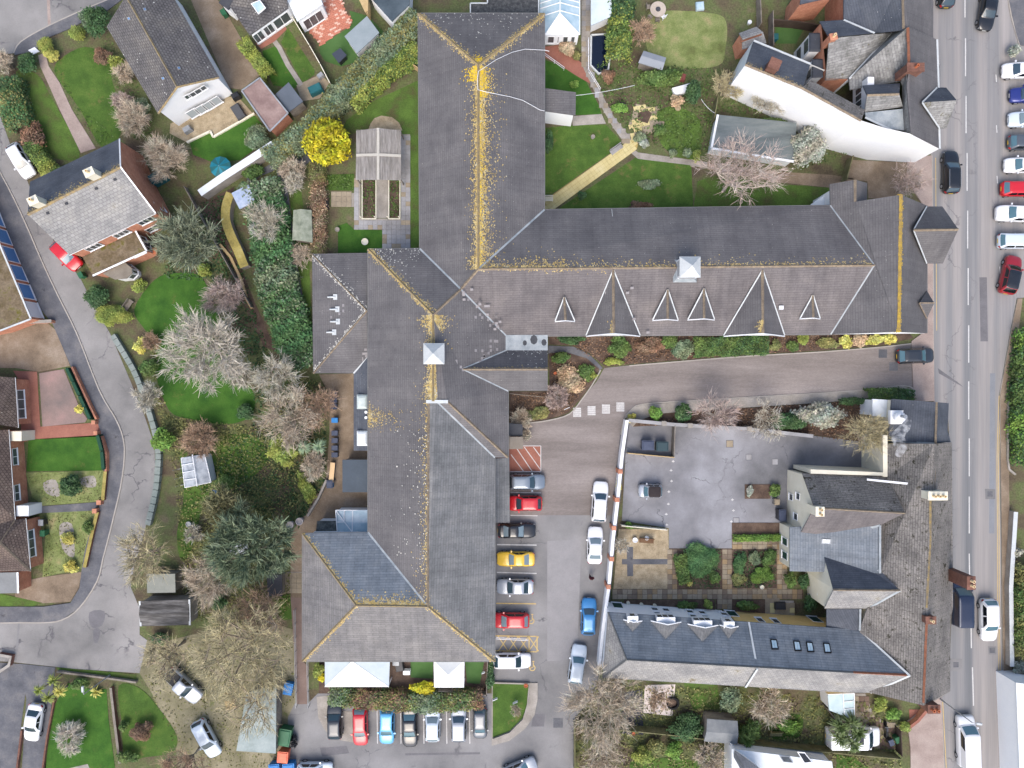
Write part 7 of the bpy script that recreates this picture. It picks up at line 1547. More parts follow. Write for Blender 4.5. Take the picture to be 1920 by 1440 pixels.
# the pedestrian crossing the car park
def person(px, py, ang, label, coat, legs, hair):
    c = W(px, py, .9); t = thing('person', label, 'person', (c.x, c.y, .04)); a = math.radians(ang); ca, sa = math.cos(a), math.sin(a)
    J = [(0, 0, .95, .15), (0, 0, 1.2, .17), (0, 0, 1.42, .16), (0, 0, 1.53, .06), (.02, 0, 1.62, .10), (.02, 0, 1.72, .095),
         (0, .2, 1.40, .08), (.06, .26, 1.12, .055), (.2, .24, .9, .042), (.27, .23, .84, .04), (0, -.2, 1.40, .08), (-.08, -.26, 1.12, .055), (-.02, -.26, .88, .042), (.03, -.26, .8, .04),
         (.02, .1, .85, .11), (.16, .1, .48, .075), (.1, .1, .08, .05), (.22, .1, .04, .045), (-.02, -.1, .85, .11), (-.1, -.1, .48, .075), (-.28, -.1, .12, .05), (-.18, -.1, .04, .045)]
    Ed = [(0, 1), (1, 2), (2, 3), (3, 4), (4, 5), (2, 6), (6, 7), (7, 8), (8, 9), (2, 10), (10, 11), (11, 12), (12, 13), (0, 14), (14, 15), (15, 16), (16, 17), (0, 18), (18, 19), (19, 20), (20, 21)]
    me = bpy.data.meshes.new('body'); me.from_pydata([(x*ca-y*sa, x*sa+y*ca, z) for x, y, z, _ in J], Ed, []); o = link('body', me, coat, t)
    md = o.modifiers.new('skin', 'SKIN'); 
    for v, j in zip(me.skin_vertices[0].data if me.skin_vertices else [], J): v.radius = (j[3], j[3])
    if not me.skin_vertices:
        bpy.context.view_layer.objects.active = o; o.select_set(True)
    o.modifiers.new('sub', 'SUBSURF').levels = 1; o.modifiers['sub'].render_levels = 2
    for k, (mt, lo, hi, rr) in enumerate(((legs, .06, .9, 0),)):
        for s, (x0, x1, x2) in ((.1, (.02, .16, .1)), (-.1, (-.02, -.1, -.28))):
            P = [Vector((c.x+x*ca-s*sa, c.y+x*sa+s*ca, .04+z)) for x, z in ((x0, .9), (x1, .48), (x2, .12))]
            MB().tube(P[0], P[1], .12, .085, 8).tube(P[1], P[2], .085, .06, 8).build('trouser_leg', mt, t, smooth=True)
    MB().lathe((c.x+.02*ca, c.y+.02*sa, 1.66), [(.10, 0), (.115, .06), (.10, .12), (.05, .16)], 12).build('hair', hair, t, smooth=True)
    return t
person(1109, 1083, 100, 'person in a dark red coat walking across the car park', mat('coat', [(92, 40, 48)], fine=.1, rough=.9), mat('trousers', [(38, 38, 46)], fine=.1, rough=.9), mat('hair', [(60, 44, 36)], fine=.1, rough=.9))
# ------------------------------------------------------------------ hedges
hedge([(500, 300), (545, 268), (590, 232), (640, 175), (700, 112), (785, 30)], 2.4, 2.4, L_grey, 'long grey green hedge running diagonally behind the top gardens', mats=[L_grey, L_olive, L_grey], size=.16, rough=.2)
hedge([(655, 192), (700, 150), (740, 118), (786, 92)], 2.3, 1.9, L_lime, 'yellow green clipped hedge beside the west lawn', mats=[L_lime, L_mid, L_lime], size=.15)
hedge([(453, 76), (478, 108), (505, 142)], 1.4, 1.6, L_lime, 'short lime green hedge between gravel drive and small lawn')
hedge([(12, 148), (22, 195), (34, 240)], 2.6, 2.2, L_ivy, 'tall dark hedge at the left edge beside the pink path', mats=[L_ivy, L_olive, L_dark], size=.16, rough=.2)
hedge([(56, 268), (76, 300), (96, 326)], 1.7, 1.7, L_lime, 'yellow green hedge next to the white car on the side road', mats=[L_lime, L_mid])
hedge([(486, 340), (500, 400), (508, 460), (520, 540), (545, 620), (572, 690)], 4.3, 2.2, L_ivy, 'broad ivy covered bank hedge along the tarmac path', mats=[L_ivy, L_ivy, L_dark, L_grey], size=.2, rough=.3, dens=.9)
hedge([(1302, 651), (1370, 649), (1440, 646)], 2.1, 1.2, L_mid, 'square cut green hedge below the east wing', mats=[L_mid, L_dark, L_mid], size=.12)
hedge([(1627, 743), (1670, 740), (1712, 744)], 1.5, 1.5, L_dark, 'dark green hedge at the mouth of the drive', mats=[L_dark, L_mid])
hedge([(618, 1304), (690, 1312), (745, 1316), (800, 1320), (905, 1312)], 2.0, 1.7, L_mid, 'mixed russet and green hedge above the bottom row of cars', mats=[L_rust, L_olive, L_mid, L_grey], size=.14, rough=.2)
hedge([(1376, 1010), (1425, 1009), (1470, 1009)], .6, .7, L_bright, 'thin bright green hedge edging the courtyard bed', size=.1)
hedge([(1932, 620), (1922, 720), (1920, 800), (1926, 870)], 2.2, 1.8, L_mid, 'roadside hedge at the right edge, opposite the drive', mats=[L_mid, L_dark, L_bright], size=.17, rough=.25)
hedge([(1928, 1060), (1924, 1140), (1922, 1230)], 1.8, 1.8, L_mid, 'roadside hedge at the right edge, beside the white tall car', mats=[L_mid, L_olive], size=.16, rough=.25)
hedge([(594, 308), (596, 380), (594, 470)], 1.5, 1.6, L_rust, 'brown leafless hedge on rails beside the planting beds', mats=[L_rust, L_tan, L_rust, L_olive], size=.10, dens=.6, rough=.25)
hedge([(1168, 0), (1162, 60), (1160, 112)], 2.6, 2.2, L_mid, 'yellow spotted hedge between fish pond and rough lawn', mats=[L_mid, L_lime, L_dark], size=.16, rough=.25)
hedge([(1275, 1040), (1280, 1072), (1286, 1094)], 1.3, .9, L_mid, 'low green border at the left of the first courtyard bed')
# ------------------------------------------------------------------ shrubs: x, y, radius, height, leaf, label, options
for a in [
 (608, 262, 47, 5.0, L_gold, 'golden yellow conifer shining beside the shelter', dict(name='golden_conifer', cat='tree', size=.2, lobes=12, up=.3, long=2.4, tint=(.3, 1.15), dens=.8)),
 (529, 846, 29, 4.0, L_lime, 'lime green rounded conifer beside the spiky cordyline', dict(name='conifer', cat='tree', size=.16, lobes=8)),
 (305, 826, 24, 2.6, L_bright, 'bright green round shrub on the bend of the side road', dict(size=.2)),
 (206, 592, 34, 1.8, L_lime, 'neatly clipped oval dome shrub beside the side road', dict(ry=22, size=.10, lobes=9, tint=(.8, 1.2))),
 (184, 40, 24, 3.6, L_dark, 'dark green shrub next to the grey tiled house', dict(ry=28)),
 (160, 35, 14, 2.2, L_grey, 'pale grey green shrub beside the top left pavement', {}),
 (145, 62, 17, 1.6, L_lime, 'yellow green dome topmost in the front garden', dict(size=.1, tint=(.8, 1.2))),
 (86, 86, 17, 1.6, L_lime, 'yellow tinted dome nearest the white gate step', dict(size=.1, tint=(.8, 1.2))),
 (97, 102, 14, 1.3, L_yel, 'smaller gold dome at the head of the pink path', dict(size=.1, tint=(.7, 1.0))),
 (52, 118, 20, 1.9, L_dark, 'dark shrub left of the white gate step', {}),
 (192, 105, 17, 1.6, L_rust, 'reddish brown dome shrub against the grey tiled house', dict(size=.1)),
 (217, 118, 17, 1.8, L_lime, 'glossy variegated shrub below the reddish brown dome', {}),
 (62, 254, 26, 2.0, L_rust, 'brown rounded shrub beside the left hedge', dict(dens=.8)),
 (262, 200, 20, 1.8, L_grey, 'white flecked shrub under the eaves of the tiled house', {}),
 (110, 330, 24, 1.8, L_mid, 'green shrub squeezed against the slate side of the brick house', {}),
 (480, 257, 26, 2.2, L_grey, 'sage green rounded bush at the corner of the tan roofed garage', dict(size=.13)),
 (184, 556, 24, 2.0, L_dark, 'dark bush by the green bin near the brick house', {}),
 (262, 535, 14, 1.3, L_lime, 'small bright plant by the bay window', {}),
 (383, 508, 14, 1.4, L_lime, 'lime plant at the top of the brick house lawn', {}),
 (262, 650, 16, 1.2, L_yel, 'pale yellow plant in the curved bed by the road wall', dict(dens=.5)),
 (282, 690, 18, 1.2, L_mid, 'green plant in the bed beside the big lawn', dict(dens=.6)),
 (150, 768, 9, 1.0, L_yel, 'yellow plant inside the green screened drive', {}),
 (130, 914, 23, 1.9, L_dark, 'dark green bush in the upper gravel garden', dict(ry=20)),
 (128, 1010, 14, .9, L_yel, 'yellow ring shaped plant in the lower gravel garden', dict(size=.1, tint=(.6, 1.0))),
 (164, 988, 10, 1.3, L_mid, 'small green shrub by the low wall of the lower gravel garden', dict(ry=14)),
 (133, 1063, 13, .9, L_yel, 'yellow flowering plant above the concrete drive', dict(dens=.7)),
 (265, 1371, 20, 1.8, L_rust, 'red brown dome shrub on the lower lawn', dict(size=.09, tint=(.8, 1.2))),
 (150, 1282, 22, 1.2, L_mid, 'leafy plants along the top of the lower left lawn', dict(ry=12)),
 (232, 1362, 10, 1.2, L_mid, 'green shrub next to the fence between lower lawns', {}),
 (238, 1420, 22, 1.4, L_mid, 'green shrubbery at the bottom of the lower lawns', dict(ry=12)),
 (794, 1289, 26, 1.6, L_gold, 'golden yellow bush between canopy and gazebo', dict(ry=15, size=.12)),
 (596, 1258, 12, 1.8, L_lime, 'lime shrub beside the ramp handrail', dict(ry=15)),
 (604, 1270, 8, 1.2, L_gold, 'little gold shrub at the corner of the long canopy', {}),
 (919, 1268, 9, 1.6, L_dark, 'dark climber on the rail at the south east corner', dict(ry=30)),
 (575, 915, 14, 1.2, L_lime, 'yellow green shrub along the yard retaining wall', dict(ry=32, rz=.5)),
 (1050, 672, 20, 1.0, L_mid, 'low green shrub at the top of the entrance bed', dict(ry=12)),
 (1098, 696, 20, .9, L_mid, 'green shrub on the rounded corner of the entrance bed', dict(ry=16)),
 (1112, 704, 7, .9, L_lime, 'small lime plant at the tip of the entrance bed', {}),
 (1068, 712, 32, 1.0, L_tan, 'dry tan bush spreading over the entrance bed', dict(dens=.5)),
 (1010, 775, 30, .7, L_olive, 'low olive planting along the entrance bed kerb', dict(ry=12, dens=.6)),
 (1162, 652, 28, 1.4, L_mid, 'glossy green shrub at the west end of the east wing border', dict(ry=20)),
 (1150, 677, 20, .8, L_lime, 'lime edging plants on the corner of the drive', dict(ry=8)),
 (1068, 638, 30, 1.2, L_dark, 'dark clipped shrubs beside the entrance path', dict(ry=8)),
 (1222, 648, 30, 1.3, L_rust, 'brown twiggy shrub in the east wing border', dict(ry=16, dens=.6)),
 (1283, 655, 20, 1.3, L_grey, 'grey green shrub left of the square cut hedge', {}),
 (1256, 640, 18, 1.2, L_mid, 'small green bush between brown and grey shrubs', {}),
 (1455, 648, 12, 1.0, L_olive, 'olive bush right of the square cut hedge', {}),
 (1505, 636, 12, 1.2, L_lime, 'round lime dome close under the east wing eaves', dict(size=.09, tint=(.85, 1.2))),
 (1486, 650, 16, .9, L_mid, 'green bush with yellow tips near the lime dome', dict(ry=12)),
 (1550, 643, 26, .9, L_olive, 'olive ground shrub before the yellow variegated shrubs', dict(ry=12)),
 (1585, 640, 16, 1.1, L_yel, 'first of the pale yellow shrubs from the west', dict(ry=12)),
 (1612, 638, 16, 1.1, L_tan, 'cream variegated shrub second from the west', dict(ry=12)),
 (1640, 637, 18, 1.1, L_yel, 'cream yellow shrub third from the west', dict(ry=12)),
 (1668, 635, 16, 1.1, L_yel, 'bright yellow shrub at the east end of the border', dict(ry=12)),
 (1230, 776, 14, 1.6, L_bright, 'round green and gold conifer by the bin yard', dict(name='dwarf_conifer')),
 (1184, 783, 9, .8, L_yel, 'yellow plant at the top of the white wall', {}),
 (1281, 776, 18, 1.6, L_dark, 'dark leafy shrub left of the small birch', {}),
 (1540, 776, 50, 3.0, L_pale, 'pale variegated shrub south of the drive', dict(ry=28, dens=.7, size=.2)),
 (1480, 790, 34, 2.2, L_dark, 'dark undergrowth shrub between birch and pale shrub', dict(ry=18)),
 (1600, 752, 26, 1.6, L_dark, 'dark shrub beside the drive footway', dict(ry=8)),
 (1236, 146, 46, 2.2, L_mid, 'broad glossy shrub below the curved shed', dict(ry=20, size=.18)),
 (1301, 171, 15, 3.2, L_dark, 'dark upright conifer beside the white house garden', dict(name='conifer', cat='tree', ry=26)),
 (1237, 243, 13, 1.2, L_mid, 'green shrub beside the yellow patio', {}),
 (1200, 258, 12, .8, L_grey, 'grey lavender clump touching the yellow path', {}),
 (1208, 268, 10, .8, L_pale, 'silver shrub next to the grey lavender clump', {}),
 (1261, 287, 9, .8, L_grey, 'small silver bush on the path edge, nearer the yellow path', {}),
 (1289, 287, 9, .8, L_grey, 'small silver bush on the path edge, nearer the greenhouse', {}),
 (1269, 192, 14, 1.0, L_tan, 'dry ornamental grass near the dark conifer', dict(dens=.7)),
 (1306, 290, 8, 1.4, L_lime, 'yellow green shrub at the greenhouse corner', dict(ry=14)),
 (1516, 275, 36, 4.0, L_pale, 'grey leaved tree at the end of the long greenhouse', dict(name='evergreen_tree', cat='tree', dens=.7, ry=42)),
 (1440, 228, 34, 1.8, L_mid, 'green climber growing over the long greenhouse roof', dict(ry=8)),
 (1066, 90, 15, 1.0, L_tan, 'straw coloured ornamental grass by the glazed conservatory', dict(long=4, size=.1)),
 (1081, 104, 10, .9, L_olive, 'dark dome beside the straw coloured grass', {}),
 (1030, 265, 10, 1.8, L_dark, 'dark shrub against the east wall of the north wing', dict(ry=24)),
 (1078, 158, 9, .9, L_bright, 'bright plant on the lawn beside the porch', {}),
 (1160, 202, 16, 1.0, L_bright, 'bright ground plant near the black tub', dict(ry=10)),
 (1140, 142, 14, 1.2, L_rust, 'brown marginal reeds at the end of the pond', dict(long=3, size=.1)),
 (1215, 345, 30, .4, L_grey, 'low heather bed on the east lawn', dict(ry=12, dens=.5)),
 (1091, 367, 9, .8, L_dark, 'small dark bush beside the yellow path', {}),
 (1200, 384, 22, .6, L_rust, 'russet plants along the east wing north wall', dict(ry=8, dens=.6)),
 (1313, 1052, 40, 1.0, L_ivy, 'large blue green clipped mass in the first courtyard bed', dict(ry=34, size=.09, lobes=9, tint=(.85, 1.3))),
 (1340, 1082, 12, .9, L_mid, 'green plants at the lower right of the first courtyard bed', dict(ry=16)),
 (1386, 1056, 13, .9, L_ivy, 'tall blue green clipped shape in the second courtyard bed', dict(ry=24, size=.09)),
 (1416, 1048, 11, .9, L_grey, 'small sage dome in the second courtyard bed', dict(ry=16, size=.09)),
 (1442, 1046, 15, .9, L_mid, 'green clipped dome at the right of the second courtyard bed', dict(ry=17, size=.09)),
 (1431, 1078, 25, .8, L_bright, 'bright green oval dome lowest in the second courtyard bed', dict(ry=18, size=.09, tint=(.6, .95))),
 (1385, 1086, 16, .6, L_olive, 'dull low plants left of the bright oval dome', dict(ry=14, dens=.6)),
 (1453, 921, 11, 1.0, L_mid, 'dark ball shrub beside the cream gable wall', dict(ry=14)),
 (1406, 920, 8, .5, L_pale, 'small pale plant in the raised brick bed', dict(ry=10)),
 (1484, 1088, 12, 1.2, L_mid, 'round bush left of the pair below the blue slate roof', dict(ry=18)),
 (1508, 1090, 13, 1.3, L_dark, 'round bush right of the pair below the blue slate roof', dict(ry=18)),
 (1328, 1134, 9, .9, L_lime, 'lime ball against the white mews wall', {}),
 (1290, 1135, 22, .7, L_mid, 'green plants along the mews wall', dict(ry=9)),
 (1400, 1135, 26, .8, L_mid, 'green plants left of the seating patio', dict(ry=10)),
 (1520, 1130, 14, 1.2, L_dark, 'dark plants in the courtyard corner', dict(ry=18)),
 (1180, 985, 8, .5, L_bright, 'bright weeds at the gravel court corner', {}),
 (1160, 910, 5, 1.0, L_yel, 'yellow shrub over the white wall', dict(ry=14)),
 (1285, 1368, 40, 2.0, L_dark, 'dark evergreen shrubbery in the lower right garden', dict(ry=26)),
 (1205, 1418, 24, 1.8, L_lime, 'yellow green shrub below the long fence', dict(ry=18)),
 (1262, 1405, 16, 1.6, L_bright, 'bright green shrub below the long fence', {}),
 (1228, 1400, 16, 1.3, L_olive, 'olive shrub between the two below the long fence', {}),
 (1410, 1370, 22, 1.6, L_mid, 'green bush beside the grey roofed timber shed', {}),
 (1480, 1362, 26, .9, L_bright, 'bright bush patch in the lower right garden', dict(ry=14)),
 (1675, 1340, 18, 1.2, L_bright, 'bright shrub by the terracotta corner', dict(ry=12)),
 (1652, 1322, 14, 1.3, L_lime, 'variegated shrub near the slab driveway', {}),
 (1698, 1362, 12, 1.0, L_lime, 'small yellowish shrub on the curved corner wall', {}),
 (1372, 1310, 26, 2.0, L_grey, 'pale leaved shrub below the mews wing', dict(dens=.7)),
 (1900, 96, 14, 1.4, L_pale, 'white blossoming shrub beside the right edge row', dict(ry=10)),
 (1906, 1035, 10, 1.2, L_pale, 'silver shrub across the road from the courtyard house', {}),
 (1912, 1255, 12, 1.5, L_pale, 'pale leafless shrub by the roadside white house', dict(ry=20)),
 (410, 1130, 18, 1.4, L_dark, 'dark bush between the bare trees near the road junction', {}),
 (300, 1198, 22, 1.2, L_dark, 'dark plants behind the weathered garage', dict(ry=12)),
 (460, 770, 18, 1.5, L_dark, 'dark bush at the foot of the brick house lawn', {}),
 (472, 320, 20, 1.5, L_mid, 'green shrub at the top of the ivy bank', {}),
 (420, 905, 22, .8, L_mid, 'leafy vegetable patch plants', dict(dens=.5)),
]: bush(*a[:6], **a[6])
# ------------------------------------------------------------------ leafless trees: x, y, radius, height, label, twigs, options
for a in [
 (392, 655, 88, 7.0, 'large pale leafless tree on the brick house lawn', mat('twig_pale', [(200, 192, 176), (220, 212, 198)], 1, .9, .1, 9, tint=True), dict(bark=B_pale, n=2.2, trunk=.22, tw=.026)),
 (354, 452, 62, 6.0, 'loose grey green evergreen beside the brick house', E_grey, dict(n=1.8, tw=.04, name='evergreen_tree')),
 (478, 1028, 84, 8.0, 'large dusky green evergreen west of the hipped roof', E_dark, dict(n=3.0, tw=.045, name='evergreen_tree')),
 (428, 950, 50, 5.0, 'straggly olive evergreen above the large dusky one', E_olive, dict(n=1.5, tw=.04, name='evergreen_tree')),
 (1382, 322, 86, 8.0, 'white barked birch with pinkish twigs beside the greenhouse', T_pink, dict(bark=B_pale, trunk=.24, base=(1356, 358), n=.8, ry=55, name='birch_tree', first=.2, spread=1.15)),
 (312, 300, 44, 3.5, 'pale tan leafless bush beside the red brick gable', T_tan, dict(stems=1.2, n=1.6)),
 (1346, 778, 54, 5.0, 'small pink twigged birch by the courtyard wall', T_pink, dict(bark=B_pale, trunk=.14, ry=40, n=.8, name='birch_tree')),
 (1432, 790, 42, 4.5, 'thin grey leafless tree right of the small birch', T_grey, dict(n=.3, trunk=.1)),
 (1620, 812, 58, 5.5, 'olive grey leafless tree by the white flat roof', T_olive, dict(n=.9, ry=45)),
 (1130, 1318, 78, 6.5, 'dense tan leafless tree at the car park corner', T_tan, dict(n=1.7, trunk=.2)),
 (275, 1040, 60, 6.0, 'grey leafless tree overhanging the side road bend', T_olive, dict(n=.7, trunk=.2)),
 (396, 1086, 52, 6.0, 'pinkish tan leafless tree east of the small grey shed', T_tan, dict(n=1.6)),
 (462, 1215, 102, 8.5, 'biggest leafless tree, olive tinted, over the lower left drive', T_olive, dict(n=1.6, trunk=.3, tw=.022)),
 (318, 1225, 58, 6.0, 'olive leafless tree above the silver pickup', T_olive, dict(n=.42, trunk=.24)),
 (470, 1320, 66, 6.5, 'olive leafless tree above the sheet carport', T_olive, dict(n=.5)),
 (352, 1428, 48, 5.0, 'brown leafless tree near the bottom edge, left of the pale car', T_brown, dict(n=.7)),
 (490, 1140, 55, 5.0, 'brown leafless tree beside the ramp railing', T_brown, dict(n=.8)),
 (545, 785, 62, 5.5, 'tan leafless tree behind the yard bins', T_tan, dict(n=1.2)),
 (595, 765, 46, 4.5, 'brown leafless tree nearest the yard bins', T_brown, dict(n=1.1)),
 (520, 708, 48, 5.0, 'grey leafless tree at the foot of the ivy bank', T_grey, dict(n=1.1)),
 (455, 700, 38, 4.5, 'smaller pale leafless tree touching the lawn edge', T_grey, dict(n=.8)),
 (424, 556, 46, 4.5, 'pinkish leafless tree above the big pale one', T_pink, dict(n=1.3)),
 (500, 420, 42, 3.2, 'grey twiggy shrub growing through the ivy bank', T_grey, dict(n=1.0, stems=1.2)),
 (375, 825, 38, 3.0, 'brown leafless bush above the greenhouse', T_brown, dict(n=1.2, stems=1.2)),
 (590, 872, 30, 3.0, 'tan leafless bush by the yard wall', T_tan, dict(n=1.0, stems=1.2)),
 (280, 745, 28, 3.5, 'pale feathery tree overhanging the side road', T_grey, dict(n=1.3, bark=B_pale)),
 (128, 1388, 33, 2.6, 'weeping leafless tree on the lower left lawn', T_grey, dict(n=1.4, droop=.55, base=(150, 1365), bark=B_pale, name='weeping_tree')),
 (252, 222, 36, 2.8, 'tan leafless bush between lawn and tiled house', T_tan, dict(n=1.3, stems=1.2)),
 (232, 190, 22, 2.2, 'russet leafless bush above the tan one', T_pink, dict(n=1.2, stems=1.2)),
 (235, 138, 22, 2.0, 'grey leafless bush under the tiled house wall', T_tan, dict(n=1.0, stems=1.2)),
 (5, 118, 24, 2.6, 'tan leafless bush at the left edge by the junction', T_tan, dict(n=1.2, stems=1.2)),
 (552, 345, 24, 2.2, 'white leafless shrub between path and brown hedge', T_grey, dict(n=.5, bark=B_pale, stems=1)),
 (548, 320, 26, 2.2, 'grey leafless shrub at the head of the tarmac path', T_tan, dict(n=.9, stems=1.2)),
 (563, 480, 26, 1.8, 'sprawling rose beside the glass cold shed', T_tan, dict(n=.5, stems=1.2)),
 (1440, 195, 36, 3.5, 'grey leafless shrub against the big white wall', T_grey, dict(n=.8, ry=26)),
 (1362, 165, 32, 3.2, 'olive leafless shrub at the end of the big white wall', T_olive, dict(n=.9)),
 (1203, 62, 28, 2.5, 'brown leafless bush beside the round garden table', T_brown, dict(n=.8, stems=1.2)),
 (1700, 340, 38, 4.0, 'thin pink twigged tree on the pavement corner', T_pink, dict(n=.5, trunk=.1, base=(1680, 362))),
 (1442, 1322, 46, 4.0, 'tan leafless shrub below the mews wing, right of the pale one', T_tan, dict(n=.7)),
 (1130, 1420, 46, 3.5, 'tan leafless bush at the bottom beside the car park', T_tan, dict(n=.6)),
 (1330, 1420, 36, 3.0, 'tan leafless bush below the long garden fence', T_tan, dict(n=.7, stems=1.2)),
 (1232, 1310, 28, 2.5, 'thin leafless shrub over the pale crazy paving', T_brown, dict(n=.15)),
 (1042, 745, 24, 2.0, 'dry leafless bush beside the entrance gable', T_pink, dict(n=1.5, stems=1.2)),
 (976, 785, 22, 2.0, 'pale leafless bush left in the entrance bed', T_tan, dict(n=1.2, stems=1.2)),
 (985, 815, 13, 1.2, 'small dry shrub by the porch roof', T_tan, dict(n=.9, stems=1.2)),
 (968, 1330, 13, 2.0, 'sapling on the car park island', T_tan, dict(n=.15, trunk=.05)),
 (1165, 1020, 20, 2.0, 'thin leafless sapling on the gravel court', T_grey, dict(n=.25, trunk=.06)),
 (285, 640, 20, 1.5, 'brown rose bush in the curved bed', T_brown, dict(n=.7, stems=1.2)),
 (365, 1000, 20, 2.0, 'grey leafless bush beside the narrow lawn', T_grey, dict(n=.8, stems=1.2)),
]: bare_tree(*a[:4], a[4], a[5], **a[6])
spiky(584, 838, 30, 2.6, leafmat('cordyline', [(110, 136, 104), (140, 164, 130), (164, 184, 152)]), 'pale green twin headed cordyline by the yard wall', 'cordyline', 'palm', 2, 90, 2.2)
spiky(1590, 1373, 40, 3.4, leafmat('fan_palm', [(62, 82, 40), (88, 106, 56), (150, 160, 126)]), 'fan palm overhanging the white campervan', 'fan_palm', 'palm', 5, 70, 3.0, w=.14)
spiky(1400, 1388, 20, 2.4, L_mid, 'spiky cordyline by the grey roofed timber shed', 'cordyline', 'palm', 1, 110, 2.0)
for x, y, lb in ((76, 1292, 'yellow green cordyline nearest the road spur'), (100, 1275, 'green cordyline topmost of the drive cluster'), (112, 1296, 'orange tipped cordyline right in the drive cluster'), (90, 1308, 'low cordyline beside the white saloon roof')):
    spiky(x, y, 15, 1.8, L_lime if x < 105 else L_yel, lb, 'cordyline', 'palm', 1, 70, 1.5)
spiky(180, 1296, 15, .8, L_yel, 'yellow striped spiky plant beneath the lamp post', 'yucca', 'plant', 1, 70, .3)
spiky(1292, 1093, 8, .6, L_yel, 'yellow grassy plant in the first courtyard bed', 'grass_plant', 'plant', 1, 50, .2, w=.05)
# ------------------------------------------------------------------ undergrowth nobody could count
ground_cover('ivy_undergrowth', [[(300, 520), (380, 380), (430, 360), (470, 560), (520, 700), (610, 720), (612, 900), (560, 990), (440, 1000), (360, 900), (480, 790), (470, 690), (400, 530)]], L_dark, 22, .16, 'tangled ivy and fallen leaves under the western trees', 'undergrowth')
ground_cover('brambles', [[(280, 620), (300, 640), (292, 700), (320, 780), (470, 800), (470, 830), (330, 850), (300, 800)], [(330, 1060), (400, 960), (545, 1000), (545, 1140), (500, 1180), (360, 1160)]], L_olive, 20, .16, 'rough brambles between the trees and lawns', 'undergrowth')
ground_cover('leaf_litter', [[(1180, 800), (1300, 772), (1650, 746), (1640, 830), (1266, 796)], [(1034, 664), (1120, 692), (1066, 772), (960, 790), (960, 738), (1034, 736)], [(1030, 630), (1560, 630), (1700, 624), (1540, 655), (1250, 676), (1140, 686)]], L_rust, 26, .13, 'brown leaf litter and low plants in the drive borders', 'undergrowth', h=.25, z0=.12)
ground_cover('weeds', [[(1110, 1275), (1600, 1310), (1690, 1330), (1690, 1440), (1080, 1440), (1080, 1345)]], L_olive, 14, .16, 'weeds and rough grass in the lower right gardens', 'undergrowth')
ground_cover('garden_weeds', [[(1110, 120), (1190, 120), (1350, 130), (1340, 300), (1240, 280), (1170, 240), (1130, 180)], [(1360, 170), (1480, 180), (1590, 290), (1500, 320), (1480, 230), (1350, 210)]], L_mid, 16, .14, 'mixed low plants in the east garden beds', 'undergrowth', h=.4)
ground_cover('drive_grass', [[(270, 1270), (300, 1210), (480, 1165), (548, 1190), (552, 1310), (535, 1345), (535, 1440), (350, 1440), (330, 1400)]], L_olive, 7, .14, 'mossy grass tufts on the dirt under the lower left trees', 'grass', h=.12)
ground_cover('bed_plants', [[(1276, 1032), (1350, 1032), (1350, 1101), (1276, 1101)], [(1374, 1032), (1454, 1032), (1454, 1101), (1374, 1101)]], L_dark, 40, .1, 'dark low plants filling the courtyard beds', 'plants', h=.4, z0=.1)
ground_cover('western_scrub', [[(300, 780), (480, 800), (560, 700), (610, 720), (612, 880), (520, 990), (400, 1000), (340, 1060), (330, 900)]], L_olive, 18, .14, 'grey brown scrub filling the western belt', 'undergrowth', h=.9)
ground_cover('left_garden_plants', [[(50, 888), (192, 884), (188, 938), (82, 946)], [(90, 962), (180, 958), (156, 1064), (84, 1080)]], L_olive, 14, .11, 'scrubby plants in the gravel gardens by the bungalow', 'plants', h=.2)
ground_cover('front_garden_plants', [[(100, 130), (130, 190), (190, 280), (205, 280), (225, 255), (150, 205), (118, 140)], [(200, 60), (260, 160), (300, 260), (340, 300), (250, 260), (225, 180), (190, 100)]], L_mid, 14, .12, 'low plants edging the top left garden path', 'plants', h=.25)
# ------------------------------------------------------------------ walls and fences
wall_line([(1176, 788), (1167, 850), (1158, 940), (1149, 1017), (1142, 1098), (1132, 1168), (1124, 1250)], 1.9, .28, 'white coped wall with brick piers between car park and courtyard', M_white, M_upvc, name='boundary_wall', piers=[(1163, 884), (1157, 937), (1151, 990), (1147, 1048), (1141, 1100)], pier_mat=M_brick)
wall_line([(1178, 788), (1262, 796), (1400, 804), (1525, 818)], 1.5, .32, 'grey stone wall along the north side of the courtyard', M_conc, M_slab_grey, name='boundary_wall', piers=[(1245, 794), (1294, 798), (1405, 804), (1460, 811)])
wall_line([(374, 362), (420, 330), (470, 298), (512, 270)], 1.9, .75, 'old wall with broad white coping running diagonally at the upper left', M_conc, M_glass_white, name='boundary_wall')
wall_line([(432, 362), (424, 385), (423, 412), (432, 440), (446, 470), (458, 500)], 1.3, .95, 'curved retaining wall capped in yellow moss', M_conc, M_yelmoss, smooth=4, name='retaining_wall')
wall_line([(412, 458), (432, 482), (450, 520), (462, 560), (472, 578)], .35, .3, 'pale log edging along the dark soil bank', M_wood_tan, None, name='log_edging', cat='edging')
RET = thing('retaining_wall', 'grey concrete panel wall between side road and the garden beds', 'wall', W(250, 690))
rp_ = catmull([(210, 628), (230, 660), (250, 695), (266, 735), (284, 790), (294, 830), (296, 862), (293, 905), (286, 945), (276, 985)], 3, False)
for i in range(0, len(rp_)-1):
    a, b = W(*rp_[i], .6), W(*rp_[i+1], .6); d = b-a; m_ = (a+b)/2; MB().box((m_.x, m_.y, -.05), d.length-.06, .62, .62+rnd.uniform(0, .05), math.atan2(d.y, d.x)).build('wall_panel', mat('wall_slab', [(122, 134, 128), (146, 154, 150)], .9, .9, .12, 7), RET)
wall_line([(197, 884), (192, 938)], .6, .3, 'low mossy wall before the upper gravel garden', M_brick_dk, M_yelmoss, piers=[(186, 942)], pier_mat=M_brick)
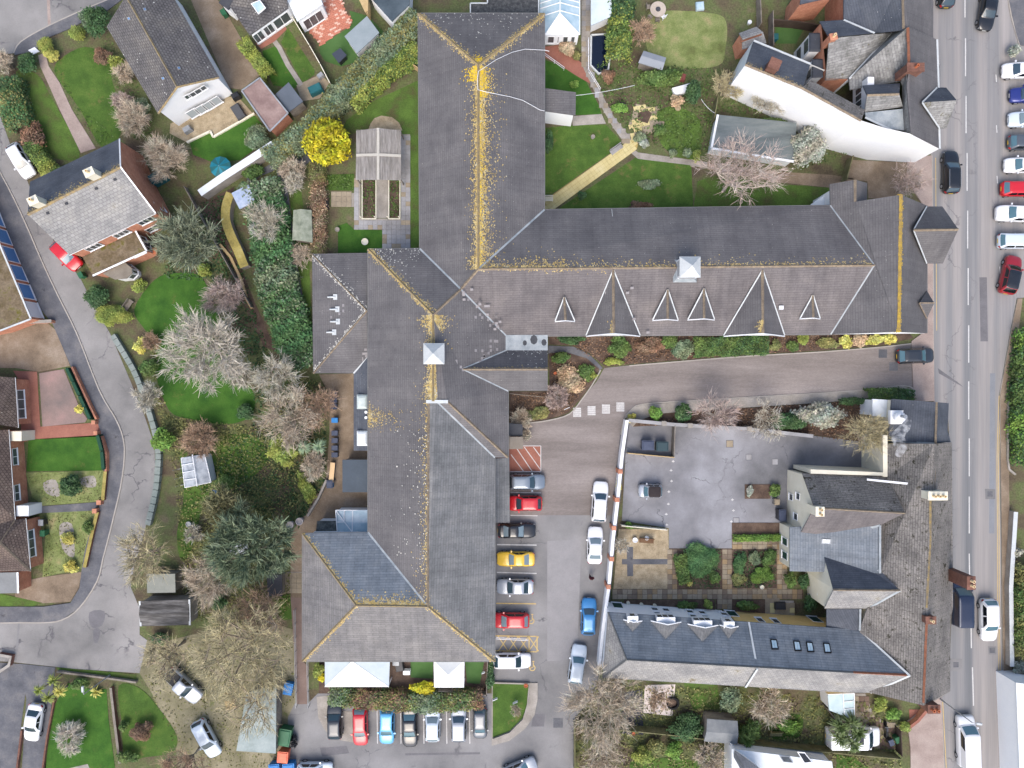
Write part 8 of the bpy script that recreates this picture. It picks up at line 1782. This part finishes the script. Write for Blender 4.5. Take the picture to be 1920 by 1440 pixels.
wall_line([(182, 960), (172, 1000), (158, 1064)], .6, .3, 'low mossy wall before the lower gravel garden', M_brick_dk, M_yelmoss, piers=[(178, 958)], pier_mat=M_brick)
wall_line([(134, 688), (168, 762), (180, 786)], .7, .22, 'low brick wall in front of the pink tarmac drive', M_brick, None, piers=[(176, 792)])
wall_line([(188, 818), (198, 850), (198, 884)], .7, .22, 'low brick wall in front of the square lawn', M_brick, None, piers=[(180, 812)])
fence([(124, 690), (148, 742), (168, 786)], 1.2, 'dark green screen fence beside the pink tarmac drive', mat('green_screen', [(28, 66, 50), (38, 80, 60)], 2, .8, .1, 9), 1.5, th=.2); fence([(182, 816), (190, 846), (193, 880)], 1.2, 'dark green screen fence beside the square lawn', MATS['green_screen'], 1.5, th=.2)
wall_line([(0, 618), (50, 604), (96, 602)], .9, .3, 'brick wall below the garage row', M_brick, M_conc)
wall_line([(207, 1290), (214, 1350), (224, 1432)], .6, .2, 'white spotted low wall dividing the lower lawns', M_brick_dk, M_wood); wall_line([(101, 1312), (88, 1380), (78, 1450)], .4, .18, 'low brick edge between drive and lower left lawn', M_brick_dk, None); wall_line([(40, 1370), (30, 1450)], .4, .2, 'low brick edge left of the white saloon', M_brick_dk, None)
wall_line([(106, 1260), (200, 1272), (255, 1280)], .5, .2, 'low wall behind the mossy roadside verge', M_wood, None); wall_line([(-5, 1262), (16, 1248), (20, 1232), (-5, 1228)], .7, .25, 'low brick corner wall at the left edge', M_brick_dk, M_conc)
wall_line([(612, 900), (596, 935), (576, 968)], .8, .25, 'low retaining wall curving round the yard', M_conc, None)
wall_line([(1737, 1334), (1722, 1352), (1704, 1366)], .9, .25, 'curved red brick corner wall by the roadside', M_brick, M_red_pave); wall_line([(1892, 742), (1890, 860), (1893, 880), (1905, 890)], .3, .2, 'pale kerb wall at the right edge', M_conc, None)
wall_line([(1905, 960), (1896, 1100), (1898, 1250)], 1.0, .4, 'white topped wall along the right pavement', M_conc, M_lead_pale)
fence([(1085, 1362), (1250, 1378), (1400, 1396), (1560, 1412), (1690, 1424)], 1.7, 'long weathered fence across the lower right gardens', M_wood_moss)
fence([(1078, 1362), (1078, 1450)], 1.7, 'weathered fence beside the car park exit', M_wood_moss); fence([(1347, 178), (1340, 222)], 1.7, 'mossy fence between greenhouse and garden beds', M_wood_moss); fence([(1426, -10), (1428, 42)], 1.6, 'old fence at the top of the rough lawn', M_wood)
fence([(1450, 20), (1451, 84)], 1.7, 'grey fence left of the tiny turf square', M_wood); fence([(1452, 36), (1500, 40), (1535, 46)], 1.7, 'dark fence behind the tiny turf square', mat('dark_wood', [(70, 58, 52), (90, 78, 70)], 1, .9, .1, 9)); fence([(1600, 292), (1588, 336)], 1.7, 'mossy fence beside the gravel yard', M_wood_moss)
fence([(548, 32), (580, 85), (600, 120), (618, 155)], 1.5, 'pale fence between two narrow top gardens', M_cream); fence([(786, 90), (770, 118), (786, 128)], 1.4, 'curved slatted fence beside the north wing', M_wood_tan); fence([(1266, 800), (1264, 856)], 1.6, 'timber fence on the right of the bin yard', M_wood); fence([(1178, 850), (1264, 858)], 1.2, 'timber fence below the bin yard', M_wood_tan)
fence([(1166, 986), (1250, 994)], 1.0, 'pale rail fence above the gravel court', M_cream); fence([(822, 1296), (912, 1304), (914, 1242)], 1.2, 'grey timber balustrade round the south east patio', M_wood); fence([(1552, 1330), (1570, 1352)], 1.5, 'short fence by the glass lean-to', M_wood); fence([(1690, 1372), (1692, 1418)], 1.5, 'dark timber gate screen beside the bins', MATS['dark_wood']); fence([(345, 350), (400, 450), (470, 575)], 1.0, 'grey garden fence above the dark soil bank', M_wood)
rail_fence([(551, 1145), (554, 1328)], 1.0, 'metal handrail on the left of the ramp', M_metal); rail_fence([(575, 1242), (577, 1328)], 1.0, 'metal handrail on the right of the ramp', M_metal); rail_fence([(930, 1198), (990, 1201)], .9, 'white handrail across the yellow hatching', M_upvc, r=.035); rail_fence([(1022, 100), (1058, 126)], .9, 'white handrail by the glazed conservatory', M_upvc); rail_fence([(955, 738), (1025, 745)], .9, 'timber handrail beside the entrance gable', M_wood)
rail_fence([(1104, 70), (1104, 130), (1126, 165)], 1.0, 'white rail beside the fish pond', M_upvc)
# ------------------------------------------------------------------ bins
for i, (x, y) in enumerate(((625, 740), (625, 750), (625, 762))): wheelie(x, y, 90, M_black, M_navy, ('topmost', 'middle', 'lowest')[i]+' navy lidded bin of three beside the yard hedge', 'bins in the west yard', 1.15)
for i, y in enumerate((788, 812, 826, 840, 853)): wheelie(627, y, 90, M_black, M_navy if i else M_blue_pl, ('blue lidded bin', 'first dark bin', 'second dark bin', 'third dark bin', 'last dark bin')[i]+' in the row under the yard trees', 'bins in the west yard')
t = thing('flatbed_trolley', 'trolley topped with a pale board beside the yard wall', 'trolley', W(622, 888)); c = W(622, 886, .8); MB().box((c.x, c.y, .7), .55, 2.3, .08, -.1).build('board', mat('pale_board', [(236, 204, 160)], fine=.05), t); MB().box((c.x, c.y, .2), .5, 2.2, .3, -.1).build('base', M_navy, t)
for q in (-.9, .9): MB().tube((c.x-.3, c.y+q, .12), (c.x+.3, c.y+q, .12), .12, .12, 8).build('wheel', M_black, t)
big_bin(618, 908, 0, .7, .9, .9, M_blue_pl, M_navy, 'small blue crate bin at the end of the trolley')
big_bin(533, 1383, 80, 1.9, 1.4, 1.4, M_green_pl, M_green_pl, 'large green waste container by the sheet carport'); big_bin(530, 1420, 85, 1.25, 1.2, 1.3, M_orange_pl, M_orange_pl, 'orange waste container near the bottom edge')
big_bin(541, 1441, 5, 1.3, 1.1, 1.2, M_blue_pl, M_blue_pl, 'blue waste container right of the pair at the bottom edge'); big_bin(514, 1442, 5, 1.2, 1.1, 1.2, M_blue_pl, M_blue_pl, 'blue waste container left of the pair at the bottom edge')
for x, y, s in ((549, 1378, 1), (551, 1392, 1.1), (548, 1400, .9)): pass
bush(549, 1390, 7, .7, mat('bin_bag', [(30, 32, 38)], fine=0, rough=.3, tint=True), 'heap of black bin bags beside the green container', 'bin_bags', 'bags', ry=14, size=.35, stem=False)
big_bin(540, 1292, 80, 1.3, 1.0, .9, M_blue_pl, M_blue_pl, 'blue plastic tub beside the ramp'); big_bin(1215, 835, 0, 1.35, 1.1, 1.3, M_navy, M_navy, 'grey lidded container on the left in the bin yard'); big_bin(1242, 837, 0, 1.35, 1.1, 1.3, mat('dk_teal_bin', [(52, 72, 78)], fine=.05, rough=.5), MATS['dk_teal_bin'], 'dark teal container on the right in the bin yard')
big_bin(1467, 966, 0, .8, 1.3, 1.3, M_black, M_navy, 'dark storage box against the cream gable'); big_bin(1457, 941, 0, .6, .7, .8, M_conc, M_slab, 'beige box beside the raised brick bed')
wheelie(79, 1000, 0, M_green_pl, M_green_pl, 'green bin beside the bungalow window'); wheelie(76, 980, 0, M_black, M_metal, 'grey bin above the green one by the bungalow'); wheelie(150, 515, 30, M_green_pl, M_green_pl, 'green bin beside the red car'); wheelie(276, 460, 0, M_black, M_black, 'black bin by the mossy extension'); wheelie(290, 470, 0, M_green_pl, M_terra, 'small green and red bin at the extension corner')
wheelie(1672, 1393, 20, M_black, M_navy, 'navy bin of the two by the slab driveway'); wheelie(1684, 1388, 20, M_green_pl, M_green_pl, 'green bin of the two by the slab driveway'); wheelie(418, 22, 30, M_green_pl, M_green_pl, 'green bin beside the top gravel drive'); wheelie(1455, 68, 0, M_teal, M_teal_dk, 'teal bin on the tiny turf square')
# ------------------------------------------------------------------ garden furniture and clutter
t = thing('garden_table', 'round stone garden table on the rough lawn at the top', 'table', W(1234, 18)); c = W(1234, 17, .75); MB().lathe((c.x, c.y, .68), [(.9, 0), (.92, .06), (.3, .07)], 24).build('table_top', mat('stone', [(178, 166, 152), (196, 184, 170)], 2, .9, .1, 9), t); MB().lathe((c.x, c.y, 0), [(.4, 0), (.12, .2), (.12, .68)], 10).build('pedestal', M_conc, t); MB().lathe((c.x, c.y, .75), [(.3, 0), (.26, .04)], 16).build('inset', M_felt, t)
def chair(px, py, rz, label, mt):
    t = thing('garden_chair', label, 'chair', W(px, py), 'chairs round the garden table'); c = W(px, py, .5); d = math.radians(rz); X = lambda x, y: (c.x+x*math.cos(d)-y*math.sin(d), c.y+x*math.sin(d)+y*math.cos(d))
    MB().box((*X(0, 0), .42), .5, .5, .05, d).build('seat', mt, t); b = MB()
    for k in range(5): b.box((*X(-.2+k*.1, -.26), .45), .06, .04, .5, d)
    b.box((*X(0, -.26), .93), .52, .05, .06, d); b.build('backrest', mt, t)
    for x, y in ((-.22, -.22), (.22, -.22), (.22, .22), (-.22, .22)): MB().box((*X(x, y), 0), .05, .05, .43, d).build('leg', mt, t)
chair(1216, 12, -80, 'wooden chair left of the round stone table', M_wood); chair(1219, 31, -40, 'wooden chair at the lower left of the round table', M_wood); chair(1233, 36, 0, 'wooden chair directly below the round table', M_wood); chair(1244, 30, 40, 'white chair at the lower right of the round table', M_upvc)
def bench(px, py, rz, label, mt, L=1.6):
    t = thing('garden_bench', label, 'bench', W(px, py)); c = W(px, py, .4); d = math.radians(rz); X = lambda x, y: (c.x+x*math.cos(d)-y*math.sin(d), c.y+x*math.sin(d)+y*math.cos(d))
    for k in range(4): MB().box((*X(0, -.2+k*.13), .42), L, .11, .04, d).build('slat', mt, t)
    MB().box((*X(0, .3), .5), L, .05, .4, d).build('backrest', mt, t)
    for s in (-1, 1): MB().box((*X(s*L*.42, 0), 0), .07, .5, .42, d).build('leg', mt, t)
bench(1156, 280, 36, 'pale bench beside the yellow path', M_slab_grey); bench(1029, 373, 0, 'bench against the north wing wall at the path end', M_cream, 1.0); bench(240, 573, 55, 'wooden bench at the corner of the brick house lawn', M_wood, 1.5); bench(1212, 1014, -4, 'timber bench on the gravel court', mat('bench_wood', [(116, 88, 66)], fine=.1), 1.7); bench(1455, 1376, 0, 'wooden bench in the lower right garden', M_wood_moss, 1.4)
t = thing('parasol_cover', 'teal round canopy beside the diagonal white wall', 'canopy', W(412, 313)); c = W(412, 312, 1.9); cs = MB(); R_ = 1.22
for k in range(12):
    a0, a1 = 6.283*k/12, 6.283*(k+1)/12; MB().add([Vector((c.x, c.y, 2.2)), Vector((c.x+R_*math.cos(a0), c.y+R_*math.sin(a0), 1.7)), Vector((c.x+R_*math.cos(a1), c.y+R_*math.sin(a1), 1.7)), Vector((c.x+R_*.98*math.cos(a0), c.y+R_*.98*math.sin(a0), 1.35)), Vector((c.x+R_*.98*math.cos(a1), c.y+R_*.98*math.sin(a1), 1.35))], [[0, 1, 2], [1, 3, 4, 2]]).build('canopy_panel', M_teal if k % 2 else M_teal_dk, t)
MB().tube((c.x, c.y, 0), (c.x, c.y, 2.2), .04, .04, 8).build('pole', M_metal, t)
def cover(px, py, rz, sx, sy, h, mt, label, name='covered_table', cat='table'):
    t = thing(name, label, cat, W(px, py)); c = W(px, py, h); MB().box((c.x, c.y, 0), sx*1.06, sy*1.06, h*.85, math.radians(rz), .97).build('cover_skirt', mt, t); MB().box((c.x, c.y, h*.85), sx, sy, h*.15, math.radians(rz), .9).build('cover_top', mt, t)
cover(590, 165, 25, 1.5, .9, 1.0, M_teal_dk, 'teal covered barbecue on the slab patio', 'covered_barbecue', 'barbecue'); cover(445, 208, 32, 1.0, 1.7, .75, mat('grey_cover', [(86, 88, 92)], fine=.08), 'grey covered table on the gravel patio'); cover(600, 140, 40, .7, .5, .7, M_metal, 'small grey domed grill by the pale fence', 'grill', 'barbecue')
cover(748, 1250, 10, .9, 1.2, .8, M_black, 'dark covered furniture beside the long canopy'); cover(742, 1244, 0, .8, .6, .9, M_metal, 'pale grey chair on the south patio', 'patio_chair', 'chair'); cover(762, 1262, 0, .8, .5, .8, M_upvc, 'white chair beside the dark covered furniture', 'patio_chair', 'chair'); cover(440, 178, 30, .9, .6, .9, M_black, 'dark planter box by the white gable'); cover(290, 330, 30, 1.6, .9, 1.8, M_teal_dk, 'teal tank beside the brick gable wall', 'oil_tank', 'tank'); cover(608, 380, 0, .8, 1.2, .7, M_black, 'black box beside the herb bed', 'storage_box', 'box'); cover(1464, 1137, 0, 1.2, .8, .5, M_black, 'dark furniture on the courtyard seating patio'); cover(432, 1322, 10, 1.2, 1.0, .12, M_wood_tan, 'timber pallet lying under the trees', 'pallet', 'pallet'); cover(349, 241, 30, .9, .6, .8, M_metal, 'grey storage bench at the foot of the white gable', 'storage_bench', 'bench'); cover(1282, 166, 15, 2.4, .9, .6, M_canvas, 'white sheet draped over plants near the dark conifer', 'white_sheet', 'sheet'); cover(1281, 143, 80, .7, .6, .8, mat('maroon', [(124, 70, 66)], fine=.1), 'maroon hutch beside the broad glossy shrub', 'hutch', 'hutch'); cover(1313, 10, 5, .9, .9, .4, M_glass_sky, 'pale blue tub at the top of the rough lawn', 'tub', 'tub')
# pond, tubs, pots
t = thing('fish_pond', 'dark rectangular pond with white edging beside the slab path', 'pond', W(1122, 98)); pq = [(1108, 68), (1140, 66), (1144, 100), (1140, 132), (1122, 140), (1107, 124)]
mk('water', [W(x, y)+Vector((0, 0, .25)) for x, y in pq], [list(range(6))], M_water, t); ribbon('pond_rim', pq+pq[:1], .2, 0, M_lead_pale, t, .35)
planter_pot(1166, 202, 10, .5, 'round black water tub near the yellow patio', M_black, M_water, 'water_tub')
for x, y, r_, lb, mt in ((684, 453, 6.5, 'white rimmed planter on the little lawn', M_cream), (632, 430, 4.5, 'stone pot at the corner of the little lawn', M_conc), (986, 1286, 4, 'terracotta pot on the island corner', M_terra), (1191, 1013, 5, 'round white table on the gravel court', M_upvc), (1213, 1009, 4, 'white pot behind the gravel court bench', M_upvc), (1317, 1039, 5.5, 'dark urn on the blue green clipped mass', M_black), (1429, 1101, 4, 'white ringed pot at the bed edge', M_cream), (1178, 1131, 3.5, 'first pot along the mews wall', M_cream), (1203, 1134, 3.5, 'second pot along the mews wall', M_cream), (1228, 1136, 3.5, 'third pot along the mews wall', M_cream), (1406, 41, 4, 'white hoop pot by the rough lawn corner', M_upvc), (1041, 700, 3, 'orange pot in the entrance bed', M_terra), (439, 180, 4, 'pale pot beside the brick gate pier', M_conc), (1112, 256, 4, 'grey stone disc on the east lawn', M_conc), (1188, 1376, 3, 'terracotta chimney pot in the lower garden', M_terra), (353, 983, 5, 'blue grey water butt on the narrow lawn', M_metal)): planter_pot(x, y, r_, .5, lb, mt)
for x, y, lb in ((543, 985, 'pale tall pot left of the pair by the big evergreen'), (561, 978, 'pale tall pot right of the pair by the big evergreen')): planter_pot(x, y, 7, 1.0, lb, mat('pale_pot', [(206, 196, 192), (220, 212, 208)], 2, .8, .06, 8), M_black, 'tall_pot')
t = thing('tyre_planter', 'big black tyre ring on the edge of the crazy paving', 'planter', W(1262, 1319)); c = W(1262, 1319, .3); MB().lathe((c.x, c.y, .03), [(.5, 0), (.72, .05), (.78, .2), (.72, .36), (.5, .38), (.48, .1)], 24).build('tyre', M_tyre, t); MB().lathe((c.x, c.y, .1), [(.48, 0), (.4, .06)], 16).build('soil', M_soil, t)
# street lamps
def lamp(px, py, h, hx, hy, label):
    b = W(px, py); t = thing('street_lamp', label, 'street lamp', b); MB().tube((b.x, b.y, 0), (b.x, b.y, h*.2), .11, .09, 10).tube((b.x, b.y, h*.2), (b.x, b.y, h), .07, .05, 8).build('column', M_metal, t)
    e = W(hx, hy, h+.15); MB().tube((b.x, b.y, h-.03), e, .04, .035, 6).build('arm', M_metal, t); d = (Vector((e.x-b.x, e.y-b.y, 0))); d = d.normalized() if d.length > .01 else Vector((1, 0, 0))
    MB().box((e.x+d.x*.25, e.y+d.y*.25, h+.08), .7, .26, .14, math.atan2(d.y, d.x), .8).build('lamp_head', M_lead_pale, t)
lamp(206, 1266, 5.2, 155, 1297, 'grey street lamp leaning into view over the lower left lawn'); lamp(1762, 1310, 6.0, 1832, 1357, 'street lamp reaching over the white van at the lower right')
# overhead wire, boards, signs, aerials
def wire(p, q, label, sag=.3, r=.025):
    a, b = P3(p), P3(q); m = MB(); pts = [a.lerp(b, i/8)-Vector((0, 0, sag*4*(i/8)*(1-i/8))) for i in range(9)]
    for u, v in zip(pts, pts[1:]): m.tube(u, v, r, r, 4)
    m.build('overhead_wire', M_upvc, None, label=label, cat='wire')
wire((1080, 179, 3.6), (1190, 160, 2.4), 'white line from the porch across the slab path'); wire((1315, 186, 2.2), (1340, 212, 1.6), 'short white line beside the greenhouse fence')
def sign(px, py, label, sx=.6, h=1.2):
    c = W(px, py, h); t = thing('sign_board', label, 'sign', (c.x, c.y, .1)); MB().box((c.x, c.y, h-.4), sx, .05, .5, .4).build('board', M_upvc, t); MB().tube((c.x, c.y, 0), (c.x, c.y, h-.4), .03, .03, 6).build('post', M_metal, t)
sign(966, 1318, 'small white sign on the island lawn'); sign(928, 1312, 'white sign at the left edge of the island'); sign(906, 1262, 'white sign on the patio balustrade', .4); sign(1063, 766, 'white sign in the entrance bed', .7)
t = thing('climbing_frame', 'thin grey posts of the vegetable plot frame', 'frame', W(338, 900))
for x, y in ((333, 880), (336, 896), (338, 910)): MB().tube(W(x, y, 0), W(x, y, 0)+Vector((0, 0, 1.2)), .03, .03, 5).tube(W(x, y, 1.2), W(x+10, y-2, 1.2), .03, .03, 5).build('post', M_metal, t)
t = thing('blue_tarpaulin', 'crumpled bright blue tarpaulin on the lawn edge', 'tarpaulin', W(408, 925)); P_ = [(W(404+rnd.uniform(-4, 8)+i*.5, 915+i*2.6)+Vector((rnd.uniform(-.35, .35), 0, rnd.uniform(.1, .5)))) for i in range(9)]; MB().add(P_+[p+Vector((rnd.uniform(.3, .7), .1, rnd.uniform(-.1, .2))) for p in P_], [[i, i+1, 10+i, 9+i] for i in range(8)]).build('sheet', M_blue_pl, t)
# motorcycle by the campervan
t = thing('motorcycle', 'dark motorcycle standing in front of the campervan', 'motorcycle', W(1660, 1368)); c = W(1661, 1368, .5)
for s in (-.7, .7): MB().tube((c.x-.06, c.y+s, .32), (c.x+.06, c.y+s, .32), .31, .31, 14).build('wheel', M_tyre, t)
MB().box((c.x, c.y, .3), .3, .9, .4).box((c.x, c.y+.15, .7), .28, .5, .2, 0, .8).build('body', P_black, t); MB().box((c.x, c.y-.35, .72), .24, .6, .1).build('saddle', M_trim, t); MB().tube((c.x-.35, c.y+.45, .98), (c.x+.35, c.y+.45, .98), .025, .025, 6).build('handlebar', M_rim, t)
# steam drifting from the flue
def smoke_mat():
    m = bpy.data.materials.new('steam'); m.use_nodes = True; n = m.node_tree; n.nodes.clear(); o = n.nodes.new('ShaderNodeOutputMaterial'); v = n.nodes.new('ShaderNodeVolumePrincipled'); v.inputs['Color'].default_value = (.95, .95, .96, 1)
    g = n.nodes.new('ShaderNodeNewGeometry'); z = n.nodes.new('ShaderNodeTexNoise'); z.inputs['Scale'].default_value = 1.6; z.inputs['Detail'].default_value = 3; r = n.nodes.new('ShaderNodeMapRange'); r.inputs[1].default_value = .42; r.inputs[2].default_value = .72; r.inputs[4].default_value = 2.0
    n.links.new(g.outputs['Position'], z.inputs['Vector']); n.links.new(z.outputs[0], r.inputs[0]); n.links.new(r.outputs[0], v.inputs['Density']); n.links.new(v.outputs[0], o.inputs['Volume']); return m
bm = bmesh.new()
for k in range(26):
    f = k/25; x = 1697-14*f+5*math.sin(f*9)+rnd.uniform(-2, 2); y = 783+68*f; z = 7.4+3*f; r_ = .22+.3*math.sin(math.pi*min(1, f*.75+.1))+rnd.uniform(0, .1)
    g = bmesh.ops.create_icosphere(bm, subdivisions=2, radius=r_); bmesh.ops.translate(bm, verts=g['verts'], vec=W(x, y, z))
me = bpy.data.meshes.new('steam_plume'); bm.to_mesh(me); bm.free(); link('steam_plume', me, smoke_mat(), None, 'wisp of white steam drifting from the roof flue', 'steam', None, 'stuff')
